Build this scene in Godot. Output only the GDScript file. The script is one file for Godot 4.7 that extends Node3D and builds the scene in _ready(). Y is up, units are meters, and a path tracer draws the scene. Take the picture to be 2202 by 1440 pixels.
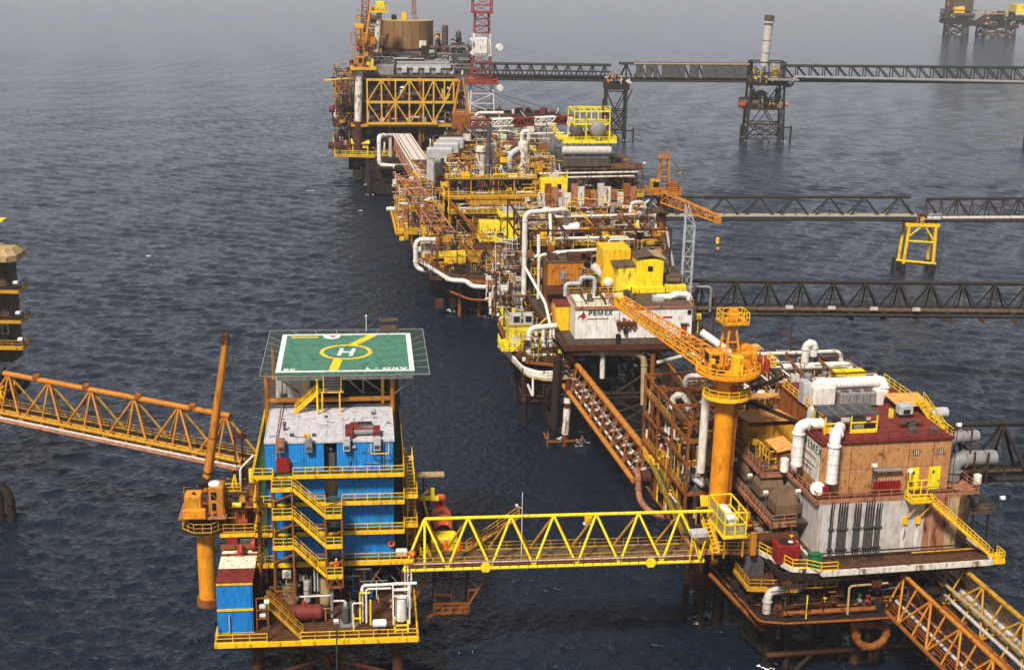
extends Node3D

var F := Transform3D()
var FY := 0.0
var base := {}
var taken := {}
var M := {}
var grime: Texture2D


class Geo:
	var v := PackedVector3Array()
	var n := PackedVector3Array()
	var i := PackedInt32Array()
	var c := PackedColorArray()

	func quad(a: Vector3, b: Vector3, d: Vector3, e: Vector3) -> void:
		var m := (b - a).cross(d - a)
		if m.length_squared() < 1e-12:
			m = (d - a).cross(e - a)
		m = m.normalized()
		var k := v.size()
		v.append_array([a, b, d, e])
		n.append_array([m, m, m, m])
		i.append_array([k, k + 2, k + 1, k, k + 3, k + 2])

	func tri(a: Vector3, b: Vector3, d: Vector3) -> void:
		var m := (b - a).cross(d - a).normalized()
		var k := v.size()
		v.append_array([a, b, d])
		n.append_array([m, m, m])
		i.append_array([k, k + 2, k + 1])

	func obox(o: Vector3, x: Vector3, y: Vector3, z: Vector3) -> Geo:  # centre and three half axes
		for s in [[x, y, z], [y, z, x], [z, x, y]]:
			var p: Vector3 = s[0]
			var q: Vector3 = s[1]
			var r: Vector3 = s[2]
			quad(o + p - q - r, o + p + q - r, o + p + q + r, o + p - q + r)
			quad(o - p - q - r, o - p - q + r, o - p + q + r, o - p + q - r)
		return self

	func box(x0: float, y0: float, z0: float, x1: float, y1: float, z1: float) -> Geo:
		return obox(Vector3(x0 + x1, y0 + y1, z0 + z1) / 2, Vector3(x1 - x0, 0, 0) / 2, Vector3(0, y1 - y0, 0) / 2, Vector3(0, 0, z1 - z0) / 2)

	func cbox(x0: float, y0: float, z0: float, x1: float, y1: float, z1: float, k := 0.12) -> Geo:  # a box with chamfered upright edges and top
		var lo := PackedVector2Array([Vector2(x0 + k, z1), Vector2(x1 - k, z1), Vector2(x1, z1 - k), Vector2(x1, z0 + k), Vector2(x1 - k, z0), Vector2(x0 + k, z0), Vector2(x0, z0 + k), Vector2(x0, z1 - k)])
		var mid := Vector2(x0 + x1, z0 + z1) / 2
		var f := Vector2(1.0 - 2 * k / maxf(x1 - x0, 0.01), 1.0 - 2 * k / maxf(z1 - z0, 0.01))
		for j in 8:
			var a := lo[j]
			var b := lo[(j + 1) % 8]
			quad(Vector3(a.x, y0, a.y), Vector3(b.x, y0, b.y), Vector3(b.x, y1 - k, b.y), Vector3(a.x, y1 - k, a.y))
			var a2 := mid + (a - mid) * f
			var b2 := mid + (b - mid) * f
			quad(Vector3(a.x, y1 - k, a.y), Vector3(b.x, y1 - k, b.y), Vector3(b2.x, y1, b2.y), Vector3(a2.x, y1, a2.y))
			tri(Vector3(mid.x, y1, mid.y), Vector3(a2.x, y1, a2.y), Vector3(b2.x, y1, b2.y))
			tri(Vector3(mid.x, y0, mid.y), Vector3(b.x, y0, b.y), Vector3(a.x, y0, a.y))
		return self

	func bar(a: Vector3, b: Vector3, w: float, h := -1.0) -> Geo:
		var d := b - a
		if d.length() < 1e-4:
			return self
		var u := d.normalized()
		var s := u.cross(Vector3.UP if absf(u.y) < 0.98 else Vector3.RIGHT).normalized()
		return obox((a + b) / 2, d / 2, s * w / 2, s.cross(u) * (h if h > 0 else w) / 2)

	func tube(a: Vector3, b: Vector3, r: float, seg := 8, r2 := -1.0, caps := true) -> Geo:
		if r2 < 0:
			r2 = r
		var u := (b - a).normalized()
		var s := u.cross(Vector3.UP if absf(u.y) < 0.98 else Vector3.RIGHT).normalized()
		var t := s.cross(u)
		var k := v.size()
		for j in seg + 1:
			var d := s * cos(TAU * j / seg) + t * sin(TAU * j / seg)
			v.append(a + d * r)
			v.append(b + d * r2)
			n.append(d)
			n.append(d)
		for j in seg:
			var q := k + j * 2
			i.append_array([q, q + 3, q + 1, q, q + 2, q + 3])
		if caps:
			for e in [[a, r, -u, 1], [b, r2, u, -1]]:
				if e[1] < 0.005:
					continue
				var k2 := v.size()
				v.append(e[0])
				n.append(e[2])
				for j in seg + 1:
					v.append(e[0] + (s * cos(TAU * j / seg) + t * sin(TAU * j / seg)) * e[1])
					n.append(e[2])
				for j in seg:
					if e[3] == 1:
						i.append_array([k2, k2 + 2 + j, k2 + 1 + j])
					else:
						i.append_array([k2, k2 + 1 + j, k2 + 2 + j])
		return self

	func path(pts: Array, r: float, seg := 8, bend := -1.0) -> Geo:
		if bend < 0:
			bend = r * 3.0
		var p: Array[Vector3] = [pts[0]]
		for j in range(1, pts.size() - 1):
			var q: Vector3 = pts[j]
			var da: Vector3 = pts[j - 1] - q
			var db: Vector3 = pts[j + 1] - q
			var k := minf(bend, minf(da.length(), db.length()) * 0.49)
			var a := q + da.normalized() * k
			var b := q + db.normalized() * k
			for m in 6:
				var t := m / 5.0
				p.append(a.lerp(q, t).lerp(q.lerp(b, t), t))
			if r >= 0.2 and seg > 7:
				tube(a, a + da.normalized() * 0.16, r * 1.22, seg)
				tube(b, b + db.normalized() * 0.16, r * 1.22, seg)
		p.append(pts[-1])
		var u0 := (p[1] - p[0]).normalized()
		var s := u0.cross(Vector3.UP if absf(u0.y) < 0.95 else Vector3.RIGHT).normalized()
		var k0 := v.size()
		for j in p.size():
			var u := (p[mini(j + 1, p.size() - 1)] - p[maxi(j - 1, 0)]).normalized()
			s = (s - u * s.dot(u)).normalized()
			var t := u.cross(s)
			for m in seg + 1:
				var d := s * cos(TAU * m / seg) + t * sin(TAU * m / seg)
				v.append(p[j] + d * r)
				n.append(d)
		for j in p.size() - 1:
			for m in seg:
				var q := k0 + j * (seg + 1) + m
				i.append_array([q, q + seg + 2, q + 1, q, q + seg + 1, q + seg + 2])
		for e in [0, p.size() - 1]:
			var u2 := (p[1] - p[0]).normalized() * -1.0 if e == 0 else (p[e] - p[e - 1]).normalized()
			var k2 := v.size()
			v.append(p[e])
			n.append(u2)
			for m in seg + 1:
				v.append(v[k0 + e * (seg + 1) + m])
				n.append(u2)
			for m in seg:
				i.append_array([k2, k2 + 1 + m, k2 + 2 + m] if e == 0 else [k2, k2 + 2 + m, k2 + 1 + m])
		return self

	func lathe(o: Vector3, prof: Array, seg := 16, axis := Vector3.UP) -> Geo:  # prof: [radius, height] from below
		var s := axis.cross(Vector3.RIGHT if absf(axis.x) < 0.9 else Vector3.UP).normalized()
		var t := s.cross(axis)
		for j in prof.size() - 1:
			var a: Vector2 = Vector2(prof[j][0], prof[j][1])
			var b: Vector2 = Vector2(prof[j + 1][0], prof[j + 1][1])
			var m := Vector2(b.y - a.y, a.x - b.x).normalized()
			var k := v.size()
			for q in seg + 1:
				var d := s * cos(TAU * q / seg) + t * sin(TAU * q / seg)
				v.append(o + d * a.x + axis * a.y)
				v.append(o + d * b.x + axis * b.y)
				var w := d * m.x + axis * m.y
				n.append(w)
				n.append(w)
			for q in seg:
				var z := k + q * 2
				i.append_array([z, z + 3, z + 1, z, z + 2, z + 3])
		return self

	func dome(o: Vector3, r: float, h: float, axis := Vector3.UP, seg := 14) -> Geo:
		var prof := []
		for j in 6:
			prof.append([r * cos(PI / 2 * j / 5.0), h * sin(PI / 2 * j / 5.0)])
		return lathe(o, prof, seg, axis)

	func vessel(a: Vector3, b: Vector3, r: float, seg := 16) -> Geo:  # a tank with domed ends
		var u := (b - a).normalized()
		tube(a, b, r, seg, r, false)
		dome(b, r, r * 0.5, u, seg)
		dome(a, r, r * 0.5, -u, seg)
		return self

	func ball(o: Vector3, r: float, seg := 16) -> Geo:
		var k := v.size()
		var rows := seg / 2
		for a in rows + 1:
			for b in seg + 1:
				var d := Vector3(sin(PI * a / rows) * cos(TAU * b / seg), cos(PI * a / rows), sin(PI * a / rows) * sin(TAU * b / seg))
				v.append(o + d * r)
				n.append(d)
		for a in rows:
			for b in seg:
				var q := k + a * (seg + 1) + b
				i.append_array([q, q + seg + 2, q + 1, q, q + seg + 1, q + seg + 2])
		return self

	func prism(poly: Array, y0: float, y1: float) -> Geo:  # [x, z] corners of a convex outline
		var p: Array[Vector2] = []
		var area := 0.0
		for q in poly:
			p.append(Vector2(q[0], q[1]))
		for j in p.size():
			area += p[j].cross(p[(j + 1) % p.size()])
		if area > 0:
			p.reverse()
		for j in p.size():
			var a := p[j]
			var b := p[(j + 1) % p.size()]
			quad(Vector3(a.x, y0, a.y), Vector3(b.x, y0, b.y), Vector3(b.x, y1, b.y), Vector3(a.x, y1, a.y))
		for j in range(1, p.size() - 1):
			tri(Vector3(p[0].x, y1, p[0].y), Vector3(p[j].x, y1, p[j].y), Vector3(p[j + 1].x, y1, p[j + 1].y))
			tri(Vector3(p[0].x, y0, p[0].y), Vector3(p[j + 1].x, y0, p[j + 1].y), Vector3(p[j].x, y0, p[j].y))
		return self

	func side(poly: Array, o: Vector3, x: Vector3, y: Vector3, deep: Vector3) -> Geo:  # an outline [x, y] (counterclockwise seen from +deep) drawn out along deep
		var p: Array[Vector3] = []
		for q in poly:
			p.append(o + x * q[0] + y * q[1])
		for j in p.size():
			var a := p[j]
			var b := p[(j + 1) % p.size()]
			quad(a, b, b + deep, a + deep)
		for j in range(1, p.size() - 1):
			tri(p[0], p[j + 1], p[j])
			tri(p[0] + deep, p[j] + deep, p[j + 1] + deep)
		return self

	func rail(pts: Array, h := 1.1, step := 1.7, w := 0.075, toe := true) -> Geo:
		for j in pts.size() - 1:
			var a: Vector3 = pts[j]
			var b: Vector3 = pts[j + 1]
			var up := Vector3(0, h, 0)
			bar(a + up, b + up, w)
			bar(a + up * 0.55, b + up * 0.55, w * 0.8)
			if toe:
				bar(a + Vector3(0, 0.1, 0), b + Vector3(0, 0.1, 0), w * 0.6, 0.16)
			var m := maxi(1, roundi(a.distance_to(b) / step))
			for q in m + (1 if j == pts.size() - 2 else 0):
				var o := a.lerp(b, float(q) / m)
				bar(o, o + up, w)
		return self

	func ribs(a: Vector3, b: Vector3, h: float, pitch := 0.5, deep := 0.07) -> Geo:  # a wall of folded sheet from a to b, its outside on the right hand walking a to b turned up
		var d := b - a
		var u := d.normalized()
		var o := Vector3.UP.cross(u) * -1.0
		o = u.cross(Vector3.UP)
		var m := maxi(1, roundi(d.length() / pitch))
		var w := d.length() / m
		var up := Vector3(0, h, 0)
		for j in m:
			var p := a + u * w * j
			var q := [p, p + u * w * 0.4, p + u * w * 0.5 + o * deep, p + u * w * 0.9 + o * deep, p + u * w]
			for k in 4:
				quad(q[k], q[k + 1], q[k + 1] + up, q[k] + up)
		obox((a + b) / 2 + up / 2 - o * 0.1, d / 2, up / 2, o * 0.09)
		return self

	func mesh(shift := Vector3.ZERO) -> ArrayMesh:
		if shift != Vector3.ZERO:
			for k in v.size():
				v[k] -= shift
		var arr := []
		arr.resize(Mesh.ARRAY_MAX)
		arr[Mesh.ARRAY_VERTEX] = v
		arr[Mesh.ARRAY_NORMAL] = n
		arr[Mesh.ARRAY_INDEX] = i
		if c.size() == v.size():
			arr[Mesh.ARRAY_COLOR] = c
		var m := ArrayMesh.new()
		m.add_surface_from_arrays(Mesh.PRIMITIVE_TRIANGLES, arr)
		return m


func g() -> Geo:
	return Geo.new()


func P(x: float, y: float, z: float) -> Vector3:
	return Vector3(x, y, z)


func frame(ox: float, oz: float, deg: float) -> void:
	FY = deg_to_rad(deg)
	F = Transform3D(Basis(Vector3.UP, FY), Vector3(ox, 0, oz))


func numbered(called: String) -> String:
	var k: int = taken.get(called, 0)
	taken[called] = k + 1
	return called if k == 0 else "%s_%03d" % [called, k]


func tag(o: Node3D, label: String, category: String, group := "", kind := "") -> void:
	o.set_meta("label", label)
	o.set_meta("category", category)
	if group:
		o.set_meta("group", group)
	if kind:
		o.set_meta("kind", kind)


func thing(called: String, label: String, category: String, at: Vector3, group := "") -> Node3D:
	# a thing whose shapes are written in the frame of its platform
	var o := Node3D.new()
	o.name = numbered(called)
	add_child(o)
	o.position = F * at
	o.rotation.y = FY
	base[o] = at
	tag(o, label, category, group)
	return o


func local(called: String, label: String, category: String, at: Vector3, turn := 0.0, group := "") -> Node3D:
	# a thing whose shapes are written about its own base
	var o := thing(called, label, category, at, group)
	o.rotation.y = FY + deg_to_rad(turn)
	base[o] = Vector3.ZERO
	return o


func obj(called: String, s: Geo, m: String, parent: Node3D) -> MeshInstance3D:
	var o := MeshInstance3D.new()
	o.name = called
	o.mesh = s.mesh(base[parent])
	o.material_override = M[m]
	parent.add_child(o, true)
	base[o] = base[parent]
	return o


func single(called: String, label: String, category: String, at: Vector3, s: Geo, m: String, group := "", kind := "") -> MeshInstance3D:
	var o := MeshInstance3D.new()
	o.name = numbered(called)
	o.mesh = s.mesh(at)
	o.material_override = M[m]
	add_child(o)
	o.position = F * at
	o.rotation.y = FY
	tag(o, label, category, group, kind)
	return o


func copy(o: Node3D, at: Vector3, label: String, turn := 0.0) -> Node3D:
	var r: Node3D = o.duplicate()
	r.name = numbered(String(o.name).rstrip("0123456789").rstrip("_"))
	add_child(r)
	r.position = F * at
	r.rotation.y = FY + deg_to_rad(turn)
	r.set_meta("label", label)
	return r


func noise_image(sz: int, seed_: int, freq: float, ramp: Gradient, oct := 5) -> NoiseTexture2D:
	var f := FastNoiseLite.new()
	f.seed = seed_
	f.noise_type = FastNoiseLite.TYPE_SIMPLEX_SMOOTH
	f.frequency = freq
	f.fractal_octaves = oct
	f.fractal_gain = 0.5
	var t := NoiseTexture2D.new()
	t.width = sz
	t.height = sz
	t.seamless = true
	t.noise = f
	if ramp:
		t.color_ramp = ramp
	return t


func ramp(stops: Array) -> Gradient:
	var q := Gradient.new()
	var o := PackedFloat32Array()
	var k := PackedColorArray()
	for s in stops:
		o.append(s[0])
		k.append(s[1])
	q.offsets = o
	q.colors = k
	return q


var seeds := 10
var feet := []
func paint(called: String, col: Color, rust := 0.3, rough := 0.62, scale := Vector3(0.13, 0.035, 0.13), rusty := Color(0.33, 0.15, 0.06), metal := 0.0) -> StandardMaterial3D:
	seeds += 7
	var m := StandardMaterial3D.new()
	m.resource_name = called
	var t := 0.1 + rust * 0.4
	var mild := clampf((rust - 0.2) / 0.35, 0.0, 1.0)
	var worn := rusty.lerp(col, 0.5 * (1.0 - mild) + 0.12)
	m.albedo_texture = noise_image(512, seeds, 0.013, ramp([[0.0, worn.darkened(0.4)], [t * 0.72, worn], [t * 0.9, worn.lerp(col, 0.5)], [t, col.darkened(0.1)], [t + 0.16, col], [minf(t + 0.42, 0.97), col.lightened(0.06)], [1.0, col.lerp(rusty, 0.2)]]))
	m.uv1_triplanar = true
	m.uv1_world_triplanar = true
	m.uv1_scale = scale
	m.roughness = rough
	m.metallic = metal
	m.metallic_specular = 0.4
	m.detail_enabled = true
	m.detail_albedo = grime
	m.detail_blend_mode = BaseMaterial3D.BLEND_MODE_MUL
	m.detail_uv_layer = BaseMaterial3D.DETAIL_UV_2
	m.uv2_triplanar = true
	m.uv2_world_triplanar = true
	m.uv2_scale = Vector3(0.16, 0.05, 0.16)
	M[called] = m
	return m


func plain(called: String, col: Color, rough := 0.6) -> StandardMaterial3D:
	var m := StandardMaterial3D.new()
	m.resource_name = called
	m.albedo_color = col
	m.roughness = rough
	M[called] = m
	return m


func materials() -> void:
	grime = noise_image(512, 3, 0.012, ramp([[0.0, Color(0.78, 0.74, 0.7)], [0.3, Color(0.92, 0.905, 0.89)], [0.6, Color(0.99, 0.99, 0.985)], [1.0, Color.WHITE]]))
	paint("yellow", Color(0.92, 0.72, 0.045), 0.22)
	paint("bright_yellow", Color(0.95, 0.82, 0.05), 0.1)
	paint("pale_yellow", Color(0.86, 0.78, 0.16), 0.4)
	paint("lemon", Color(0.9, 0.83, 0.07), 0.3)
	paint("ochre", Color(0.72, 0.53, 0.09), 0.4)
	paint("crane_orange", Color(0.86, 0.54, 0.04), 0.26)
	paint("bridge_orange", Color(0.72, 0.45, 0.11), 0.42)
	paint("rust", Color(0.28, 0.14, 0.06), 0.6, 0.8)
	paint("rust_orange", Color(0.52, 0.29, 0.07), 0.5, 0.75)
	paint("rust_dark", Color(0.13, 0.08, 0.045), 0.6, 0.8, Vector3(0.11, 0.045, 0.11), Color(0.2, 0.09, 0.04))
	paint("rust_pink", Color(0.62, 0.41, 0.3), 0.62, 0.75)
	paint("blue", Color(0.08, 0.5, 0.81), 0.05, 0.5, Vector3(0.13, 0.035, 0.13), Color(0.05, 0.33, 0.56))
	paint("white", Color(0.84, 0.83, 0.81), 0.12, 0.5)
	paint("white_rusty", Color(0.82, 0.8, 0.76), 0.62, 0.6)
	paint("white_clean", Color(0.88, 0.88, 0.87), 0.14, 0.45, Vector3(0.16, 0.06, 0.16), Color(0.62, 0.55, 0.47))
	paint("truss_yellow", Color(0.82, 0.64, 0.15), 0.3)
	paint("roof_white", Color(0.74, 0.74, 0.78), 0.05, 0.6, Vector3(0.09, 0.09, 0.09), Color(0.5, 0.45, 0.42))
	paint("roof_stained", Color(0.9, 0.88, 0.8), 0.55, 0.6, Vector3(0.2, 0.2, 0.2), Color(0.75, 0.6, 0.2))
	paint("red_roof", Color(0.43, 0.13, 0.11), 0.2, 0.7, Vector3(0.09, 0.09, 0.09), Color(0.28, 0.1, 0.07))
	paint("red_brown", Color(0.42, 0.13, 0.1), 0.2, 0.65)
	paint("red", Color(0.5, 0.085, 0.08), 0.2, 0.5)
	paint("signal_red", Color(0.6, 0.19, 0.12), 0.35, 0.6)
	paint("tower_red", Color(0.56, 0.2, 0.14), 0.3)
	paint("lifeboat_orange", Color(0.88, 0.36, 0.16), 0.15, 0.45)
	paint("coverall", Color(0.95, 0.42, 0.03), 0.05, 0.9)
	paint("tan", Color(0.69, 0.49, 0.3), 0.34, 0.7, Vector3(0.12, 0.09, 0.12))
	paint("tan_light", Color(0.84, 0.6, 0.3), 0.2, 0.65)
	paint("beige", Color(0.66, 0.57, 0.4), 0.4, 0.7)
	paint("wall_grey", Color(0.72, 0.7, 0.69), 0.16, 0.6)
	paint("steel", Color(0.5, 0.5, 0.5), 0.18, 0.45, Vector3(0.11, 0.045, 0.11), Color(0.4, 0.32, 0.25))
	paint("steel_light", Color(0.68, 0.69, 0.7), 0.15, 0.4, Vector3(0.11, 0.045, 0.11), Color(0.45, 0.4, 0.35))
	paint("steel_dark", Color(0.28, 0.28, 0.28), 0.35, 0.55, Vector3(0.11, 0.045, 0.11), Color(0.22, 0.16, 0.11))
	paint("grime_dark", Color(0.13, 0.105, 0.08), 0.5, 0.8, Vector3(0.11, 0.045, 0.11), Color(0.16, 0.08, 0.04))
	paint("marine_growth", Color(0.06, 0.06, 0.045), 0.4, 0.5, Vector3(0.3, 0.3, 0.3), Color(0.1, 0.07, 0.04))
	paint("brown_grey", Color(0.33, 0.27, 0.2), 0.5, 0.75, Vector3(0.11, 0.06, 0.11), Color(0.27, 0.14, 0.06))
	paint("black_brown", Color(0.14, 0.125, 0.1), 0.4, 0.7, Vector3(0.11, 0.06, 0.11), Color(0.2, 0.11, 0.05))
	paint("deck_brown", Color(0.3, 0.18, 0.09), 0.5, 0.8, Vector3(0.1, 0.1, 0.1))
	paint("deck_grey", Color(0.27, 0.23, 0.19), 0.5, 0.8, Vector3(0.1, 0.1, 0.1), Color(0.3, 0.16, 0.08))
	paint("grating_green", Color(0.15, 0.26, 0.14), 0.4, 0.75, Vector3(0.15, 0.15, 0.15), Color(0.2, 0.2, 0.07))
	paint("helideck_green", Color(0.25, 0.46, 0.37), 0.04, 0.65, Vector3(0.05, 0.05, 0.05), Color(0.36, 0.46, 0.38))
	paint("marking_white", Color(0.92, 0.92, 0.92), 0.05, 0.6)
	paint("marking_yellow", Color(0.95, 0.78, 0.1), 0.05, 0.6)
	paint("hood_brown", Color(0.4, 0.32, 0.23), 0.2, 0.7)
	paint("tank_ochre", Color(0.52, 0.38, 0.21), 0.45, 0.6, Vector3(0.16, 0.02, 0.16), Color(0.35, 0.3, 0.24))
	paint("green", Color(0.07, 0.4, 0.22), 0.15, 0.55)
	plain("black", Color(0.02, 0.02, 0.022), 0.8)
	plain("opening", Color(0.03, 0.025, 0.02), 0.9)
	plain("lettering_green", Color(0.1, 0.28, 0.2), 0.7)
	plain("lettering_red", Color(0.6, 0.07, 0.1), 0.7)
	plain("foam", Color(0.85, 0.87, 0.9), 0.9)
	var pane := plain("glass", Color(0.05, 0.07, 0.08), 0.08)
	pane.metallic_specular = 0.6
	var net := plain("net", Color(0.16, 0.25, 0.22, 0.55), 0.9)
	net.transparency = BaseMaterial3D.TRANSPARENCY_ALPHA
	var mesh_panel := plain("mesh_panel", Color(0.62, 0.6, 0.4, 0.45), 0.9)
	mesh_panel.transparency = BaseMaterial3D.TRANSPARENCY_ALPHA
	var cloth := plain("clothes", Color.WHITE, 0.9)
	cloth.vertex_color_use_as_albedo = true
	var sea := StandardMaterial3D.new()
	sea.albedo_color = Color(0.004, 0.009, 0.018).linear_to_srgb()
	sea.roughness = 0.1
	sea.metallic_specular = 0.36
	sea.normal_enabled = true
	sea.normal_scale = 1.0
	var rip := noise_image(1024, 99, 0.018, null, 5)
	rip.as_normal_map = true
	rip.bump_strength = 12.0
	rip.noise.fractal_gain = 0.6
	sea.normal_texture = rip
	M["sea"] = sea


func _ready() -> void:
	var cam := Camera3D.new()
	cam.name = "camera"
	add_child(cam)
	cam.position = Vector3(0, 93, 0)
	cam.rotation = Vector3(deg_to_rad(-15.819), 0, deg_to_rad(1.0))
	cam.fov = 26.99
	cam.near = 0.5
	cam.far = 40000
	cam.current = true
	var env := Environment.new()
	env.background_mode = Environment.BG_SKY
	var sm := ProceduralSkyMaterial.new()
	sm.sky_top_color = Color(0.36, 0.4, 0.47)
	sm.sky_horizon_color = Color(0.92, 0.93, 0.96)
	sm.sky_curve = 0.145
	sm.ground_bottom_color = Color(0.2, 0.22, 0.26)
	sm.ground_horizon_color = Color(0.66, 0.68, 0.72)
	sm.sun_angle_max = 1.0
	env.sky = Sky.new()
	env.sky.sky_material = sm
	env.background_energy_multiplier = 1.0
	env.tonemap_mode = Environment.TONE_MAPPER_LINEAR
	env.tonemap_exposure = 1.35
	env.fog_enabled = true
	env.fog_density = 0.00009
	env.fog_light_color = Color(0.86, 0.87, 0.9)
	env.sdfgi_enabled = true
	env.ssao_enabled = true
	env.ssil_enabled = true
	var we := WorldEnvironment.new()
	we.name = "environment"
	we.environment = env
	add_child(we)
	var sun := DirectionalLight3D.new()
	sun.name = "sun"
	sun.light_energy = 1.5
	sun.light_angular_distance = 9.0
	sun.light_color = Color(1.0, 0.96, 0.9)
	sun.shadow_enabled = true
	sun.rotation_degrees = Vector3(-50, -24, 0)
	add_child(sun)
	materials()
	sea()
	build_all()


func sea() -> void:
	# one sheet of water from below the helicopter to the horizon, with real waves where the picture can show them
	var rng := RandomNumberGenerator.new()
	rng.seed = 4
	var waves := []
	for k in 26:
		var l := 1.25 * pow(1.083, k)  # wave length in metres
		var a := deg_to_rad(78.0 + rng.randf_range(-75, 75))
		waves.append([cos(a) * TAU / l, sin(a) * TAU / l, rng.randf() * TAU, 0.0195 * pow(l, 0.5), l])
	var swell := FastNoiseLite.new()
	swell.frequency = 0.012
	swell.seed = 8
	var az := PackedFloat32Array()
	var fine := deg_to_rad(27.0)
	for k in 12:
		az.append(lerpf(-PI, -fine, k / 12.0))
	for k in 430:
		az.append(lerpf(-fine, fine, k / 430.0))
	for k in 13:
		az.append(lerpf(fine, PI, k / 12.0))
	var rad := PackedFloat32Array([4.0, 40.0, 80.0, 104.0])
	var r := 120.0
	while r < 2800.0:
		rad.append(r)
		r *= 1.0026 if r < 600 else 1.0042
	while r < 26000.0:
		rad.append(r)
		r *= 1.09
	var v := PackedVector3Array()
	var nn := PackedVector3Array()
	var uv := PackedVector2Array()
	var ii := PackedInt32Array()
	var cols := az.size()
	v.resize(cols * rad.size())
	nn.resize(v.size())
	uv.resize(v.size())
	var at := 0
	for q in rad.size():
		var d := rad[q]
		var cell := d * 0.0027
		var use := []
		for w in waves:
			var fade: float = clampf((w[4] / cell - 2.0) / 1.6, 0.0, 1.0) * clampf((2700.0 - d) / 900.0, 0.0, 1.0)
			if fade > 0.0:
				use.append([w[0], w[1], w[2], w[3] * fade])
		for k in cols:
			var x := d * sin(az[k])
			var z := -d * cos(az[k])
			var h := 0.0
			var hx := 0.0
			var hz := 0.0
			if d > 110.0 and d < 2700.0 and absf(az[k]) < fine:
				var gust := 0.86 + 0.5 * swell.get_noise_2d(x * 0.22 + z * 0.06, z * 0.5) + 0.2 * swell.get_noise_2d(x * 1.4, z * 2.0)
				for w in use:
					var ph: float = w[0] * x + w[1] * z + w[2]
					var s := sin(ph)
					var c: float = cos(ph) * w[3] * (1.0 + 0.4 * s)
					h += w[3] * (s - 0.1 * cos(2.0 * ph))
					hx += c * w[0]
					hz += c * w[1]
				h *= gust
				hx *= gust
				hz *= gust
			v[at] = Vector3(x, h, z)
			nn[at] = Vector3(-hx, 1, -hz).normalized()
			uv[at] = Vector2(x, z) / 34.0
			at += 1
	for q in rad.size() - 1:
		for k in cols - 1:
			var o := q * cols + k
			ii.append_array([o, o + cols, o + 1, o + 1, o + cols, o + cols + 1])
	var arr := []
	arr.resize(Mesh.ARRAY_MAX)
	arr[Mesh.ARRAY_VERTEX] = v
	arr[Mesh.ARRAY_NORMAL] = nn
	arr[Mesh.ARRAY_TEX_UV] = uv
	arr[Mesh.ARRAY_INDEX] = ii
	var m := ArrayMesh.new()
	m.add_surface_from_arrays(Mesh.PRIMITIVE_TRIANGLES, arr)
	var o := MeshInstance3D.new()
	o.name = "sea"
	o.mesh = m
	o.material_override = M["sea"]
	o.set_meta("kind", "structure")
	o.set_meta("label", "dark choppy open sea under an overcast sky")
	add_child(o)


# ---- builders shared by all platforms -------------------------------------------------

func jacket(t: Node3D, tops: Array, y1: float, m: String, r := 0.75, levels := [0.5], batter := 0.09, y0 := -5.0, rb := 0.32) -> void:
	var mid := Vector2.ZERO
	for q in tops:
		mid += Vector2(q[0], q[1]) / tops.size()
	var foot := []
	for q in tops:
		var d := Vector2(q[0], q[1]) - mid
		var e := d + Vector2(signf(d.x), signf(d.y)) * batter * (y1 - y0) * 0.7
		foot.append(Vector3(mid.x + e.x, y0, mid.y + e.y))
		obj("leg", g().tube(P(q[0], y1, q[1]), foot[-1], r, 12), m, t)
		var wet := (y1 - 2.6) / (y1 - y0)
		obj("splash_zone", g().tube(P(q[0], y1, q[1]).lerp(foot[-1], wet), foot[-1], r * 1.07, 12), "marine_growth", t)
		feet.append([F * P(q[0], y1, q[1]).lerp(foot[-1], y1 / (y1 - y0)), r])
	var hs := [y1 - 0.8]
	for k in levels:
		hs.append(lerpf(y0, y1, k))
	hs.append(y0)
	for j in tops.size():
		var a0 := P(tops[j][0], y1, tops[j][1])
		var b0 := P(tops[(j + 1) % tops.size()][0], y1, tops[(j + 1) % tops.size()][1])
		var a1: Vector3 = foot[j]
		var b1: Vector3 = foot[(j + 1) % tops.size()]
		for k in hs.size() - 1:
			var f0: float = (y1 - hs[k]) / (y1 - y0)
			var f1: float = (y1 - hs[k + 1]) / (y1 - y0)
			obj("brace", g().tube(a0.lerp(a1, f0), b0.lerp(b1, f1), rb, 7), m, t)
			obj("brace", g().tube(b0.lerp(b1, f0), a0.lerp(a1, f1), rb, 7), m, t)
			obj("brace", g().tube(a0.lerp(a1, f0), b0.lerp(b1, f0), rb, 7), m, t)


func deck(t: Node3D, called: String, outline: Array, y: float, thick: float, top: String, edge: String, fascia := 0.55) -> MeshInstance3D:
	# a deck plate with a deep edge beam round it and joists below
	var o := obj(called, g().prism(outline, y - 0.12, y), top, t)
	var e := g()
	var x0 := 1e9
	var x1 := -1e9
	for j in outline.size():
		var a := P(outline[j][0], y - fascia / 2 + 0.03, outline[j][1])
		var b := P(outline[(j + 1) % outline.size()][0], y - fascia / 2 + 0.03, outline[(j + 1) % outline.size()][1])
		e.bar(a, b, 0.28, fascia)
		x0 = minf(x0, a.x)
		x1 = maxf(x1, a.x)
	obj("edge_beam", e, edge, o)
	return o


func joists(t: Node3D, x0: float, z0: float, x1: float, z1: float, y: float, m: String, step := 3.0, deep := 0.9) -> void:
	var s := g()
	var k := x0 + 0.6
	while k < x1:
		s.bar(P(k, y, z0 + 0.3), P(k, y, z1 - 0.3), 0.3, deep)
		k += step
	obj("joists", s, m, t).set_meta("kind", "stuff")
	for z in [z0 + 1.0, (z0 + z1) / 2, z1 - 1.0]:
		obj("girder", g().bar(P(x0 + 0.3, y - 0.25, z), P(x1 - 0.3, y - 0.25, z), 0.45, deep * 1.25), m, t)


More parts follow.
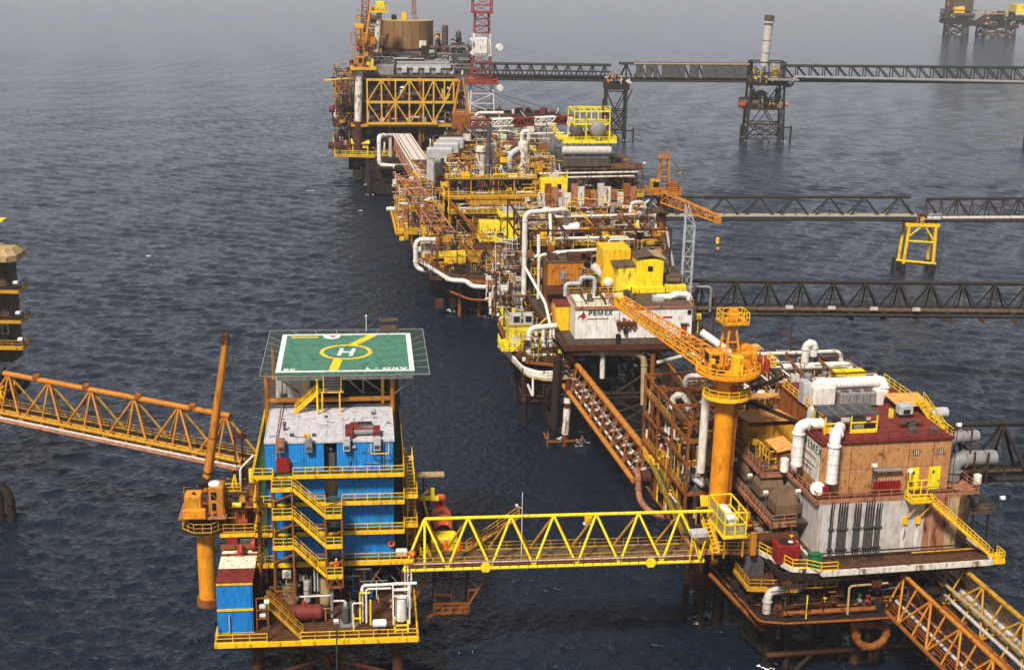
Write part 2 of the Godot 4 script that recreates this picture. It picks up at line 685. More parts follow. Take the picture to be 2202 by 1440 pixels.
func truss(t: Node3D, a: Vector3, b: Vector3, w: float, h: float, panels: int, m: String, o := {}) -> void:
	var u := (b - a).normalized()
	var s := u.cross(Vector3.UP).normalized()
	var up := Vector3(0, h, 0)
	var rc: float = o.get("rc", 0.26)
	var rd: float = o.get("rd", 0.17)
	var style: String = o.get("style", "warren")
	var inset: float = o.get("inset", 0.0)
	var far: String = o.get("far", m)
	var seg: int = o.get("seg", 8)
	var delta: bool = o.get("delta", false)  # three chords: both side trusses lean in to one top chord
	for side in [-1, 1]:
		var so: Vector3 = s * side * w / 2
		if delta:
			up = Vector3(0, h, 0) - so
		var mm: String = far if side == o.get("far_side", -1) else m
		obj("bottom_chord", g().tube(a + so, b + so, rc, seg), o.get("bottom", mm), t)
		if not delta or side == 1:
			obj("top_chord", g().tube(a + so + up + u * inset, b + so + up - u * inset, o.get("rt", rc), seg), o.get("top", m), t)
		for k in panels:
			var p0 := a.lerp(b, float(k) / panels) + so
			var p1 := a.lerp(b, float(k + 1) / panels) + so
			var pm := (p0 + p1) / 2
			if style == "warren":
				obj("diagonal", g().tube(p0, pm + up, rd, seg, -1, false), mm, t)
				obj("diagonal", g().tube(pm + up, p1, rd, seg, -1, false), mm, t)
			elif style == "warren_post":
				obj("diagonal", g().tube(p0, pm + up, rd, seg, -1, false), mm, t)
				obj("diagonal", g().tube(pm + up, p1, rd, seg, -1, false), mm, t)
				obj("post", g().tube(pm, pm + up, rd * 0.8, seg, -1, false), mm, t)
			else:
				obj("post", g().tube(p0, p0 + up, rd * 0.9, seg, -1, false), mm, t)
				if style == "pratt" or k % 2 == 0:
					obj("diagonal", g().tube(p0 + up, p1, rd, seg, -1, false), mm, t)
				else:
					obj("diagonal", g().tube(p0, p1 + up, rd, seg, -1, false), mm, t)
		if style in ["pratt", "alternate"]:
			obj("post", g().tube(b + so, b + so + up, rd * 0.9, seg, -1, false), mm, t)
	for k in panels + 1:
		var p := a.lerp(b, float(k) / panels)
		obj("cross_beam", g().bar(p - s * w / 2, p + s * w / 2, 0.22, 0.3), o.get("bottom", m), t)
		if o.get("top_ties", true) and not delta:
			var q := p if style in ["pratt", "alternate"] else a.lerp(b, (minf(k, panels - 1) + 0.5) / panels)
			obj("top_tie", g().bar(q + up - s * w / 2, q + up + s * w / 2, 0.14), far, t)
	if o.has("deck"):
		var dw: float = o.get("dw", w * 0.8)
		obj("walkway", g().obox((a + b) / 2 + P(0, 0.25, 0), (b - a) / 2, Vector3(0, 0.05, 0), s * dw / 2), o.deck, t)
	if o.has("rail"):
		var d2: float = o.get("dw", w * 0.8) / 2
		for side in [-1, 1]:
			obj("railing", g().rail([a + s * side * d2 + P(0, 0.3, 0), b + s * side * d2 + P(0, 0.3, 0)], 1.1, 2.0), o.rail, t)
	for q in o.get("pipes", []):
		obj("pipe", g().tube(a + s * q[0] + P(0, q[1], 0), b + s * q[0] + P(0, q[1], 0), q[2], 8), q[3], t)


func stair(t: Node3D, a: Vector3, b: Vector3, w: float, m: String, treads := 12, tread_m := "") -> Node3D:
	# a straight flight from a (its head, centre) down to b
	var d := b - a
	var s := Vector3(d.x, 0, d.z).normalized().cross(Vector3.UP)
	var flight := obj("flight", g().bar(a + s * w / 2, b + s * w / 2, 0.1, 0.42).bar(a - s * w / 2, b - s * w / 2, 0.1, 0.42), m, t)
	for k in treads:
		var p := a.lerp(b, (k + 0.5) / treads)
		obj("tread", g().obox(p, s * (w / 2 - 0.06), Vector3(0, 0.03, 0), Vector3(d.x, 0, d.z).normalized() * 0.15), tread_m if tread_m else m, flight)
	for side in [-1, 1]:
		obj("handrail", g().rail([a + s * side * w / 2, b + s * side * w / 2], 1.05, 1.4, 0.07, false), m, flight)
	return flight


func ladder(t: Node3D, a: Vector3, b: Vector3, w: float, m: String, out := Vector3(1, 0, 0)) -> void:
	var s := g().bar(a - out * w / 2, b - out * w / 2, 0.08).bar(a + out * w / 2, b + out * w / 2, 0.08)
	var k := 0.2
	while k < a.distance_to(b):
		var p := a + (b - a).normalized() * k
		s.bar(p - out * w / 2, p + out * w / 2, 0.05)
		k += 0.45
	obj("ladder", s, m, t)


func flood(at: Vector3, h: float, label: String, turn := 0.0) -> void:
	var t := local("floodlight_post", label, "floodlight", at, turn, "floodlights on the platforms")
	obj("post", g().tube(P(0, 0, 0), P(0, h, 0), 0.07, 6), "steel_dark", t)
	var o := obj("lamp_head", g().obox(P(0, h, 0.18), P(0.3, 0, 0), P(0, 0.2, -0.08), P(0, 0.08, 0.2)), "white_clean", t)
	obj("lens", g().obox(P(0, h - 0.1, 0.4), P(0.24, 0, 0), P(0, 0.14, -0.05), P(0, 0.01, 0.02)), "steel_light", o)


func flat_text(parent: Node3D, words: String, high: float, at: Vector3, right: Vector3, up: Vector3, m: String, stretch := 1.0, called := "lettering") -> void:
	# lettering as thin solid letters; at is its lower start corner in the parent's frame
	var tm := TextMesh.new()
	tm.text = words
	var fnt := SystemFont.new()
	fnt.font_names = PackedStringArray(["Droid Sans"])
	fnt.font_weight = 700
	tm.font = fnt
	tm.font_size = 64
	tm.pixel_size = high / 46.0
	tm.depth = 0.03
	tm.horizontal_alignment = HORIZONTAL_ALIGNMENT_LEFT
	tm.vertical_alignment = VERTICAL_ALIGNMENT_BOTTOM
	var o := MeshInstance3D.new()
	o.name = called
	o.mesh = tm
	o.material_override = M[m]
	o.transform = Transform3D(Basis(right * stretch, up, right.cross(up)), at - base[parent])
	parent.add_child(o, true)


func vent(t: Node3D, at: Vector3, h: float, r: float, m: String) -> void:
	# an upright pipe bent over at the top like a walking stick
	obj("vent_pipe", g().path([at, at + P(0, h, 0), at + P(r * 5, h, 0), at + P(r * 5, h - r * 5, 0)], r, 8, r * 2.4), m, t)


# ---- people: one skin over a skeleton of tapered bones -------------------------------

func figure(called: String, label: String, at: Vector3, turn: float, bones: Array, group := "") -> Node3D:
	var t := local(called, label, "person", at, turn, group)
	var cell := 0.035
	var lo := Vector3(1e9, 1e9, 1e9)
	var hi := -lo
	for b in bones:
		for e in [b[0], b[1]]:
			lo = lo.min(e - Vector3.ONE * 0.22)
			hi = hi.max(e + Vector3.ONE * 0.22)
	var nx := int((hi.x - lo.x) / cell) + 1
	var ny := int((hi.y - lo.y) / cell) + 1
	var nz := int((hi.z - lo.z) / cell) + 1
	var fld := PackedFloat32Array()
	fld.resize(nx * ny * nz)
	fld.fill(9.0)
	var near := PackedByteArray()
	near.resize(nx * ny * nz)
	for k in bones.size():
		var a: Vector3 = bones[k][0]
		var b: Vector3 = bones[k][1]
		var ra: float = bones[k][2]
		var rb: float = bones[k][3]
		var reach := Vector3.ONE * (maxf(ra, rb) + 0.12)
		var p0 := ((a.min(b) - reach - lo) / cell).floor().max(Vector3.ZERO)
		var p1 := ((a.max(b) + reach - lo) / cell).ceil()
		var ab := b - a
		for x in range(int(p0.x), mini(int(p1.x), nx)):
			for y in range(int(p0.y), mini(int(p1.y), ny)):
				for z in range(int(p0.z), mini(int(p1.z), nz)):
					var p := lo + Vector3(x, y, z) * cell
					var f := clampf((p - a).dot(ab) / maxf(ab.length_squared(), 1e-6), 0, 1)
					var d := p.distance_to(a + ab * f) - lerpf(ra, rb, f)
					var q := (x * ny + y) * nz + z
					if d < fld[q]:
						near[q] = k
					var hh := maxf(0.03 - absf(d - fld[q]), 0.0) / 0.03
					fld[q] = minf(d, fld[q]) - hh * hh * 0.03 * 0.25
	var s := g()
	var idx := {}
	for x in nx - 1:
		for y in ny - 1:
			for z in nz - 1:
				var q := (x * ny + y) * nz + z
				var c := [fld[q], fld[q + 1], fld[q + nz], fld[q + nz + 1], fld[q + ny * nz], fld[q + ny * nz + 1], fld[q + ny * nz + nz], fld[q + ny * nz + nz + 1]]
				var ins := 0
				for e in c:
					if e < 0:
						ins += 1
				if ins == 0 or ins == 8:
					continue
				var acc := Vector3.ZERO
				var m := 0
				for e in [[0, 1], [2, 3], [4, 5], [6, 7], [0, 2], [1, 3], [4, 6], [5, 7], [0, 4], [1, 5], [2, 6], [3, 7]]:
					if (c[e[0]] < 0) != (c[e[1]] < 0):
						var f: float = c[e[0]] / (c[e[0]] - c[e[1]])
						acc += Vector3(e[0] >> 2, (e[0] >> 1) & 1, e[0] & 1).lerp(Vector3(e[1] >> 2, (e[1] >> 1) & 1, e[1] & 1), f)
						m += 1
				idx[q] = s.v.size()
				s.v.append(lo + (Vector3(x, y, z) + acc / m) * cell)
				s.n.append(Vector3(c[4] + c[5] + c[6] + c[7] - c[0] - c[1] - c[2] - c[3], c[2] + c[3] + c[6] + c[7] - c[0] - c[1] - c[4] - c[5], c[1] + c[3] + c[5] + c[7] - c[0] - c[2] - c[4] - c[6]).normalized())
				s.c.append((bones[near[q]][4] as Color).srgb_to_linear())
	var sx := ny * nz
	for x in range(1, nx - 1):
		for y in range(1, ny - 1):
			for z in range(1, nz - 1):
				var q := (x * ny + y) * nz + z
				for ax in [[sx, nz, 1], [nz, 1, sx], [1, sx, nz]]:
					if (fld[q] < 0) != (fld[q + ax[0]] < 0):
						var k := [q - ax[1] - ax[2], q - ax[2], q, q - ax[1]]
						if idx.has(k[0]) and idx.has(k[1]) and idx.has(k[2]) and idx.has(k[3]):
							var w := [idx[k[0]], idx[k[1]], idx[k[2]], idx[k[3]]]
							if fld[q] < 0:
								s.i.append_array([w[0], w[2], w[1], w[0], w[3], w[2]])
							else:
								s.i.append_array([w[0], w[1], w[2], w[0], w[2], w[3]])
	obj("body", s, "clothes", t)
	return t


func worker(label: String, at: Vector3, turn: float, arms := 0, group := "") -> void:
	# a standing worker in coveralls; arms 1: one hand forward on a rail, 2: both forward
	var k := Color(0.95, 0.4, 0.04)
	var skin := Color(0.55, 0.34, 0.24)
	var boot := Color(0.08, 0.07, 0.06)
	var b := [
		[P(0, 0.98, 0), P(0, 1.12, 0.01), 0.145, 0.14, k], [P(0, 1.12, 0.01), P(0, 1.36, 0), 0.14, 0.155, k], [P(-0.13, 1.42, 0), P(0.13, 1.42, 0), 0.085, 0.085, k],
		[P(0, 1.44, 0), P(0, 1.56, 0.015), 0.06, 0.055, skin], [P(0, 1.64, 0.02), P(0, 1.7, 0.02), 0.085, 0.095, skin], [P(0, 1.65, 0.1), P(0, 1.63, 0.115), 0.018, 0.02, skin],
		[P(-0.1, 0.93, 0), P(-0.11, 0.52, 0.03), 0.105, 0.075, k], [P(-0.11, 0.52, 0.03), P(-0.12, 0.13, -0.02), 0.075, 0.06, k], [P(-0.12, 0.06, -0.03), P(-0.13, 0.045, 0.14), 0.055, 0.045, boot],
		[P(0.1, 0.93, 0), P(0.11, 0.52, 0.02), 0.105, 0.075, k], [P(0.11, 0.52, 0.02), P(0.13, 0.13, -0.03), 0.075, 0.06, k], [P(0.13, 0.06, -0.04), P(0.15, 0.045, 0.13), 0.055, 0.045, boot],
	]
	for s in [-1, 1]:
		var sh := P(0.2 * s, 1.41, 0)
		var el := P(0.27 * s, 1.12, -0.03)
		var ha := P(0.26 * s, 0.88, 0.06)
		if arms == 2 or arms == s:
			el = P(0.28 * s, 1.16, 0.1)
			ha = P(0.2 * s, 1.1, 0.36)
		b.append([sh, el, 0.066, 0.052, k])
		b.append([el, ha, 0.052, 0.04, k])
		var d := (ha - el).normalized()
		b.append([ha, ha + d * 0.07, 0.036, 0.04, skin])
		for f in 4:
			var o := ha + d * 0.08 + Vector3(0.018 * (f - 1.5), 0, 0)
			b.append([o, o + d * 0.05 + P(-0.01 * s, 0, 0.01), 0.012, 0.01, skin])
		b.append([ha + d * 0.03 + P(-0.03 * s, 0, 0.02), ha + d * 0.07 + P(-0.05 * s, 0, 0.04), 0.014, 0.011, skin])
	var t := figure("person", label, at, turn, b, group)
	var hat := g().dome(P(0, 1.72, 0.02), 0.125, 0.13).tube(P(0, 1.7, 0.02), P(0, 1.725, 0.02), 0.15, 14)
	obj("helmet", hat, "white_clean", t)
	obj("boots", g().cbox(-0.19, 0.0, -0.09, -0.07, 0.12, 0.19, 0.03).cbox(0.07, 0.0, -0.1, 0.2, 0.12, 0.18, 0.03), "black", t)
	for s in [-1, 1]:
		obj("eye", g().ball(P(0.035 * s, 1.68, 0.105), 0.012, 6), "black", t)


func clutter(t: Node3D, x0: float, y0: float, z0: float, x1: float, y1: float, z1: float, seed_: int, pipes: int, vessels: int, boxes: int, mats: Array, thick := 1.0) -> void:
	# pipe runs, tanks, valves and cabinets of a process deck, all standing or held within its bounds
	var r := RandomNumberGenerator.new()
	r.seed = seed_
	for k in pipes:
		var y := lerpf(y0 + 0.3, y1, r.randf() * r.randf())
		var p := P(snappedf(r.randf_range(x0, x1), 0.6), y, snappedf(r.randf_range(z0, z1), 0.8))
		var q := p
		if r.randf() < 0.6:
			q.x = clampf(p.x + r.randf_range(3, 9) * (1 if r.randf() < 0.5 else -1), x0, x1)
		else:
			q.z = clampf(p.z + r.randf_range(3, 10) * (1 if r.randf() < 0.5 else -1), z0, z1)
		var rad := r.randf_range(0.09, 0.24) * thick
		var pts := [p, q]
		if r.randf() < 0.75:
			pts.push_front(P(p.x, y0, p.z))
		if r.randf() < 0.6:
			pts.append(P(q.x, y0 if r.randf() < 0.6 else minf(y1, q.y + 1.6), q.z))
		obj("pipe", g().path(pts, rad, 7, rad * 3.2), mats[r.randi() % mats.size()], t)
		if r.randf() < 0.35:
			var c := p.lerp(q, r.randf_range(0.3, 0.7))
			var d := (q - p).normalized()
			obj("valve", g().tube(c - d * rad * 1.2, c + d * rad * 1.2, rad * 1.9, 8).tube(c, c + P(0, rad * 4.5, 0), rad * 0.5, 6).tube(c + P(0, rad * 4.3, 0), c + P(0, rad * 4.9, 0), rad * 1.5, 8), ["red", "yellow", "steel", "signal_red"][r.randi() % 4], t)
	for k in vessels:
		var x := r.randf_range(x0 + 0.8, x1 - 0.8)
		var z := r.randf_range(z0 + 0.8, z1 - 0.8)
		var rad := r.randf_range(0.4, 0.85) * thick
		var m: String = mats[r.randi() % mats.size()]
		if r.randf() < 0.55:
			var h := minf(r.randf_range(2.0, 4.5) * thick, y1 - y0)
			var o := obj("vessel", g().vessel(P(x, y0 + 0.8, z), P(x, y0 + h, z), rad, 14), m, t)
			obj("skirt", g().tube(P(x, y0, z), P(x, y0 + 0.9, z), rad * 0.8, 10), "rust", o)
			obj("nozzle", g().tube(P(x, y0 + h, z), P(x, y0 + h + rad, z), rad * 0.22, 8), "rust_orange", o)
		else:
			var l := r.randf_range(1.5, 3.2) * thick
			var o := obj("vessel", g().vessel(P(x - l, y0 + rad + 0.6, z), P(x + l, y0 + rad + 0.6, z), rad, 14), m, t)
			obj("saddle", g().box(x - l * 0.7, y0, z - rad * 0.7, x - l * 0.7 + 0.3, y0 + rad + 0.3, z + rad * 0.7).box(x + l * 0.6, y0, z - rad * 0.7, x + l * 0.6 + 0.3, y0 + rad + 0.3, z + rad * 0.7), "rust", o)
	for k in boxes:
		var x := r.randf_range(x0 + 0.6, x1 - 1.8)
		var z := r.randf_range(z0 + 0.6, z1 - 1.4)
		var w := r.randf_range(0.7, 2.0)
		var h := r.randf_range(0.8, 2.2)
		var o := obj("cabinet", g().cbox(x, y0, z, x + w, y0 + h, z + r.randf_range(0.6, 1.4), 0.07), mats[r.randi() % mats.size()], t)


func frames(t: Node3D, x0: float, y0: float, z0: float, x1: float, y1: float, z1: float, nx: int, nz: int, ys: Array, m: String, w := 0.3) -> void:
	# an open steel frame: posts, and beams at the given levels
	for a in nx + 1:
		for b in nz + 1:
			var x := lerpf(x0, x1, float(a) / nx)
			var z := lerpf(z0, z1, float(b) / nz)
			obj("column", g().bar(P(x, y0, z), P(x, y1, z), w), m, t)
	for y in ys:
		for b in nz + 1:
			var z := lerpf(z0, z1, float(b) / nz)
			obj("beam", g().bar(P(x0, y, z), P(x1, y, z), w * 0.8, w * 1.3), m, t)
		for a in nx + 1:
			var x := lerpf(x0, x1, float(a) / nx)
			obj("beam", g().bar(P(x, y, z0), P(x, y, z1), w * 0.8, w * 1.3), m, t)


func lattice(t: Node3D, a: Vector3, b: Vector3, wa: float, wb: float, ha: float, hb: float, panels: int, m: String, rc := 0.16, rl := 0.08, across := Vector3.ZERO) -> void:
	# a four-chord lattice girder or mast from a to b
	var u := (b - a).normalized()
	var s := across if across != Vector3.ZERO else u.cross(Vector3.UP).normalized()
	var v := s.cross(u).normalized()
	var c := func(f: float, i: int) -> Vector3:
		return a.lerp(b, f) + s * lerpf(wa, wb, f) / 2 * (1 if i == 1 or i == 2 else -1) + v * lerpf(ha, hb, f) / 2 * (1 if i > 1 else -1)
	for i in 4:
		obj("chord", g().tube(c.call(0.0, i), c.call(1.0, i), rc, 6), m, t)
		var l := g()
		for k in panels:
			var f0 := float(k) / panels
			var f1 := float(k + 1) / panels
			var j := (i + 1) % 4
			l.tube(c.call(f0, i) if k % 2 == 0 else c.call(f0, j), c.call(f1, j) if k % 2 == 0 else c.call(f1, i), rl, 5, -1, false)
			l.tube(c.call(f0, i), c.call(f0, j), rl, 5, -1, false)
		obj("lacing", l, m, t)


func fuzz(t: Node3D, x0: float, y0: float, z0: float, x1: float, y1: float, z1: float, seed_: int, n: int, mats: Array, size := 1.0, called := "small_piping") -> void:
	# the crowd of small-bore pipes, posts, brackets and boxes that no one could count, one joined mesh per colour
	var r := RandomNumberGenerator.new()
	r.seed = seed_
	for m in mats:
		var s := g()
		for k in n:
			var p := P(r.randf_range(x0, x1), r.randf_range(y0, y1), r.randf_range(z0, z1))
			var w := r.randf_range(0.05, 0.13) * size
			var l := r.randf_range(0.8, 4.0) * size
			var kind := r.randf()
			if kind < 0.34:
				s.bar(P(p.x, maxf(y0, p.y - l), p.z), p, w)
				if r.randf() < 0.5:
					s.bar(p, P(clampf(p.x + l * (r.randf() - 0.5) * 2, x0, x1), p.y, p.z), w)
			elif kind < 0.6:
				s.bar(p, P(clampf(p.x + l * (1 if r.randf() < 0.5 else -1), x0, x1), p.y, p.z), w)
			elif kind < 0.74:
				s.bar(p, P(p.x, p.y, clampf(p.z + l * (1 if r.randf() < 0.5 else -1), z0, z1)), w)
			elif kind < 0.84:
				s.bar(p, P(clampf(p.x + l * 0.7, x0, x1), maxf(y0, p.y - l * 0.8), p.z), w)
			else:
				var e := r.randf_range(0.2, 0.6) * size
				var yb := y0 if r.randf() < 0.5 else p.y
				s.box(p.x - e, yb, p.z - e * 0.7, p.x + e, minf(y1, yb + e * r.randf_range(1.0, 2.4)), p.z + e * 0.7)
		obj(called, s, m, t).set_meta("kind", "stuff")


# ---- the quarters platform with the blue block and the helideck ----------------------

func quarters() -> void:
	frame(-22, -162.6, 6.2)
	var t := thing("jacket_platform", "rusty four-legged platform with yellow-edged decks under the blue quarters block", "oil platform", P(-2, 0, -10))
	jacket(t, [[-9.5, 4.5], [7.4, 4.5], [7.4, -27], [-9.5, -27]], 9.4, "rust", 0.7, [0.55], 0.1)
	for x in [-5.6, -3.4, -1.2, 1.0, 3.2]:
		obj("conductor", g().tube(P(x, -5, 1.5), P(x, 9.4, 1.5), 0.28, 10), "rust_orange", t)
	var low := deck(t, "lower_deck", [[-14.4, 8.3], [10.2, 8.3], [10.2, -30], [-14.4, -30]], 10.0, 0.5, "deck_brown", "yellow", 0.6)
	joists(t, -14.2, -29.8, 10.0, 8.1, 9.3, "rust", 2.2, 0.7)
	obj("railing", g().rail([P(-14.4, 10, 8.25), P(-8.2, 10, 8.25)], 1.15, 1.9, 0.09), "yellow", low)
	obj("railing", g().rail([P(-4.2, 10, 8.25), P(10.1, 10, 8.25), P(10.1, 10, -5)], 1.15, 1.9, 0.09), "yellow", low)
	obj("railing", g().rail([P(-14.35, 10, 8.2), P(-14.35, 10, 6.0)], 1.15, 1.9, 0.09), "yellow", low)
	var main := deck(t, "main_deck", [[-10.0, 0.0], [9.9, 0.0], [9.9, -31], [-10.0, -31]], 16.5, 0.5, "grating_green", "yellow", 0.5)
	joists(t, -9.6, -30.6, 9.6, -0.4, 15.8, "rust_dark", 2.4, 0.8)
	obj("railing", g().rail([P(-10, 16.5, -0.05), P(-7.5, 16.5, -0.05)], 1.1, 1.5, 0.08), "yellow", main)
	obj("railing", g().rail([P(-5, 16.5, -0.05), P(-1.1, 16.5, -0.05)], 1.1, 1.5, 0.08), "yellow", main)
	obj("railing", g().rail([P(1.1, 16.5, -0.05), P(9.9, 16.5, -0.05)], 1.1, 1.5, 0.08), "yellow", main)
	for x in [-9.0, -2.4, 3.2, 8.6]:
		for z in [-0.9, -9.0, -18.0, -27.0]:
			obj("column", g().tube(P(x, 10, z), P(x, 16.2, z), 0.26, 10), "rust", t)
	obj("brace", g().tube(P(2.8, 10.2, -0.9), P(6.3, 16, -0.9), 0.14, 8), "rust_orange", t)
	obj("brace", g().tube(P(-9, 10.2, -9), P(-9, 16, -1.2), 0.16, 8), "rust", t)
	obj("bulkhead", g().box(-8.6, 10, -9.2, 8.4, 16.1, -8.9), "rust_dark", t)
	obj("side_frame", g().bar(P(-9.4, 10, 0.5), P(-9.4, 27.8, 0.2), 0.3).bar(P(-9.4, 13.2, 0.5), P(-7.4, 13.2, 2.0), 0.2).bar(P(-9.4, 12, -6), P(-9.4, 16, -0.2), 0.25), "rust_orange", t)

	fuzz(t, -9, 10.1, -8.6, 9, 15.8, 1.0, 301, 46, ["rust_dark", "rust", "steel", "white_rusty"], 0.9)
	fuzz(t, -9.6, 4, -20, 9, 9.2, 4.5, 302, 30, ["rust_dark", "rust"], 1.6, "hung_bracing")
	fuzz(t, -9.9, 10.1, 0.5, -8.4, 26, 1.2, 303, 24, ["rust_orange", "rust"], 0.8, "side_bracing")
	block()
	stair_tower()
	helideck()
	lower_deck_gear()
	left_crane()
	lifeboat()


func block() -> void:
	var t := thing("quarters_block", "blue corrugated four-storey quarters block with pale flat roof", "building", P(-0.4, 16.5, -8.5))
	var lv := [16.5, 20.62, 24.65, 28.35, 32.1]
	for k in 4:
		var y: float = lv[k] + 0.03
		var h: float = lv[k + 1] - lv[k] - 0.05
		obj("wall_panel", g().ribs(P(-8.4, y, -1.6), P(-1.15, y, -1.6), h, 0.36, 0.06), "blue", t)
		obj("wall_panel", g().ribs(P(0.45, y, -1.6), P(7.5, y, -1.6), h, 0.36, 0.06), "blue", t)
		obj("side_wall", g().ribs(P(7.5, y, -1.6), P(7.5, y, -15.5), h, 0.36, 0.06), "blue", t)
		obj("side_wall", g().ribs(P(-8.4, y, -15.5), P(-8.4, y, -1.6), h, 0.36, 0.06), "blue", t)
		obj("rear_wall", g().ribs(P(7.5, y, -15.5), P(-8.4, y, -15.5), h, 0.4, 0.06), "blue", t)
		var rec := obj("door_recess", g().box(-1.15, y, -2.9, 0.45, y + h, -2.75).box(-1.25, y, -2.75, -1.15, y + h, -1.7).box(0.45, y, -2.75, 0.55, y + h, -1.7), "opening" if k == 3 else "beige", t)
		obj("door", g().box(-0.85, y, -2.74, 0.15, y + 2.05, -2.66), "beige" if k < 3 else "steel_dark", rec)
		if k == 3:
			obj("exit_lamp", g().box(-0.5, y + 2.3, -2.7, -0.2, y + 2.62, -2.6), "white_clean", rec)
		obj("floor_edge", g().box(-8.45, lv[k] - 0.1, -15.5, 7.55, lv[k] + 0.02, -1.62), "steel_dark", t)
		# walkways round the front and the two sides
		if k > 0:
			var w := obj("walkway", g().box(-9.9, lv[k] - 0.12, -1.6, 8.8, lv[k] - 0.02, 0.0).box(-9.9, lv[k] - 0.12, -31, -8.42, lv[k] - 0.02, -1.62).box(7.52, lv[k] - 0.12, -31, 8.8, lv[k] - 0.02, -1.62), "grating_green", t)
			var e := g().bar(P(-9.9, lv[k] - 0.18, 0.03), P(8.8, lv[k] - 0.18, 0.03), 0.1, 0.38).bar(P(-9.93, lv[k] - 0.18, 0), P(-9.93, lv[k] - 0.18, -31), 0.1, 0.38).bar(P(8.83, lv[k] - 0.18, 0), P(8.83, lv[k] - 0.18, -31), 0.1, 0.38)
			obj("edge_beam", e, "yellow", w)
			var y2: float = lv[k]
			obj("railing", g().rail([P(-9.9, y2, -31), P(-9.9, y2, 0), P(-7.5, y2, 0)], 1.1, 1.5, 0.09), "yellow", w)
			if k == 3:
				obj("railing", g().rail([P(-5.0, y2, 0), P(8.8, y2, 0), P(8.8, y2, -31)], 1.1, 1.5, 0.09), "yellow", w)
			else:
				obj("railing", g().rail([P(-5.0, y2, 0), P(-1.1, y2, 0)], 1.1, 1.5, 0.09), "yellow", w)
				obj("railing", g().rail([P(1.1, y2, 0), P(8.8, y2, 0), P(8.8, y2, -31)], 1.1, 1.5, 0.09), "yellow", w)
			for x in [-8.3, 3.6, 6.6]:
				obj("bracket", g().bar(P(x, y2 - 1.5, -1.5), P(x, y2 - 0.25, -0.1), 0.12), "rust_orange", w)
	for x in [-6.6, 3.0, 5.5]:
		for k in 3:
			var wn := obj("wall_lamp", g().box(x, lv[k + 1] - 0.75, -1.52, x + 0.35, lv[k + 1] - 0.5, -1.3), "white_clean", t)
	var roof := obj("roof", g().box(-8.55, 32.1, -15.6, 7.65, 32.38, -1.45), "roof_white", t)
	for x in [-4.6, -0.9, 1.2, 5.2]:
		obj("roof_seam", g().bar(P(x, 32.4, -15.4), P(x, 32.4, -1.6), 0.06, 0.06), "steel_light", roof)
	obj("roof_edge", g().bar(P(-8.5, 32.42, -1.5), P(7.6, 32.42, -1.5), 0.08, 0.12).bar(P(-8.5, 32.42, -15.5), P(-8.5, 32.42, -1.5), 0.08, 0.12).bar(P(7.6, 32.42, -15.5), P(7.6, 32.42, -1.5), 0.08, 0.12), "white", roof)
	var hatch := obj("roof_hatch", g().box(3.0, 32.38, -7.6, 4.9, 32.7, -6.6), "steel_dark", roof)
	for k in 4:
		obj("louvre", g().box(3.1 + k * 0.45, 32.7, -7.5, 3.4 + k * 0.45, 32.76, -6.7), "black", hatch)
	obj("vent", g().tube(P(-6.2, 32.38, -5.6), P(-6.2, 33.3, -5.6), 0.18).ball(P(-6.2, 33.35, -5.6), 0.26, 8), "steel_dark", roof)
	obj("roof_stool", g().box(-3.7, 32.38, -3.4, -3.0, 32.75, -2.9), "yellow", roof)
	obj("roof_stool", g().box(4.6, 32.38, -4.2, 5.1, 32.8, -3.7), "yellow", roof)
	obj("pink_pipe", g().path([P(-7.0, 37, -16.2), P(-7.0, 33, -16.0), P(-7.0, 32.7, -1.3), P(-7.0, 28.6, -1.3)], 0.09, 8), "rust_pink", t)
	obj("wall_pipe", g().path([P(2.3, 32.3, -1.4), P(2.3, 30.2, -1.4), P(1.9, 28.6, -1.4)], 0.06, 6), "steel_dark", t)
	obj("wall_pipe", g().tube(P(6.3, 28.5, -1.4), P(6.3, 32, -1.4), 0.06, 6), "rust_pink", t)
	obj("wall_pipe", g().tube(P(6.0, 28.5, -1.4), P(6.0, 31.5, -1.4), 0.08, 6), "steel_dark", t)
	obj("small_box", g().box(-7.1, 28.5, -1.5, -5.4, 30.1, -0.9).box(-6.9, 30.1, -1.5, -5.6, 30.3, -1.0), "red", t)
	# the rear deckhouse and dark machinery bay below the helideck
	var c := thing("roof_deckhouse", "pale grey deckhouse under the helideck behind the blue block's roof", "deckhouse", P(-5.5, 32.4, -19))
	obj("wall", g().box(-7.9, 32.4, -22.5, -3.4, 36.4, -17.0), "white", c)
	obj("sign", g().box(-7.3, 33.1, -16.98, -6.4, 33.6, -16.94), "green", c)
	obj("bay_wall", g().box(1.2, 32.4, -22.5, 7.2, 36.0, -18.4), "grime_dark", c)
	obj("bay_post", g().box(1.1, 32.4, -18.3, 1.3, 36.2, -18.1).box(7.1, 32.4, -18.3, 7.3, 36.2, -18.1).box(1.1, 33.0, -18.2, 7.3, 33.35, -17.9), "steel_dark", c)
	obj("floor", g().box(-9.8, 31.9, -31, 8.8, 32.05, -15.7), "deck_grey", c)
	obj("passage_wall", g().box(-3.4, 32.4, -22.5, 1.1, 34.6, -21.0), "steel", c)
	obj("lamp", g().box(-0.9, 34.3, -20.9, -0.3, 34.6, -20.7).box(0.5, 34.4, -20.9, 1.0, 34.8, -20.7), "white_clean", c)
	# roof-top ducting and the four air-conditioners hung over the blue wall
	var d := thing("roof_duct", "rust-brown ducting in an angular run on the pale flat roof", "duct", P(3.4, 32.4, -4.2))
	obj("duct_box", g().cbox(1.5, 32.4, -4.6, 2.5, 33.5, -1.7, 0.08), "red_brown", d)
	obj("duct_box", g().cbox(2.1, 32.4, -5.6, 3.2, 33.4, -4.0, 0.08), "red_brown", d)
	obj("duct_box", g().cbox(5.0, 32.4, -4.2, 5.9, 33.4, -1.9, 0.08), "red_brown", d)
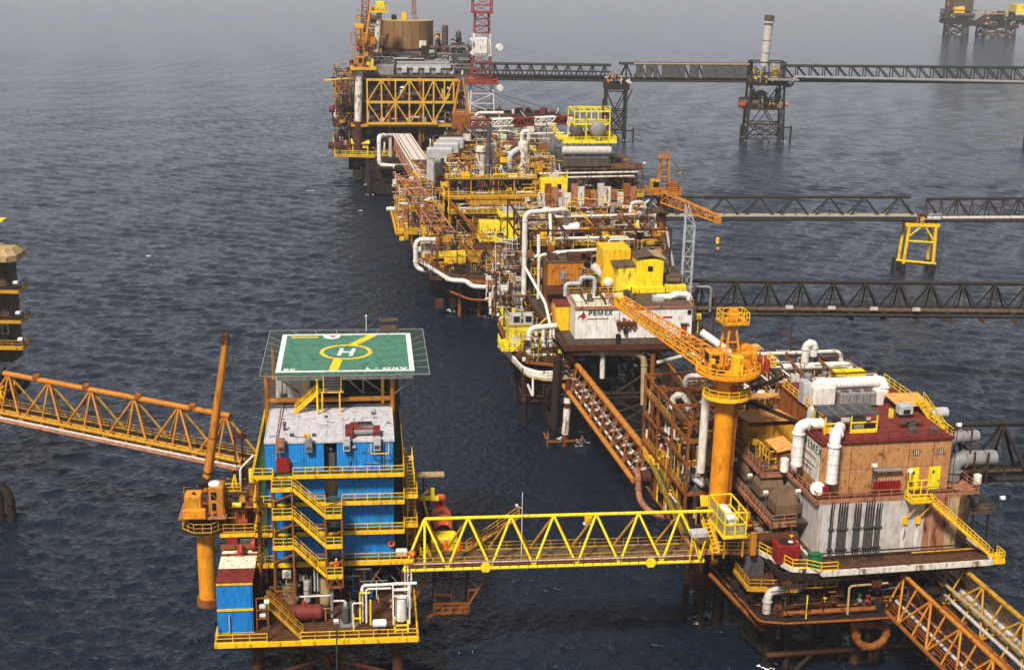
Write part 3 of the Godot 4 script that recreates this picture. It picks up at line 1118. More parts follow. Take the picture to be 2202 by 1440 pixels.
	obj("duct_tube", g().tube(P(2.4, 32.9, -2.9), P(5.2, 32.9, -3.1), 0.34, 12), "steel", d)
	obj("duct_tube", g().tube(P(2.6, 33.0, -4.2), P(5.2, 33.0, -3.8), 0.25, 10), "red_brown", d)
	var k := 0
	for q in [[-6.4, "brown-stained", "over the blue wall beside the pink pipe", "rust_pink"], [-3.0, "plain", "over the blue wall midway between the pink pipe and the dark doorway", "steel"], [1.7, "pale", "over the blue wall just beyond the dark doorway", "steel_light"], [5.5, "pale", "over the blue wall inside the yellow guard frame", "steel_light"]]:
		var a := thing("air_conditioner", "%s air-conditioner hung %s" % [q[1], q[2]], "air conditioner", P(q[0], 31, -1.1), "air-conditioners along the top of the blue wall")
		obj("casing", g().cbox(q[0] - 0.45, 31.2, -1.5, q[0] + 0.45, 32.9, -0.75, 0.06), q[3], a)
		obj("grille", g().box(q[0] - 0.35, 31.4, -0.748, q[0] + 0.35, 31.9, -0.72), "steel_dark", a)
		obj("cable", g().tube(P(q[0] + 0.7, 31, -1.4), P(q[0] + 0.7, 32.5, -1.4), 0.05, 6), "steel_dark", a)
		k += 1
	single("guard_frame", "yellow guard frame with white lamps round the last air-conditioner", "guard frame", P(5.5, 30.9, -0.6), g().bar(P(4.7, 30.9, -0.55), P(6.9, 30.9, -0.55), 0.12).bar(P(4.7, 30.9, -0.55), P(4.7, 32.2, -0.55), 0.1).bar(P(6.9, 30.9, -0.55), P(6.9, 32.2, -0.55), 0.1).bar(P(4.7, 30.9, -0.55), P(4.7, 30.9, -1.5), 0.1).bar(P(6.9, 30.9, -0.55), P(6.9, 30.9, -1.5), 0.1), "yellow")
	fuzz(d, -8, 32.42, -15, 7, 32.75, -2.4, 304, 26, ["steel_dark", "steel_light"], 0.5, "roof_cabling")
	fuzz(d, -8, 28.6, -1.5, 7.2, 31.8, -1.3, 305, 10, ["steel_dark", "steel_light"], 0.45, "wall_cabling")
	# life-saving gear at the bridge corner
	var raft := thing("life_raft_canister", "white life-raft canister on a rack at the blue block's corner by the bridge", "life raft", P(8.5, 16.5, -0.6))
	obj("canister", g().vessel(P(7.9, 17.4, -0.6), P(9.0, 17.4, -0.6), 0.5, 14), "white", raft)
	obj("rack", g().box(7.7, 16.5, -0.9, 7.85, 17.3, -0.3).box(9.0, 16.5, -0.9, 9.15, 17.3, -0.3).box(7.7, 16.85, -0.9, 9.15, 16.98, -0.3), "lifeboat_orange", raft)
	for q in [[9.75, 17.4, "on the railing beside the life-raft canister"], [7.2, 18.3, "on the wall over the life-raft canister"]]:
		var ring := g()
		var pts := []
		for j in 13:
			pts.append(P(q[0] + 0.36 * cos(TAU * j / 12), q[1] + 0.36 * sin(TAU * j / 12), -0.1 if q[0] > 8 else -1.3))
		single("lifebuoy", "round orange lifebuoy " + q[2], "lifebuoy", pts[0], ring.path(pts, 0.13, 8), "lifeboat_orange", "lifebuoys")


func stair_tower() -> void:
	var t := thing("stair_tower", "yellow zigzag outside stair on rusty posts against the blue block", "staircase", P(-3, 13, 2))
	var lv := [16.25, 20.35, 24.35, 28.05]
	for k in 4:
		if k > 0:
			var a := obj("landing", g().box(-7.45, lv[k] - 0.12, 0.05, -4.95, lv[k], 3.4), "grating_green", t)
			obj("edge", g().bar(P(-7.45, lv[k] - 0.2, 3.42), P(-4.95, lv[k] - 0.2, 3.42), 0.1, 0.42).bar(P(-7.47, lv[k] - 0.2, 0.06), P(-7.47, lv[k] - 0.2, 3.42), 0.1, 0.42), "yellow", a)
			obj("railing", g().rail([P(-7.42, lv[k], 0.1), P(-7.42, lv[k], 3.38), P(-4.98, lv[k], 3.38)], 1.1, 1.25, 0.09), "yellow", a)
		if k < 3:
			var b := obj("landing", g().box(-1.05, lv[k] - 0.12, 0.05, 1.0, lv[k], 3.4), "grating_green", t)
			obj("edge", g().bar(P(-1.05, lv[k] - 0.2, 3.42), P(1.0, lv[k] - 0.2, 3.42), 0.1, 0.42).bar(P(1.02, lv[k] - 0.2, 0.06), P(1.02, lv[k] - 0.2, 3.42), 0.1, 0.42), "yellow", b)
			obj("railing", g().rail([P(-1.0, lv[k], 3.38), P(0.98, lv[k], 3.38), P(0.98, lv[k], 0.1)], 1.1, 1.25, 0.09), "yellow", b)
			stair(t, P(-4.95, lv[k + 1] - 0.1, 2.7), P(-1.0, lv[k] - 0.1, 2.7), 1.15, "yellow", 13, "grating_green")
	for x in [-7.4, -5.0, -1.0, 1.0]:
		var y0 := 13.2 if x < -4 else 14.6
		var y1 := 28.0 if x < -4 else 24.2
		obj("post", g().bar(P(x, y0, 3.2), P(x, y1, 3.2), 0.24), "rust_orange", t)
		obj("post", g().bar(P(x, y0, 0.3), P(x, y1, 0.3), 0.24), "rust", t)
	for k in 4:
		var y: float = 14.2 + k * 4.0
		obj("cross_bar", g().bar(P(-7.4, y, 3.2), P(-5, y + 1.0 if k > 0 else y, 3.2), 0.18), "rust_orange", t)
		if k < 3:
			obj("cross_bar", g().bar(P(-1, y + 3.2, 3.2), P(1, y + 4.0, 3.2), 0.16), "rust_orange", t)
			obj("cross_bar", g().bar(P(-5, y + 4.9, 3.1), P(-1, y + 4.9, 3.1), 0.14), "rust_orange", t)
	for q in [[-7.4, -5.0, 13.2], [-1.0, 1.0, 14.6]]:
		obj("foot_truss", g().bar(P(q[0], q[2], 3.2), P(q[1], q[2], 3.2), 0.26).bar(P(q[0], q[2] + 1.1, 3.2), P(q[1], q[2] + 1.1, 3.2), 0.26).bar(P(q[0], q[2], 3.2), P((q[0] + q[1]) / 2, q[2] + 1.1, 3.2), 0.14).bar(P(q[1], q[2], 3.2), P((q[0] + q[1]) / 2, q[2] + 1.1, 3.2), 0.14), "rust_orange", t)
	worker("person in orange coveralls and white helmet standing on the foot landing of the yellow stair", P(0.2, 16.25, 2.3), 15, 1)


func helideck() -> void:
	var t := thing("helideck", "green square helideck with white border and netting above the blue block", "helideck", P(1.5, 38, -21.4))
	obj("deck_plate", g().box(-7.65, 37.55, -30.6, 10.65, 38.0, -12.3), "helideck_green", t)
	for q in [[-7.6, -12.9, 10.6, -12.35], [-7.6, -30.55, 10.6, -30.0], [-7.6, -30.0, -6.95, -12.9], [9.95, -30.0, 10.6, -12.9]]:
		obj("white_border", g().box(q[0], 38.0, q[1], q[2], 38.02, q[3]), "marking_white", t)
	var ring := g()
	for j in 48:
		var a := TAU * j / 48
		var b := TAU * (j + 1) / 48
		var o := P(1.5, 38.02, -21.4)
		ring.quad(o + P(cos(a), 0, -sin(a)) * 3.05, o + P(cos(a), 0, -sin(a)) * 3.6, o + P(cos(b), 0, -sin(b)) * 3.6, o + P(cos(b), 0, -sin(b)) * 3.05)
	obj("landing_circle", ring, "marking_yellow", t)
	var u := P(5.4, 0, -16.2).normalized()
	var w := P(u.z, 0, -u.x) * -0.62
	for q in [[P(-0.1, 38.01, -12.95), P(0.45, 38.01, -17.95)], [P(2.35, 38.01, -24.9), P(5.3, 38.01, -29.95)]]:
		var s := g()
		s.quad(q[0] + w, q[1] + w, q[1] - w, q[0] - w)
		obj("guide_stripe", s, "marking_yellow", t)
	var ha := P(0.12, 0, -1).normalized()
	var hs := P(1, 0, 0.12).normalized()
	var o2 := P(1.55, 38.015, -21.4)
	obj("landing_letter", g().obox(o2 - hs * 0.82, hs * 0.26, P(0, 0.01, 0), ha * 1.75).obox(o2 + hs * 0.82, hs * 0.26, P(0, 0.01, 0), ha * 1.75).obox(o2, hs * 0.58, P(0, 0.009, 0), ha * 0.26), "marking_white", t)
	flat_text(t, "AKO - 1", 0.95, P(9.7, 38.02, -14.25), P(-1, 0, 0), P(0, 0, 1), "marking_white", 1.25)
	flat_text(t, "36", 0.9, P(-5.0, 38.02, -14.2), P(-1, 0, 0), P(0, 0, 1), "marking_white", 1.2)
	obj("weight_marking", g().box(-6.3, 38.0, -29.3, -2.5, 38.02, -28.8), "marking_yellow", t)
	var disc := []
	for j in 13:
		disc.append([-0.6 + 1.25 * cos(PI * j / 12), -29.7 + 1.7 * sin(PI * j / 12)])
	obj("emblem_disc", g().prism(disc, 38.0, 38.02), "marking_white", t)
	obj("emblem", g().prism([[-1.0, -29.5], [-0.4, -28.7], [0.1, -29.5]], 38.02, 38.03), "lettering_red", t)
	# safety net on its outriggers
	var c0 := [P(-7.65, 37.7, -12.3), P(10.65, 37.7, -12.3), P(10.65, 37.7, -30.6), P(-7.65, 37.7, -30.6)]
	var c1 := [P(-9.5, 38.1, -10.4), P(12.5, 38.1, -10.4), P(12.5, 38.1, -32.4), P(-9.5, 38.1, -32.4)]
	for k in 4:
		var n := g()
		n.quad(c0[k], c1[k], c1[(k + 1) % 4], c0[(k + 1) % 4])
		var panel := obj("safety_net", n, "net", t)
		var f := g().bar(c1[k], c1[(k + 1) % 4], 0.11)
		for j in 8:
			f.bar(c0[k].lerp(c0[(k + 1) % 4], j / 7.0), c1[k].lerp(c1[(k + 1) % 4], j / 7.0), 0.08)
		obj("net_frame", f, "steel", panel)
	# steel below: girders, raking struts and the orange portal
	for x in [-6.5, -1.0, 4.5, 9.5]:
		obj("girder", g().bar(P(x, 37.2, -30.4), P(x, 37.2, -12.5), 0.35, 0.7), "steel_dark", t)
	obj("girder", g().bar(P(-7.4, 37.2, -12.6), P(10.4, 37.2, -12.6), 0.3, 0.7), "steel", t)
	for q in [[P(3.8, 33.6, -16.5), P(1.7, 36.9, -12.9)], [P(3.8, 36.9, -12.9), P(3.8, 33.6, -16.5)], [P(3.8, 36.9, -12.9), P(6.6, 33.6, -16.5)], [P(-4.9, 33.9, -16.5), P(-7.0, 36.9, -12.9)], [P(7.6, 33.8, -14.3), P(10.3, 36.9, -12.9)]]:
		obj("strut", g().tube(q[0], q[1], 0.12, 8), "steel", t)
	for q in [[-8.9, -14.0], [7.7, -14.0], [-8.9, -28.5], [7.7, -28.5]]:
		obj("column", g().tube(P(q[0], 28.2, q[1]), P(q[0], 37.5, q[1]), 0.32, 12), "bridge_orange", t)
	for q in [[-4.0, -15.2], [6.4, -15.2]]:
		obj("column", g().bar(P(q[0], 32.4, q[1]), P(q[0], 37.2, q[1]), 0.4), "yellow", t)
	obj("portal_beam", g().tube(P(-8.9, 33.6, -14.0), P(7.7, 33.7, -14.0), 0.34, 12), "bridge_orange", t)
	obj("mast_light", g().tube(P(4.3, 38, -31.6), P(4.3, 40.3, -31.6), 0.06, 6).ball(P(4.3, 40.4, -31.6), 0.16, 8), "white_clean", t)
	obj("monitor_stand", g().box(6.3, 38, -32.6, 8.7, 38.9, -31.8).box(6.2, 39.5, -32.8, 8.9, 39.7, -31.6).bar(P(6.4, 38.9, -32.2), P(6.4, 39.5, -32.2), 0.12).bar(P(8.6, 38.9, -32.2), P(8.6, 39.5, -32.2), 0.12), "brown_grey", t)
	# access stair
	var s2 := thing("helideck_stair", "yellow access stair and landing climbing from the pale roof to the helideck", "staircase", P(-0.5, 32.4, -12))
	obj("landing", g().box(-2.0, 35.2, -13.4, 1.2, 35.32, -12.0), "yellow", s2)
	for x in [-1.4, 0.9]:
		obj("rail_post", g().bar(P(x, 35.2, -12.1), P(x, 38.2, -12.5), 0.16), "bright_yellow", s2)
		obj("leg", g().bar(P(x - 0.2, 32.4, -12.2), P(x - 0.2, 35.2, -12.2), 0.2), "yellow", s2)
	for k in 7:
		obj("tread", g().box(-1.3, 35.5 + k * 0.36, -12.3 - k * 0.02, 0.85, 35.56 + k * 0.36, -12.05), "steel", s2)
	stair(s2, P(-2.1, 35.2, -12.7), P(-5.2, 32.4, -12.7), 1.0, "yellow", 9)
	obj("lamp_post", g().tube(P(-2.2, 32.4, -11.6), P(-2.2, 37.0, -11.6), 0.13, 8).ball(P(-2.2, 37.1, -11.6), 0.2, 8), "bright_yellow", s2)


func lower_deck_gear() -> void:
	var k := 0
	for q in [[-5.6, -0.6, 0.75, 4.2, "beige", "ochre-topped grey upright tank with dark bands, first of the row under the blue block"], [-3.6, -0.8, 0.5, 4.0, "wall_grey", "slim pale upright tank in the row under the blue block"], [-1.3, 0.1, 0.75, 4.6, "beige", "ochre-domed pale upright tank beside the foot of the yellow stair"]]:
		var t := thing("upright_tank", q[5], "tank", P(q[0], 10, q[1]), "upright tanks on the lower deck")
		obj("shell", g().vessel(P(q[0], 10.9, q[1]), P(q[0], 10 + q[3] - 0.4, q[1]), q[2], 16), q[4], t)
		obj("band", g().tube(P(q[0], 12.4, q[1]), P(q[0], 12.5, q[1]), q[2] + 0.03, 16), "steel_dark", t)
		obj("skirt", g().tube(P(q[0], 10, q[1]), P(q[0], 10.9, q[1]), q[2] * 0.8, 12), "rust", t)
		obj("nozzle", g().tube(P(q[0], 10 + q[3] - 0.2, q[1]), P(q[0], 10 + q[3] + 0.4, q[1]), 0.12, 8), "ochre", t)
		k += 1
	var w := thing("pressure_tank", "tall white upright tank in a white ladder frame on yellow legs at the deck corner", "tank", P(8.2, 10, 6.4))
	obj("shell", g().vessel(P(8.2, 11.6, 6.4), P(8.2, 14.4, 6.4), 0.72, 20), "white_clean", w)
	for x in [7.2, 9.2]:
		for z in [5.4, 7.4]:
			obj("frame_post", g().bar(P(x, 11.4, z), P(x, 16.0, z), 0.16), "white_clean", w)
	for y in [15.2, 16.0]:
		obj("frame_ring", g().bar(P(7.2, y, 7.4), P(9.2, y, 7.4), 0.15).bar(P(7.2, y, 5.4), P(9.2, y, 5.4), 0.15).bar(P(7.2, y, 5.4), P(7.2, y, 7.4), 0.15).bar(P(9.2, y, 5.4), P(9.2, y, 7.4), 0.15), "white_clean", w)
	for x in [7.4, 9.0]:
		obj("leg", g().bar(P(x, 10, 7.0), P(x, 11.6, 6.8), 0.22).bar(P(x, 10, 5.6), P(x, 11.6, 5.9), 0.22), "bright_yellow", w)
	obj("leg_frame", g().bar(P(7.4, 11.0, 7.0), P(9.0, 11.0, 7.0), 0.18).bar(P(7.4, 10.4, 7.0), P(9.0, 10.4, 7.0), 0.18), "bright_yellow", w)
	for y in [13.4, 14.2]:
		obj("valve", g().ball(P(7.0, y, 6.6), 0.25, 8), "rust_pink", w)
	var h := thing("horizontal_tank", "small white horizontal tank on dark saddles behind the yellow railing", "tank", P(5.5, 10, 6.9))
	obj("shell", g().vessel(P(4.85, 11.35, 6.9), P(6.2, 11.35, 6.9), 0.5, 18), "white_clean", h)
	obj("saddle", g().box(5.0, 10, 6.6, 5.3, 11.1, 7.2).box(5.8, 10, 6.6, 6.1, 11.1, 7.2), "steel_dark", h)
	var pp := thing("white_piping", "white pipework on yellow stands beside the tall white tank", "pipework", P(4.6, 10, 5.6))
	obj("pipe", g().path([P(3.4, 10.3, 4.2), P(3.4, 15.2, 4.2), P(10.2, 15.3, 4.2)], 0.2, 10, 0.5), "white", pp)
	obj("pipe", g().path([P(3.9, 10.3, 4.6), P(3.9, 14.9, 4.6), P(7.0, 14.9, 4.6)], 0.14, 10, 0.4), "white", pp)
	obj("pipe", g().path([P(2.2, 10.2, 5.2), P(2.2, 13.3, 5.2), P(3.4, 13.3, 5.2)], 0.11, 8, 0.3), "white", pp)
	obj("stand", g().bar(P(3.1, 10, 4.6), P(3.1, 14.4, 4.6), 0.2).bar(P(3.1, 14.4, 4.6), P(4.4, 14.4, 4.6), 0.2).bar(P(4.4, 10, 4.6), P(4.4, 13.4, 4.6), 0.2), "bright_yellow", pp)
	obj("stand", g().bar(P(2.3, 10, 5.9), P(2.3, 12.2, 5.9), 0.16).bar(P(2.3, 11.6, 5.9), P(3.3, 11.6, 5.9), 0.16), "bright_yellow", pp)
	obj("manifold", g().path([P(9.6, 15.3, 4.2), P(9.6, 15.3, 1), P(9.6, 12.0, 1), P(9.6, 10.2, 1)], 0.12, 8).path([P(9.2, 15.9, 3.2), P(9.2, 15.9, 0.4), P(9.2, 10.2, 0.4)], 0.1, 8).path([P(8.8, 16.0, 2.6), P(8.8, 14, 2.6), P(8.8, 10.2, 2.6)], 0.1, 8), "white_rusty", pp)
	var gp := thing("grey_piping", "pale grey pipes in front of the upright tanks under the blue block", "pipework", P(-2.5, 10, 2.5))
	obj("pipe", g().tube(P(-7.0, 13.0, 2.4), P(-0.5, 13.1, 2.4), 0.12, 8), "white", gp)
	obj("pipe", g().path([P(-0.4, 10.2, 2.6), P(-0.4, 13.9, 2.6), P(-0.4, 14.6, 0.6)], 0.22, 10), "steel", gp)
	obj("pipe", g().path([P(-0.4, 12.4, 2.6), P(1.3, 12.4, 2.6), P(1.3, 10.4, 2.6)], 0.14, 8), "white_rusty", gp)
	obj("pipe", g().path([P(-3.6, 10.2, 2.2), P(-3.6, 13, 2.2)], 0.1, 8), "steel_light", gp)
	obj("pipe", g().path([P(-2.6, 16, 0.8), P(-2.6, 13.0, 0.8)], 0.12, 8).path([P(-2.2, 16, 0.9), P(-2.2, 13.0, 0.9)], 0.1, 8), "steel_light", gp)
	obj("pipe", g().path([P(-1.6, 11.8, 3.4), P(-0.6, 11.8, 3.4)], 0.12, 8).path([P(-1.2, 10.2, 3.4), P(-1.2, 11.6, 3.4)], 0.12, 8), "rust_pink", gp)
	var rt := thing("rusty_drum_tank", "large dark rust-red horizontal drum behind the lower deck railing", "tank", P(-3.4, 10, 3.6))
	obj("shell", g().vessel(P(-5.6, 11.3, 3.2), P(-1.9, 11.3, 3.2), 1.0, 18), "red_brown", rt)
	obj("saddle", g().box(-5.0, 10, 2.6, -4.6, 10.7, 3.8).box(-2.9, 10, 2.6, -2.5, 10.7, 3.8), "rust", rt)
	obj("nozzle", g().tube(P(-3.9, 12.2, 3.2), P(-3.9, 12.8, 3.2), 0.3), "signal_red", rt)
	var pu := thing("grey_pump_unit", "dark grey upright filter unit with white pipe tops in the middle of the lower deck", "pump", P(1.4, 10, 4.6))
	obj("body", g().vessel(P(1.3, 10.5, 4.4), P(1.3, 12.4, 4.4), 0.5, 14).vessel(P(2.2, 10.5, 4.0), P(2.2, 12.8, 4.0), 0.5, 14), "steel_dark", pu)
	obj("cap", g().tube(P(1.3, 12.5, 4.4), P(1.3, 13.0, 4.4), 0.25), "steel_light", pu)
	obj("base_plate", g().box(0.6, 10, 3.4, 2.9, 10.25, 5.2), "steel", pu)
	var dr := thing("blue_door_frame", "blue door frame standing open in the dark bulkhead under the block", "door", P(3.2, 10, -2.6))
	obj("frame", g().bar(P(2.2, 10.2, -2.6), P(2.2, 14.4, -2.6), 0.24).bar(P(4.6, 10.2, -2.6), P(4.6, 14.4, -2.6), 0.24).bar(P(2.2, 10.3, -2.6), P(4.6, 10.3, -2.6), 0.24), "blue", dr)
	obj("panel", g().box(2.35, 10.4, -2.75, 4.5, 14.4, -2.65), "steel_dark", dr)
	obj("pipe", g().tube(P(3.6, 11, -2.5), P(3.6, 14.4, -2.5), 0.28, 10), "wall_grey", dr)
	var rs := thing("rusty_stair", "rust-streaked ochre stair dropping to the lower deck railing", "staircase", P(-5.5, 10, 6.5))
	stair(rs, P(-8.3, 14.6, 6.4), P(-4.0, 10.0, 6.9), 1.3, "ochre", 14, "rust")
	stair(rs, P(-8.0, 14.4, 4.6), P(-5.0, 11.2, 4.8), 1.0, "rust_orange", 10, "rust")
	var lc := thing("grey_locker_rack", "rusty locker rack with white boxes between blue container block and stair", "rack", P(-8.9, 10, 4.5))
	obj("rack", g().bar(P(-9.6, 10, 5.2), P(-9.6, 14.4, 5.2), 0.16).bar(P(-8.2, 10, 5.2), P(-8.2, 14.4, 5.2), 0.16).bar(P(-9.6, 11.6, 5.2), P(-8.2, 11.6, 5.2), 0.16).bar(P(-9.6, 12.8, 5.2), P(-8.2, 12.8, 5.2), 0.16).bar(P(-9.6, 14.4, 5.2), P(-8.2, 14.4, 5.2), 0.16), "rust_orange", lc)
	for y in [11.7, 12.9]:
		obj("box", g().cbox(-9.3, y, 4.4, -8.5, y + 0.4, 5.0, 0.06), "white", lc)
	flood(P(-8.1, 10, 7.9), 5.4, "tall floodlight post beside the rusty stair on the lower deck", 0)
	flood(P(0.2, 5, 8.5), 7.5, "dark lamp post rising through the lower deck's front railing", 180)

	# the container-like block at the deck's left end
	var c := thing("container_block", "two-storey blue container block with brown and stained white roof at the lower deck's end", "container", P(-12.3, 10, 0))
	obj("front_wall", g().ribs(P(-14.3, 13.3, 5.6), P(-10.0, 13.3, 5.6), 3.2, 0.2, 0.05), "blue", c)
	obj("front_wall", g().ribs(P(-14.3, 10.05, 5.6), P(-10.0, 10.05, 5.6), 3.0, 0.2, 0.05), "blue", c)
	obj("frame", g().box(-14.35, 13.02, 5.45, -9.95, 13.3, 5.75).box(-14.35, 16.5, 5.4, -9.95, 16.75, 5.75).box(-14.35, 10.0, 5.45, -9.95, 10.06, 5.7), "yellow", c)
	obj("side_wall", g().ribs(P(-10.0, 10.05, 5.6), P(-10.0, 10.05, -9.6), 6.4, 0.3, 0.05), "rust_dark", c)
	obj("side_wall", g().ribs(P(-14.3, 10.05, -9.6), P(-14.3, 10.05, 5.6), 6.4, 0.3, 0.05), "blue", c)
	obj("rear_wall", g().box(-14.3, 10, -9.7, -10.0, 16.5, -9.6), "blue", c)
	var roof := obj("roof", g().box(-14.4, 16.76, 1.9, -9.9, 16.95, 5.7), "red_roof", c)
	obj("roof_sheet", g().box(-14.4, 16.76, -1.7, -9.9, 16.98, 1.88), "roof_stained", roof)
	obj("roof_sheet", g().box(-14.4, 16.76, -2.6, -9.9, 16.9, -1.72), "red_roof", roof)
	obj("roof_sheet", g().box(-14.4, 16.76, -9.6, -9.9, 16.98, -2.62), "roof_stained", roof)
	obj("winch", g().cbox(-12.4, 17.0, -2.8, -11.5, 17.9, -1.5, 0.1).tube(P(-11.9, 17.5, -1.4), P(-11.9, 18.4, -2.0), 0.3), "signal_red", roof)
	for x in [-13.6, -11.2]:
		obj("ventilator", g().box(x, 17.0, -8.2, x + 1.1, 18.6, -7.0), "steel_dark", roof)
		obj("ventilator_cap", g().box(x - 0.08, 18.6, -8.3, x + 1.18, 18.85, -6.9), "steel_light", roof)
	obj("downpipe", g().bar(P(-12.9, 10.2, 5.75), P(-12.9, 12.4, 5.75), 0.4, 0.12), "steel_light", c)


func left_crane() -> void:
	var t := thing("pedestal_crane", "ochre pedestal crane with boom raised almost upright beside the blue block", "crane", P(-16.7, 10, -5.5))
	obj("pedestal", g().tube(P(-16.7, 9.2, -5.5), P(-16.7, 19.4, -5.5), 1.15, 20), "crane_orange", t)
	obj("base_plate", g().tube(P(-16.7, 8.6, -5.5), P(-16.7, 9.6, -5.5), 1.5, 16), "rust_orange", t)
	obj("pedestal_arm", g().box(-16.7, 8.6, -6.3, -13.5, 10.0, -4.7), "rust", t)
	obj("flare_ring", g().tube(P(-16.7, 18.8, -5.5), P(-16.7, 19.6, -5.5), 1.4, 18, 2.4), "rust_orange", t)
	var ring := []
	for j in 9:
		ring.append(P(-16.7 + 2.9 * cos(TAU * j / 8 + 0.39), 19.7, -5.5 + 2.9 * sin(TAU * j / 8 + 0.39)))
	var walk := obj("ring_walkway", g().tube(P(-16.7, 19.5, -5.5), P(-16.7, 19.65, -5.5), 2.95, 16), "rust_dark", t)
	obj("railing", g().rail(ring, 1.25, 1.3, 0.1), "ochre", walk)
	obj("slew_column", g().tube(P(-16.7, 19.6, -5.5), P(-16.7, 21.6, -5.5), 1.2, 18), "rust", t)
	obj("deck_plate", g().box(-19.7, 21.5, -8.2, -13.7, 21.75, -3.0), "rust_pink", t)
	var house := obj("machinery_house", g().cbox(-18.9, 21.75, -5.6, -16.8, 24.6, -3.4, 0.12), "crane_orange", t)
	obj("side_panel", g().box(-18.6, 22.8, -3.38, -17.2, 24.2, -3.3), "ochre", house)
	obj("fender", g().cbox(-19.0, 21.8, -3.4, -16.2, 23.0, -2.6, 0.1), "crane_orange", house)
	var cab := obj("cab", g().cbox(-15.9, 21.75, -6.4, -14.0, 25.6, -3.8, 0.15), "bridge_orange", t)
	obj("window", g().box(-15.6, 23.9, -3.79, -14.9, 24.9, -3.74), "glass", cab)
	obj("window", g().box(-15.5, 22.4, -3.79, -15.0, 23.4, -3.74), "glass", cab)
	obj("cab_roof", g().dome(P(-15.2, 25.6, -4.8), 0.8, 0.45), "white_clean", cab)
	obj("winch_drum", g().tube(P(-12.9, 22.9, -4.9), P(-11.7, 22.9, -4.9), 0.8, 16), "black", t)
	obj("drum_end", g().tube(P(-12.95, 23.0, -4.0), P(-11.8, 23.0, -3.9), 0.35, 12), "pale_yellow", t)
	obj("gantry", g().bar(P(-13.9, 21.8, -6.5), P(-12.8, 26.2, -6.5), 0.22).bar(P(-12.2, 21.8, -6.5), P(-12.8, 26.2, -6.5), 0.22).bar(P(-13.4, 24, -6.5), P(-12.4, 24, -6.5), 0.18).rail([P(-13.9, 24.2, -5.6), P(-12.0, 24.2, -5.6)], 1.1, 0.8, 0.1), "yellow", t)
	fuzz(t, -19.4, 21.8, -7.8, -13.8, 25, -3.1, 308, 22, ["ochre", "rust", "rust_orange", "black"], 0.6, "fittings")
	# box boom with stiffening bands
	var a := P(-16.5, 24.2, -6.2)
	var b := P(-13.2, 44.2, -6.8)
	var boom := obj("boom", g().tube(a, a.lerp(b, 0.55), 0.62, 4, 0.56).tube(a.lerp(b, 0.55), b, 0.52, 4, 0.42), "bridge_orange", t)
	for f in [0.12, 0.35, 0.5, 0.68]:
		obj("band", g().tube(a.lerp(b, f - 0.006), a.lerp(b, f + 0.006), 0.68 - 0.28 * f, 4), "rust", boom)
	obj("boom_head", g().cbox(-13.7, 43.6, -7.2, -12.8, 45.0, -6.4, 0.1), "rust", boom)
	obj("boom_foot", g().tube(P(-17.3, 25.4, -6), P(-15.4, 25.4, -6), 0.65, 12), "black", t)
	obj("hoist_rope", g().tube(P(-12.5, 44.4, -6.8), P(-12.5, 26, -6.8), 0.05, 5), "steel_dark", t)
	# the deck tier between crane and block with its clutter
	var d := thing("winch_deck", "rust and ochre winch deck between the pedestal crane and the blue block", "deck", P(-12, 19.5, -8))
	obj("plate", g().box(-14.6, 19.2, -14, -10.0, 19.45, -3.2), "rust", d)
	obj("railing", g().rail([P(-14.2, 19.5, -3.3), P(-10.1, 19.5, -3.3)], 1.15, 1.3, 0.09), "ochre", d)
	obj("edge_beam", g().bar(P(-14.6, 19.2, -3.2), P(-10, 19.2, -3.2), 0.2, 0.5), "yellow", d)
	obj("beam", g().bar(P(-14.6, 17.6, -3.2), P(-10, 17.6, -3.2), 0.2, 0.6), "rust_orange", d)
	obj("locker", g().cbox(-13.8, 17.8, -3.7, -12.4, 18.9, -3.2, 0.06), "red", d)
	obj("locker", g().cbox(-12.1, 17.8, -3.7, -10.7, 18.6, -3.2, 0.06), "steel_dark", d)
	obj("winch", g().cbox(-12.6, 19.5, -7, -11.2, 21.4, -5.2, 0.15).tube(P(-12.8, 20.3, -4.6), P(-11.2, 20.3, -4.6), 0.5), "signal_red", d)
	obj("engine", g().cbox(-11.6, 19.5, -10, -10.1, 22.6, -7, 0.15).cbox(-11.2, 22.6, -9, -10.4, 24.4, -8, 0.1), "rust_orange", d)
	obj("pipe", g().path([P(-12.2, 24.0, -8), P(-12.2, 26.4, -8), P(-10.4, 28.2, -8)], 0.16, 8), "white", d)
	obj("exhaust", g().tube(P(-10.8, 24.4, -8.5), P(-10.8, 26.2, -8.5), 0.4), "pale_yellow", d)
	obj("mast", g().bar(P(-13.2, 26.0, -12), P(-13.2, 30.6, -12), 0.2).bar(P(-12.2, 24, -12), P(-12.2, 30.0, -12), 0.2).bar(P(-13.4, 29.4, -12), P(-11.6, 29.4, -12), 0.6), "rust", d)
	fuzz(d, -14.4, 19.5, -13, -10.1, 25, -3.6, 307, 34, ["ochre", "rust", "rust_orange", "rust_dark"], 0.9)
	obj("drum", g().tube(P(-10.7, 17.9, -3.1), P(-10.2, 17.9, -3.1), 0.8, 14), "signal_red", d)


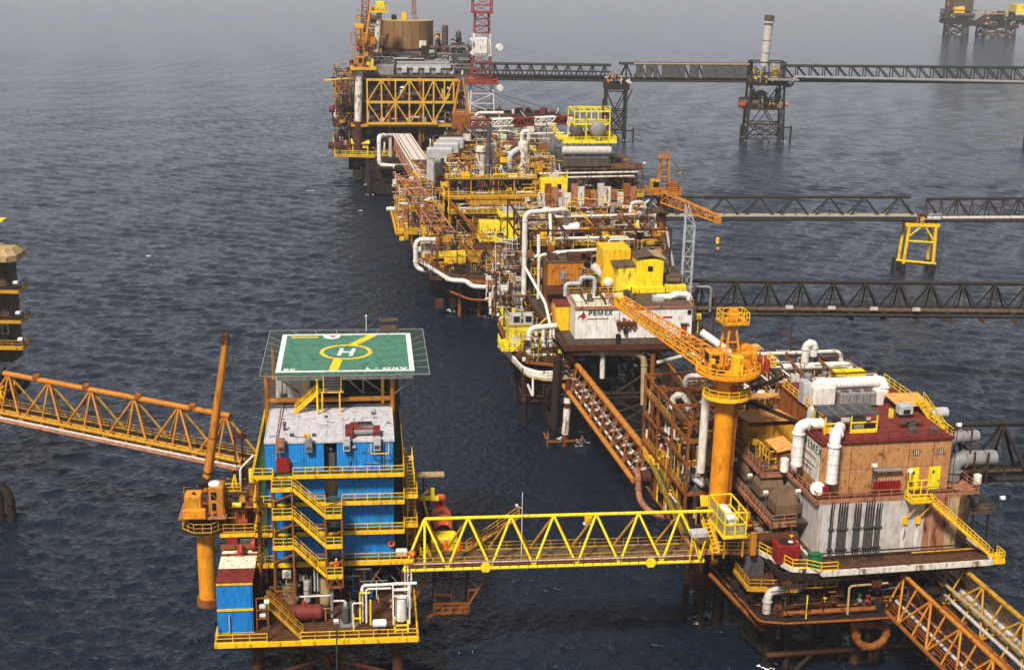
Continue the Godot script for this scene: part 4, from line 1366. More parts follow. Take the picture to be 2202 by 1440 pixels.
func lifeboat() -> void:
	var t := thing("lifeboat", "orange-red enclosed lifeboat with yellow stern house behind the yellow bridge", "lifeboat", P(14.3, 14.6, -14))
	var s := g()
	var prev := []
	for k in 9:
		var f := k / 8.0
		var wd := 1.55 * sqrt(clampf(1.0 - pow(absf(f - 0.42) / 0.6, 2.6), 0.02, 1.0))
		var hh := 0.7 + 0.5 * wd
		var row := []
		for j in 13:
			var a := TAU * j / 12
			row.append(P(14.3 + wd * cos(a), 15.8 + hh * 1.05 * sin(a), -9.5 - f * 9.0))
		if prev:
			for j in 12:
				s.quad(prev[j], row[j], row[j + 1], prev[j + 1])
		prev = row
	obj("hull", s, "lifeboat_orange", t)
	var cp := obj("conning_tower", g().cbox(13.5, 16.8, -17.4, 15.0, 18.4, -15.6, 0.2), "lifeboat_orange", t)
	obj("window", g().box(14.0, 17.5, -15.58, 14.5, 18.0, -15.54), "glass", cp)
	obj("stern_house", g().cbox(12.5, 14.2, -9.6, 16.1, 16.3, -6.0, 0.25), "bright_yellow", t)
	obj("hatch", g().box(13.6, 14.6, -5.99, 14.8, 15.9, -5.93), "ochre", t)
	obj("keel_bench", g().cbox(12.6, 12.9, -8.5, 15.2, 14.2, -5.6, 0.15), "pale_yellow", t)
	obj("rudder_box", g().cbox(13.5, 11.3, -6.6, 14.7, 13.2, -5.6, 0.1), "red_brown", t)
	var d := thing("lifeboat_davit", "yellow lifeboat davit arm on a post with cross head", "davit", P(12.2, 14, -12))
	obj("arm", g().path([P(12.7, 14.5, -9), P(12.3, 18.0, -9.5), P(11.6, 20.6, -10.5)], 0.16, 8), "pale_yellow", d)
	obj("cross_head", g().bar(P(11.2, 20.6, -10.6), P(13.7, 20.5, -10.6), 0.5).bar(P(12.9, 20.5, -10.6), P(12.9, 21.9, -10.8), 0.5).bar(P(11.4, 20.9, -10.7), P(12.4, 21.3, -11.5), 0.2), "bright_yellow", d)
	obj("post", g().tube(P(11.5, 12, -12), P(11.5, 20.5, -12), 0.16).tube(P(12.4, 12, -14), P(12.4, 19.0, -14), 0.14), "rust_dark", d)
	obj("platform", g().box(9.9, 13.9, -22, 16.8, 14.1, -5.2), "rust_dark", d)
	obj("railing", g().rail([P(10.2, 14.1, -9), P(12.6, 14.1, -9)], 1.1, 0.8, 0.09), "yellow", d)
	obj("rack", g().box(9.6, 17, -14, 11.4, 17.2, -8).box(9.6, 19, -14, 11.4, 19.2, -8).cbox(9.7, 17.2, -12, 11.2, 18.6, -8.5, 0.1), "red_brown", d)
	obj("hopper", g().tube(P(10.6, 13.2, -7), P(10.6, 15.6, -7), 0.4, 12, 1.1), "red_brown", d)
	var ca := thing("grey_canopy", "flat grey canopy roof on two thin rusty posts beside the walkway", "canopy", P(12, 16, -11))
	obj("roof_slab", g().box(10.2, 23.5, -12.0, 14.5, 23.8, -10.8), "beige", ca)
	obj("post", g().tube(P(10.6, 15, -11.4), P(10.6, 23.5, -11.4), 0.12), "rust_dark", ca)
	obj("post", g().tube(P(11.7, 15, -11.4), P(11.7, 23.5, -11.4), 0.12), "rust_dark", ca)
	flood(P(10.0, 20, -10), 6.6, "white globe floodlight on a mast beside the grey canopy")
	var st := thing("side_stair", "ochre stair flights down the outer flank of the blue block towards the bridge", "staircase", P(9.8, 13, -6))
	for q in [[P(9.5, 28.2, -7), P(9.8, 24.7, -3.5)], [P(9.6, 24.6, -10), P(10.0, 20.6, -6)], [P(10.0, 17.6, -9.0), P(12.2, 14.2, -1.8)]]:
		stair(st, q[0], q[1], 1.0, "yellow", 10)
	for z in [-3.4, -8.0]:
		obj("post", g().bar(P(9.3, 16.6, z), P(9.3, 28.3, z), 0.2), "ochre", st)
		obj("post", g().bar(P(10.3, 13, z), P(10.3, 24.5, z), 0.2), "ochre", st)
	for y in [20.5, 24.5]:
		obj("landing", g().box(8.9, y, -4.2, 10.6, y + 0.15, -1.8).bar(P(8.9, y, -1.8), P(10.6, y, -1.8), 0.1, 0.5).rail([P(10.5, y, -4), P(10.5, y, -1.8), P(9, y, -1.8)], 1.1, 0.8, 0.09), "yellow", st)
	fuzz(d, 9.8, 14.2, -20, 12.6, 20, -6, 306, 30, ["rust", "ochre", "red_brown"], 0.9)
	var r := thing("boat_landing_frame", "open rusty boat-landing frame hanging below the start of the yellow bridge", "landing stage", P(15, 7.5, -4))
	for x in [12.8, 15.0, 17.2]:
		for z in [-2.6, -5.6]:
			obj("post", g().bar(P(x, 7.4, z), P(x, 14.4, z), 0.26), "rust", r)
	obj("floor", g().box(12.7, 7.4, -5.7, 17.3, 7.6, -2.5), "rust_orange", r)
	obj("railing", g().rail([P(12.7, 7.6, -2.5), P(17.3, 7.6, -2.5), P(17.3, 7.6, -5.6)], 1.4, 1.2, 0.12), "rust_orange", r)
	obj("cross_bar", g().bar(P(12.7, 12.4, -2.5), P(17.3, 12.4, -2.5), 0.22).bar(P(12.7, 10.2, -2.5), P(15, 10.2, -2.5), 0.2), "rust", r)
	obj("strut", g().bar(P(17.2, 8.6, -2.5), P(20.2, 14.0, -2.5), 0.22).bar(P(17.2, 12.4, -2.5), P(18.6, 11, -2.5), 0.2).bar(P(17.2, 10.8, -2.5), P(18.4, 10.9, -2.5), 0.2), "rust_orange", r)
	obj("strut", g().bar(P(10.2, 6.0, -3.0), P(12.8, 7.5, -2.6), 0.3).bar(P(10.2, 9.4, -3), P(12.2, 14.4, -2.6), 0.4), "rust_orange", r)
	ladder(r, P(13.6, 7.6, -2.7), P(13.6, 14.2, -2.7), 1.0, "rust_dark")
	worker("worker in orange coveralls by the brown box near the start of the yellow bridge", P(14.2, 16.6, -2.2), 200, 0, "workers on the bridge")
	worker("worker in orange coveralls standing under the second yellow diagonal of the bridge", P(16.0, 16.4, -2.4), 160, 2, "workers on the bridge")


# ---- the machinery platform at the end of the yellow bridge --------------------------

func machinery() -> void:
	frame(-22, -162.6, 6.2)
	var y := thing("truss_footbridge", "bright yellow truss footbridge joining the blue block to the machinery platform", "bridge", P(9, 15, -2.6))
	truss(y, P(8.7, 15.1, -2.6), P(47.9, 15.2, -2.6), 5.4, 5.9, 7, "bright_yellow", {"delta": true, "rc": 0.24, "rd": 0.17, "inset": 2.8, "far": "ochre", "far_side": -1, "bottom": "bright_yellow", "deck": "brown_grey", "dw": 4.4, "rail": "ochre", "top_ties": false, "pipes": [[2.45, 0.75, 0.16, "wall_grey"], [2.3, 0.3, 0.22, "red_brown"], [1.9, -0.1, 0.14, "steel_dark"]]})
	obj("end_post", g().tube(P(11.4, 15.1, 0.1), P(11.5, 21.0, -2.6), 0.17, 8), "bright_yellow", y)
	obj("top_extension", g().tube(P(45, 21.07, -2.6), P(49.4, 21.1, -2.6), 0.24, 8), "bright_yellow", y)
	var cage := obj("pipe_guard", g().rail([P(9.0, 15.2, 0.35), P(47.6, 15.3, 0.35)], 1.0, 1.2, 0.07, false), "rust_orange", y)
	for x in [19.2, 40.8]:
		obj("warning_plate", g().tube(P(x, 15.35, 0.36), P(x, 15.35, 0.42), 0.75, 6), "bright_yellow", y)
	obj("inner_stair", g().bar(P(17, 15.5, -4.4), P(24, 20.2, -4.4), 0.14, 0.3).rail([P(17, 15.6, -4.8), P(24, 20.4, -4.8)], 1.1, 1.6, 0.1), "ochre", y)
	single("whip_antenna", "thin white whip antenna standing up through the yellow footbridge", "antenna", P(23.9, 15.2, -0.6), g().tube(P(23.9, 15.2, -0.6), P(23.9, 25.2, -0.6), 0.05, 5).ball(P(23.2, 23.4, -0.6), 0.22, 8).bar(P(23.2, 23.4, -0.6), P(23.9, 23.0, -0.6), 0.06), "white_clean")
	var bc := thing("beacon_lamp", "yellow navigation lamp on a white bracket inside the yellow footbridge", "lamp", P(33, 15.3, -5))
	obj("post", g().tube(P(33.2, 15.4, -5), P(33.2, 19.0, -5), 0.1), "steel_dark", bc)
	obj("lamp", g().cbox(32.8, 19.0, -5.4, 33.8, 19.9, -4.6, 0.1).dome(P(33.3, 19.9, -5), 0.35, 0.4), "yellow", bc)
	obj("shelf", g().box(32.6, 18.6, -5.4, 34.0, 18.75, -4.6), "white", bc)

	frame(51, -164.8, 10.5)
	var t := thing("machinery_platform", "rusty platform with streaked white deck edge under the tan machinery house", "oil platform", P(0, 0, -25))
	jacket(t, [[9, -6], [9, -44], [-15, -44], [-15, -6]], 9.4, "rust_dark", 0.8, [0.45], 0.05)
	obj("leg", g().tube(P(-3, 9.4, -6), P(-3, -5, -5), 0.8, 12), "rust", t)
	obj("brace", g().tube(P(-16, 2.4, -4.5), P(10, 2.4, -4.5), 0.4, 8), "rust", t)
	obj("brace", g().tube(P(-17, 6.4, -4), P(-24, 14, -6), 0.3, 8), "rust_orange", t)
	obj("brace", g().tube(P(-3, 9, -4.5), P(-14.5, -3, -4.5), 0.35, 8), "rust_dark", t)
	for x in [-12.0, -7.5, 5.0]:
		obj("conductor", g().tube(P(x, -5, -9), P(x, 9, -9), 0.4, 10), "rust_dark", t)
	var cel := deck(t, "cellar_deck", [[-18.6, -0.8], [-15.4, 0.2], [9, 0.5], [9, -50], [-20.6, -50], [-20.6, -32]], 9.5, 0.4, "rust_dark", "rust", 0.4)
	joists(t, -18, -48, 9, -1, 8.9, "rust_dark", 3.0, 0.7)
	obj("rim_pipe", g().path([P(-20.9, 9.6, -50), P(-20.9, 9.6, -32), P(-18.9, 9.6, -0.6), P(-15.6, 9.6, 0.5), P(-6, 9.6, 0.9), P(4, 9.6, 0.9)], 0.15, 7, 0.8), "rust_orange", t)
	var mz := deck(t, "mezzanine", [[-19.6, -3.4], [-13.4, -2.2], [-13.4, -9], [-19.6, -9]], 13.0, 0.4, "rust", "ochre", 0.5)
	obj("railing", g().rail([P(-19.5, 13, -9), P(-19.5, 13, -3.5), P(-13.4, 13, -2.3), P(-11, 13, -2.0), P(-8, 13, -2)], 1.1, 1.6, 0.09), "ochre", mz)
	obj("control_panel", g().box(-19.0, 13, -7, -16.4, 15.8, -6.6), "steel_dark", mz)
	var md := deck(t, "main_deck", [[-11.2, 0.3], [12.2, 0.2], [12.2, -52], [-11.2, -52]], 16.5, 0.5, "deck_brown", "white_rusty", 0.75)
	var wing := deck(t, "main_deck_wing", [[-17.0, -6.8], [-14.7, -1.1], [-11.3, -0.5], [-11.3, -52], [-17.0, -52]], 16.5, 0.5, "deck_grey", "white_rusty", 0.6)
	var land := deck(t, "bridge_landing", [[-25.5, -8.2], [-17.1, -7.0], [-17.1, -13.5], [-25.5, -13.5]], 16.5, 0.5, "deck_grey", "rust_pink", 0.6)
	joists(t, -17, -50, 12, 0, 15.7, "rust_dark", 3.0, 0.9)
	obj("railing", g().rail([P(-25.4, 16.5, -9.5), P(-24.0, 16.5, -8.0), P(-17.1, 16.5, -6.9), P(-14.7, 16.5, -1.2), P(-12.9, 16.5, -0.9), P(-11.4, 16.5, 0.25), P(-9.2, 16.5, 0.25)], 1.15, 1.5, 0.1), "yellow", wing)
	for x in [-16, -10, -3, 4, 11]:
		for z in [-4.5, -24, -44]:
			obj("column", g().tube(P(x, 9.5, z), P(x, 16.1, z), 0.35, 10), "rust", t)
	obj("brace", g().tube(P(-15.5, 9.8, -4.5), P(-10, 16, -4.5), 0.25).tube(P(-9.8, 16, -4.5), P(-4, 9.8, -4.5), 0.25), "rust_dark", t)
	var under := thing("cellar_piping", "rusty piping and red-brown drums in the dark cellar under the streaked white deck edge", "pipework", P(-4, 9.5, -4))
	obj("pipe", g().path([P(-17.2, 9.7, -2.6), P(-17.2, 12.7, -2.6), P(-14.6, 12.7, -3), P(-4, 12.7, -4)], 0.55, 12, 1.6), "wall_grey", under)
	obj("pipe", g().tube(P(-14.4, 12.7, -3.1), P(2, 12.6, -3.4), 0.5, 12), "rust", under)
	obj("pipe", g().tube(P(-15.5, 10.1, -1.2), P(-3, 10.1, -1.0), 0.35, 10), "rust_orange", under)
	obj("pipe", g().path([P(-6.9, 9.6, -0.6), P(-6.9, 13.6, -0.8), P(-1.6, 13.7, -0.8)], 0.16, 8, 0.5), "beige", under)
	obj("post", g().bar(P(-12.6, 9.5, -0.6), P(-12.6, 12.8, -0.6), 0.14), "lemon", under)
	clutter(under, -16, 9.6, -7, 6, 12.8, -1.2, 6, 26, 3, 6, ["rust", "rust_orange", "rust_dark", "grime_dark", "steel_dark"])
	clutter(under, -14, 9.6, -12, 6, 14, -2.4, 5, 22, 3, 4, ["rust", "rust_orange", "rust_dark", "red_brown"])
	single("loop_pipe", "big rusty U-shaped expansion loop hanging below the cellar deck", "pipe", P(-3, 4, -1.5), g().path([P(-5.4, 8.8, -2.4), P(-5.4, 7.2, -1.4), P(-4.8, 5.0, -1.2), P(-3.0, 4.2, -1.2), P(-1.2, 5.0, -1.2), P(-0.6, 7.2, -1.4), P(-5.2, 7.6, -1.8)], 0.5, 12, 1.6), "rust_orange")

	fuzz(under, -18, 9.6, -10, 8, 15, -0.6, 311, 60, ["rust_dark", "rust", "rust_orange", "grime_dark"], 1.2)
	fuzz(under, -20, 9.6, -45, -14, 15.8, -8, 312, 50, ["rust_dark", "rust", "ochre", "grime_dark"], 1.3)
	fuzz(under, -16, -3, -44, 9, 9, -3, 313, 40, ["rust_dark", "rust_dark", "rust"], 2.6, "hung_bracing")
	fuzz(under, -20.4, 9.6, -30, -13.5, 12.6, -2, 309, 60, ["rust_dark", "rust", "rust_orange", "grime_dark"], 1.0)
	fuzz(under, -18, 9.6, -5, 8, 11.6, 0, 308, 50, ["rust_dark", "rust", "grime_dark"], 0.9)
	var cc := thing("caisson_cluster", "cluster of dark caissons with a rust-brown mesh cone standing in foam below the footbridge landing", "caisson", P(-20, 0, -19))
	for q in [[-22.6, -20.4, 0.45], [-20.4, -21.4, 0.6], [-18.6, -18.0, 0.7], [-17.0, -21.0, 0.55], [-21.0, -17.4, 0.4]]:
		obj("caisson", g().tube(P(q[0], -4, q[1]), P(q[0] + 0.6, 15.5, q[1]), q[2], 12), "rust_dark", cc)
	obj("guide_cone", g().lathe(P(-20.6, 3.4, -18.6), [[0.5, 0], [1.9, 3.4], [1.6, 5.2]], 14), "rust", cc)
	obj("cross_beam", g().tube(P(-23, 11.5, -19.5), P(-16, 11.5, -19.5), 0.3).tube(P(-23, 6.0, -20), P(-16, 4.6, -20), 0.3).tube(P(-22, 5, -18), P(-17, 12, -18), 0.22), "rust", cc)
	for k in 4:
		obj("conductor", g().tube(P(-13 + k * 6.4, -5, -5 - 3 * (k % 2)), P(-13 + k * 6.4, 9.2, -5 - 3 * (k % 2)), 0.5, 10), "rust_dark", t)
		obj("brace", g().tube(P(-14.6 + k * 6, 9, -6), P(-9 + k * 6, -4, -6), 0.36, 8), "rust_dark", t)
	wall_block()
	machinery_house()
	deck_gear()
	big_crane()
	# the open frame of pipework behind the crane
	var m := thing("process_module", "tall open rusty frame full of pipes standing behind the orange crane pedestal", "process module", P(-18, 9.5, -40))
	frames(m, -21, 9.5, -50, -9.5, 27.5, -27, 3, 3, [16.4, 21.0, 24.5, 27.3], "rust_orange", 0.36)
	clutter(m, -21, 9.6, -50, -10, 26, -30, 21, 46, 4, 4, ["rust_orange", "rust", "white_rusty", "ochre", "white_rusty", "yellow", "rust_dark"], 1.2)
	clutter(m, -21, 16.6, -48, -10, 25, -28, 22, 24, 4, 5, ["white_rusty", "rust_orange", "white", "rust", "ochre"], 1.1)
	obj("deck_plate", g().box(-21, 16.4, -50, -10, 16.5, -27).box(-21, 24.3, -50, -14, 24.4, -36), "deck_grey", m)
	obj("railing", g().rail([P(-21, 16.5, -50), P(-21, 16.5, -27)], 1.1, 1.6, 0.09).rail([P(-21, 24.4, -50), P(-21, 24.4, -36)], 1.1, 1.6, 0.09), "ochre", m)
	obj("riser", g().path([P(-16.4, 22.0, -44), P(-16.4, 28.8, -44), P(-13, 29.4, -42)], 0.4, 10, 1.0), "white", m)
	obj("loop", g().path([P(-19.6, 20.5, -42), P(-18.8, 26.2, -42), P(-17.8, 26.9, -41), P(-17.0, 26.0, -40), P(-16.4, 20.5, -40)], 0.5, 12, 1.4), "white_rusty", m)
	obj("loop", g().path([P(-15.2, 21.5, -41), P(-14.6, 26.2, -41), P(-12.2, 27.2, -40)], 0.5, 12, 1.5), "white", m)
	obj("pipe", g().path([P(-20.2, 30.2, -47), P(-14, 31.6, -47), P(-10, 27.2, -42), P(-9.8, 22, -38)], 0.3, 10, 1.2), "white_rusty", m)
	obj("spool", g().vessel(P(-18.3, 18.2, -30), P(-17.0, 17.4, -27.5), 0.55, 14).vessel(P(-19.6, 18.2, -30), P(-18.2, 17.4, -27.5), 0.4, 12), "steel_light", m)
	obj("arch", g().path([P(-20.4, 16.5, -29), P(-20.4, 20.6, -29), P(-18.2, 20.9, -29), P(-18.2, 16.5, -29)], 0.16, 8, 0.5), "yellow", m)
	var rr := RandomNumberGenerator.new()
	rr.seed = 77
	for k in 26:
		var x := rr.randf_range(-20.8, -9.8)
		var z := rr.randf_range(-49, -27)
		obj("vertical_pipe", g().path([P(x, 9.6, z), P(x, rr.randf_range(18, 29), z), P(x + rr.randf_range(-2, 2), 22, z - 2)] if k % 3 == 0 else [P(x, 9.6, z), P(x, rr.randf_range(17, 27), z)], rr.randf_range(0.16, 0.42), 9, 0.9), ["rust", "rust_orange", "ochre", "rust_dark", "white_rusty", "rust_orange"][k % 6], m)
	for k in 8:
		var x := rr.randf_range(-20.4, -12)
		var z := rr.randf_range(-46, -28)
		obj("cabinet", g().cbox(x, 16.5 + 4.4 * (k % 2), z, x + rr.randf_range(1, 2.6), 18.6 + 4.6 * (k % 2), z + 1.6, 0.1), ["rust_dark", "ochre", "steel_dark", "yellow"][k % 4], m)
	obj("sign_panel", g().obox(P(-19.2, 17.6, -21.5), P(1.3, 0, 0.2), P(0, 0.7, -0.3), P(0, 0.03, 0.05)), "yellow", m)
	fuzz(m, -21, 16.6, -50, -10, 27, -27, 314, 80, ["rust_orange", "rust", "rust_dark", "ochre", "white_rusty"], 1.2)
	fuzz(m, -21, 9.6, -50, -11, 16.3, -27, 315, 50, ["rust_dark", "rust", "rust_orange"], 1.2)
	single("white_riser", "straight white vertical pipe standing just beside the orange crane pedestal", "pipe", P(-19.8, 16.5, -24), g().tube(P(-19.9, 21, -24), P(-19.7, 34, -24), 0.62, 12), "white")
	var sk := thing("lower_skirt_stair", "yellow walkway flights running down the outer flank behind the crane pedestal", "walkway", P(-21, 12, -34))
	obj("deck", g().obox(P(-21.4, 13.0, -33), P(0.6, 0, 0), P(0, 0.08, 0), P(0, 2.2, -9)), "grating_green", sk)
	obj("railing", g().rail([P(-22, 11, -24), P(-22, 15.4, -42)], 1.1, 1.8, 0.1).rail([P(-20.8, 11, -24), P(-20.8, 15.4, -42)], 1.1, 1.8, 0.1), "ochre", sk)
	obj("platform", g().box(-22, 15.2, -46, -20, 15.4, -42).rail([P(-22, 15.4, -46), P(-22, 15.4, -42)], 1.1, 1.2, 0.1), "yellow", sk)


func wall_block() -> void:
	var t := thing("switchgear_block", "white wall block streaked with rust under the tan machinery house", "building", P(0, 16.5, -20))
	obj("wall_panel", g().box(-10.4, 16.5, -40, 4.2, 24.0, -4.0), "wall_grey", t)
	obj("wall_panel", g().box(4.2, 16.5, -40, 7.6, 24.0, -4.05), "rust_pink", t)
	obj("wall_panel", g().box(7.6, 16.5, -40, 9.0, 24.0, -4.0), "beige", t)
	obj("round_wall", g().tube(P(9.0, 16.5, -6.6), P(9.0, 24.0, -6.6), 2.6, 28), "brown_grey", t)
	obj("round_wall_rear", g().box(9.0, 16.5, -40, 11.5, 24, -6.6), "brown_grey", t)
	var cb := [[-8.9, 3, 23.9], [-7.8, 8, 23.9], [-5.6, 6, 23.7], [-4.1, 8, 23.9], [-2.6, 5, 23.6]]
	for q in cb:
		var s := g()
		for k in q[1]:
			var x: float = q[0] + k * 0.17
			s.path([P(x + 0.1, q[2], -3.95), P(x + 0.1, q[2] - 0.2, -3.85), P(x, q[2] - 1.0, -3.85), P(x, 16.9, -3.85), P(x, 16.2, 0.1), P(x, 15.6, 0.5)] if k % 2 == 0 else [P(x, q[2], -3.9), P(x, 16.6, -3.85)], 0.055, 5, 0.3)
		obj("cable_run", s, "black", t)
		obj("cable_tray", g().box(q[0] - 0.2, 20.2, -3.98, q[0] + 0.17 * q[1] + 0.1, 20.36, -3.72).box(q[0] - 0.2, 17.4, -3.98, q[0] + 0.17 * q[1] + 0.1, 17.5, -3.72), "steel_dark", t)
	for x in [1.2, 3.0]:
		obj("bracket", g().box(x, 20.4, -4.0, x + 0.6, 21.4, -3.7).bar(P(x + 0.3, 21.2, -3.8), P(x + 1.6, 23.7, -2.6), 0.12), "yellow", t)
		obj("streak_plate", g().box(x, 16.9, -3.99, x + 0.6, 20.4, -3.93), "white_rusty", t)
	for k in 9:
		obj("seam", g().box(-10.2 + k * 2.2, 16.6, -3.99, -10.14 + k * 2.2, 23.9, -3.96), "rust_pink" if k % 3 == 0 else "wall_grey", t)
	obj("foot_pipe", g().tube(P(-10.2, 17.2, -3.3), P(10.5, 17.2, -3.3), 0.1, 6).tube(P(-10.2, 16.85, -2.9), P(10.5, 16.85, -2.9), 0.12, 6), "rust_dark", t)
	obj("foot_pipe", g().tube(P(2, 17.0, -2.3), P(11.5, 17.05, -2.3), 0.12, 6), "ochre", t)


func machinery_house() -> void:
	var t := thing("machinery_house", "tan machinery house with dark red roof and yellow doors above the white wall block", "building", P(-1, 24.2, -18))
	var bal := obj("balcony", g().box(-10.9, 23.95, -6.0, 9.0, 24.2, -4.1), "deck_brown", t)
	obj("edge_beam", g().bar(P(-10.9, 24.0, -4.05), P(9.2, 24.0, -4.05), 0.14, 0.5).bar(P(-10.95, 24.0, -16), P(-10.95, 24.0, -4.1), 0.14, 0.5), "rust_pink", bal)
	obj("side_walk", g().box(-10.9, 23.95, -38, -9.9, 24.2, -6.0), "deck_brown", bal)
	obj("railing", g().rail([P(-10.85, 24.2, -16), P(-10.85, 24.2, -4.1), P(1.0, 24.2, -4.1)], 1.1, 1.7, 0.09).rail([P(4.2, 24.2, -4.1), P(11.6, 24.2, -4.1), P(11.6, 24.2, -12)], 1.1, 1.7, 0.09), "rust_pink", bal)
	obj("gallery", g().box(8.9, 23.95, -12, 11.8, 24.2, -4.1), "rust_pink", bal)
	obj("front_wall", g().box(-9.9, 24.2, -6.3, 8.1, 31.1, -6.0), "tan", t)
	obj("left_wall", g().box(-9.9, 24.2, -13.4, -9.6, 31.1, -6.3), "tan", t)
	obj("rear_part", g().box(-6.2, 24.2, -31, 9.4, 31.1, -13.4), "rust_orange", t)
	obj("step_wall", g().box(-9.9, 24.2, -13.7, -6.2, 31.1, -13.4), "tan", t)
	obj("right_wall", g().box(7.9, 24.2, -13.4, 8.1, 31.1, -6.3), "tan", t)
	for x in [-5.8, -1.4, 2.2, 5.6]:
		obj("wall_joint", g().box(x, 24.3, -6.0, x + 0.06, 31.0, -5.97), "rust", t)
	obj("wall_seam", g().box(-9.8, 27.6, -6.0, 8.0, 27.66, -5.965), "rust_pink", t)
	var roof := obj("roof", g().box(-10.1, 31.1, -13.6, 8.3, 31.4, -5.8), "red_roof", t)
	obj("roof_plate", g().box(-6.4, 31.1, -31.2, 9.6, 31.38, -13.62), "red_roof", roof)
	obj("roof_lip", g().bar(P(-10.1, 31.45, -5.75), P(8.3, 31.45, -5.75), 0.12, 0.3).bar(P(-10.15, 31.45, -13.6), P(-10.15, 31.45, -5.75), 0.12, 0.3), "red_brown", roof)
	obj("railing", g().rail([P(-10.05, 31.4, -13.4), P(-10.05, 31.4, -5.85), P(8.2, 31.4, -5.85)], 1.15, 1.8, 0.1), "red_brown", roof)
	obj("railing", g().rail([P(-6.3, 31.4, -31), P(-6.3, 31.4, -14.5)], 1.15, 1.8, 0.1), "yellow", roof)
	obj("railing", g().rail([P(8.2, 31.4, -6), P(8.3, 31.4, -13.6), P(9.5, 31.4, -14), P(9.5, 31.4, -30)], 1.15, 1.8, 0.1), "pale_yellow", roof)
	# the painted boards on the short side wall
	for k in 3:
		var b := obj("name_board", g().box(-9.98, 28.4 - k * 0.0, -12.6 + k * 2.15, -9.91, 30.7, -10.6 + k * 2.15), "white", t)
	for k in 3:
		obj("name_board", g().box(-9.98, 25.8, -12.6 + k * 2.15, -9.91, 28.2, -10.6 + k * 2.15), "white_rusty", t)
	flat_text(t, "PEMEX", 1.15, P(-9.99, 29.0, -11.6), P(0, 0, 1), P(0, 1, 0), "lettering_green", 1.1)
	obj("lettering_bar", g().box(-10.0, 28.6, -11.8, -9.97, 28.75, -7.4).box(-10.0, 27.4, -11.8, -9.97, 27.55, -7.6).box(-10.0, 26.7, -11.8, -9.97, 26.85, -8.6), "grime_dark", t)
	for q in [[2.5, 3.9, "narrow yellow door"], [5.3, 6.9, "wide yellow door"]]:
		var d := obj("door", g().box(q[0], 24.25, -6.0, q[1], 27.4, -5.9), "lemon", t)
		d.set_meta("label", q[2] + " in the tan front wall")
		obj("pane", g().box(q[0] + 0.45, 26.5, -5.9, q[0] + 0.75, 26.9, -5.87), "opening", d)
		obj("handle", g().box(q[1] - 0.25, 25.3, -5.9, q[1] - 0.1, 25.5, -5.85), "steel_dark", d)
	for x in [2.6, 5.9]:
		var fr := obj("framed_vent", g().box(x + 0.2, 29.1, -6.0, x + 1.1, 29.9, -5.93), "rust", t)
		for k in 3:
			obj("bar", g().box(x + 0.3 + k * 0.28, 29.15, -5.93, x + 0.4 + k * 0.28, 29.85, -5.88), "white_rusty", fr)
	obj("shelf", g().box(-2.8, 27.3, -6.0, 1.3, 27.5, -5.3), "steel", t)
	# roof gear
	var a := thing("air_handling_unit", "grey box air handler with louvred lid on the dark red roof", "air conditioner", P(0.6, 31.4, -20))
	obj("casing", g().cbox(-1.9, 31.5, -21.2, 3.4, 33.4, -19.2, 0.1), "steel", a)
	for k in 5:
		obj("panel_joint", g().box(-1.6 + k * 1.0, 31.6, -19.2, -1.54 + k * 1.0, 33.2, -19.16), "steel_dark", a)
	for k in 3:
		obj("fan_grille", g().tube(P(-0.9 + k * 1.7, 33.4, -20.3), P(-0.9 + k * 1.7, 33.5, -20.3), 0.6, 14), "steel_dark", a)
	obj("skid", g().box(-2.4, 31.4, -21.8, 3.6, 31.6, -18.9), "rust_dark", a)
	var w := thing("white_duct_arch", "long white insulated duct arching over the grey air handler on the red roof", "duct", P(-4, 31.4, -22))
	obj("inlet_box", g().cbox(-5.7, 31.4, -21.4, -2.4, 34.4, -19.6, 0.25), "white", w)
	obj("duct", g().path([P(-4.7, 31.5, -22.0), P(-4.7, 34.0, -22.0), P(5.6, 34.0, -22.4), P(5.6, 32.2, -21.8), P(3.6, 32.2, -20.6)], 0.85, 12, 1.3), "white_clean", w)
	for k in 8:
		obj("band", g().tube(P(-3.2 + k, 34.0, -22.05 - k * 0.04), P(-3.12 + k, 34.0, -22.05 - k * 0.04), 0.88, 14), "wall_grey", w)
	obj("grey_end", g().cbox(-6.6, 31.5, -23.0, -5.4, 34.6, -21.0, 0.1), "steel_light", w)
	obj("outlet_box", g().cbox(3.4, 31.5, -20.9, 4.6, 33.6, -19.3, 0.12), "white", w)
	var c := thing("roof_canopy", "grey flat canopy on a yellow frame with equipment below on the red roof", "canopy", P(-4.7, 31.4, -11))
	obj("roof_slab", g().box(-8.6, 34.0, -12.9, -1.0, 34.2, -8.8), "steel_dark", c)
	for k in 4:
		obj("sheet_joint", g().bar(P(-7.0 + k * 1.7, 34.23, -12.8), P(-7.0 + k * 1.7, 34.23, -8.9), 0.07, 0.06), "steel", c)
	for q in [[-8.4, -9.0], [-1.2, -9.0], [-8.4, -12.7], [-1.2, -12.7], [-4.8, -9.0]]:
		obj("post", g().bar(P(q[0], 31.4, q[1]), P(q[0], 34.0, q[1]), 0.18), "bright_yellow", c)
	obj("frame", g().bar(P(-8.4, 32.9, -9.0), P(-1.2, 32.9, -9.0), 0.16).bar(P(-4.8, 31.7, -9.0), P(-1.2, 31.7, -9.0), 0.4), "bright_yellow", c)
	obj("machine", g().cbox(-4.4, 31.5, -12, -2.4, 33.2, -10, 0.08).cbox(-7.6, 31.5, -12.2, -5.4, 32.8, -10.4, 0.08), "steel", c)
	obj("machine", g().cbox(-8.2, 31.5, -10.2, -7.2, 32.6, -9.2, 0.08), "yellow", c)
	obj("top_box", g().box(-6.4, 33.2, -8.7, -5.2, 33.8, -8.6).box(-2.9, 33.3, -8.7, -2.3, 33.7, -8.6), "wall_grey", c)
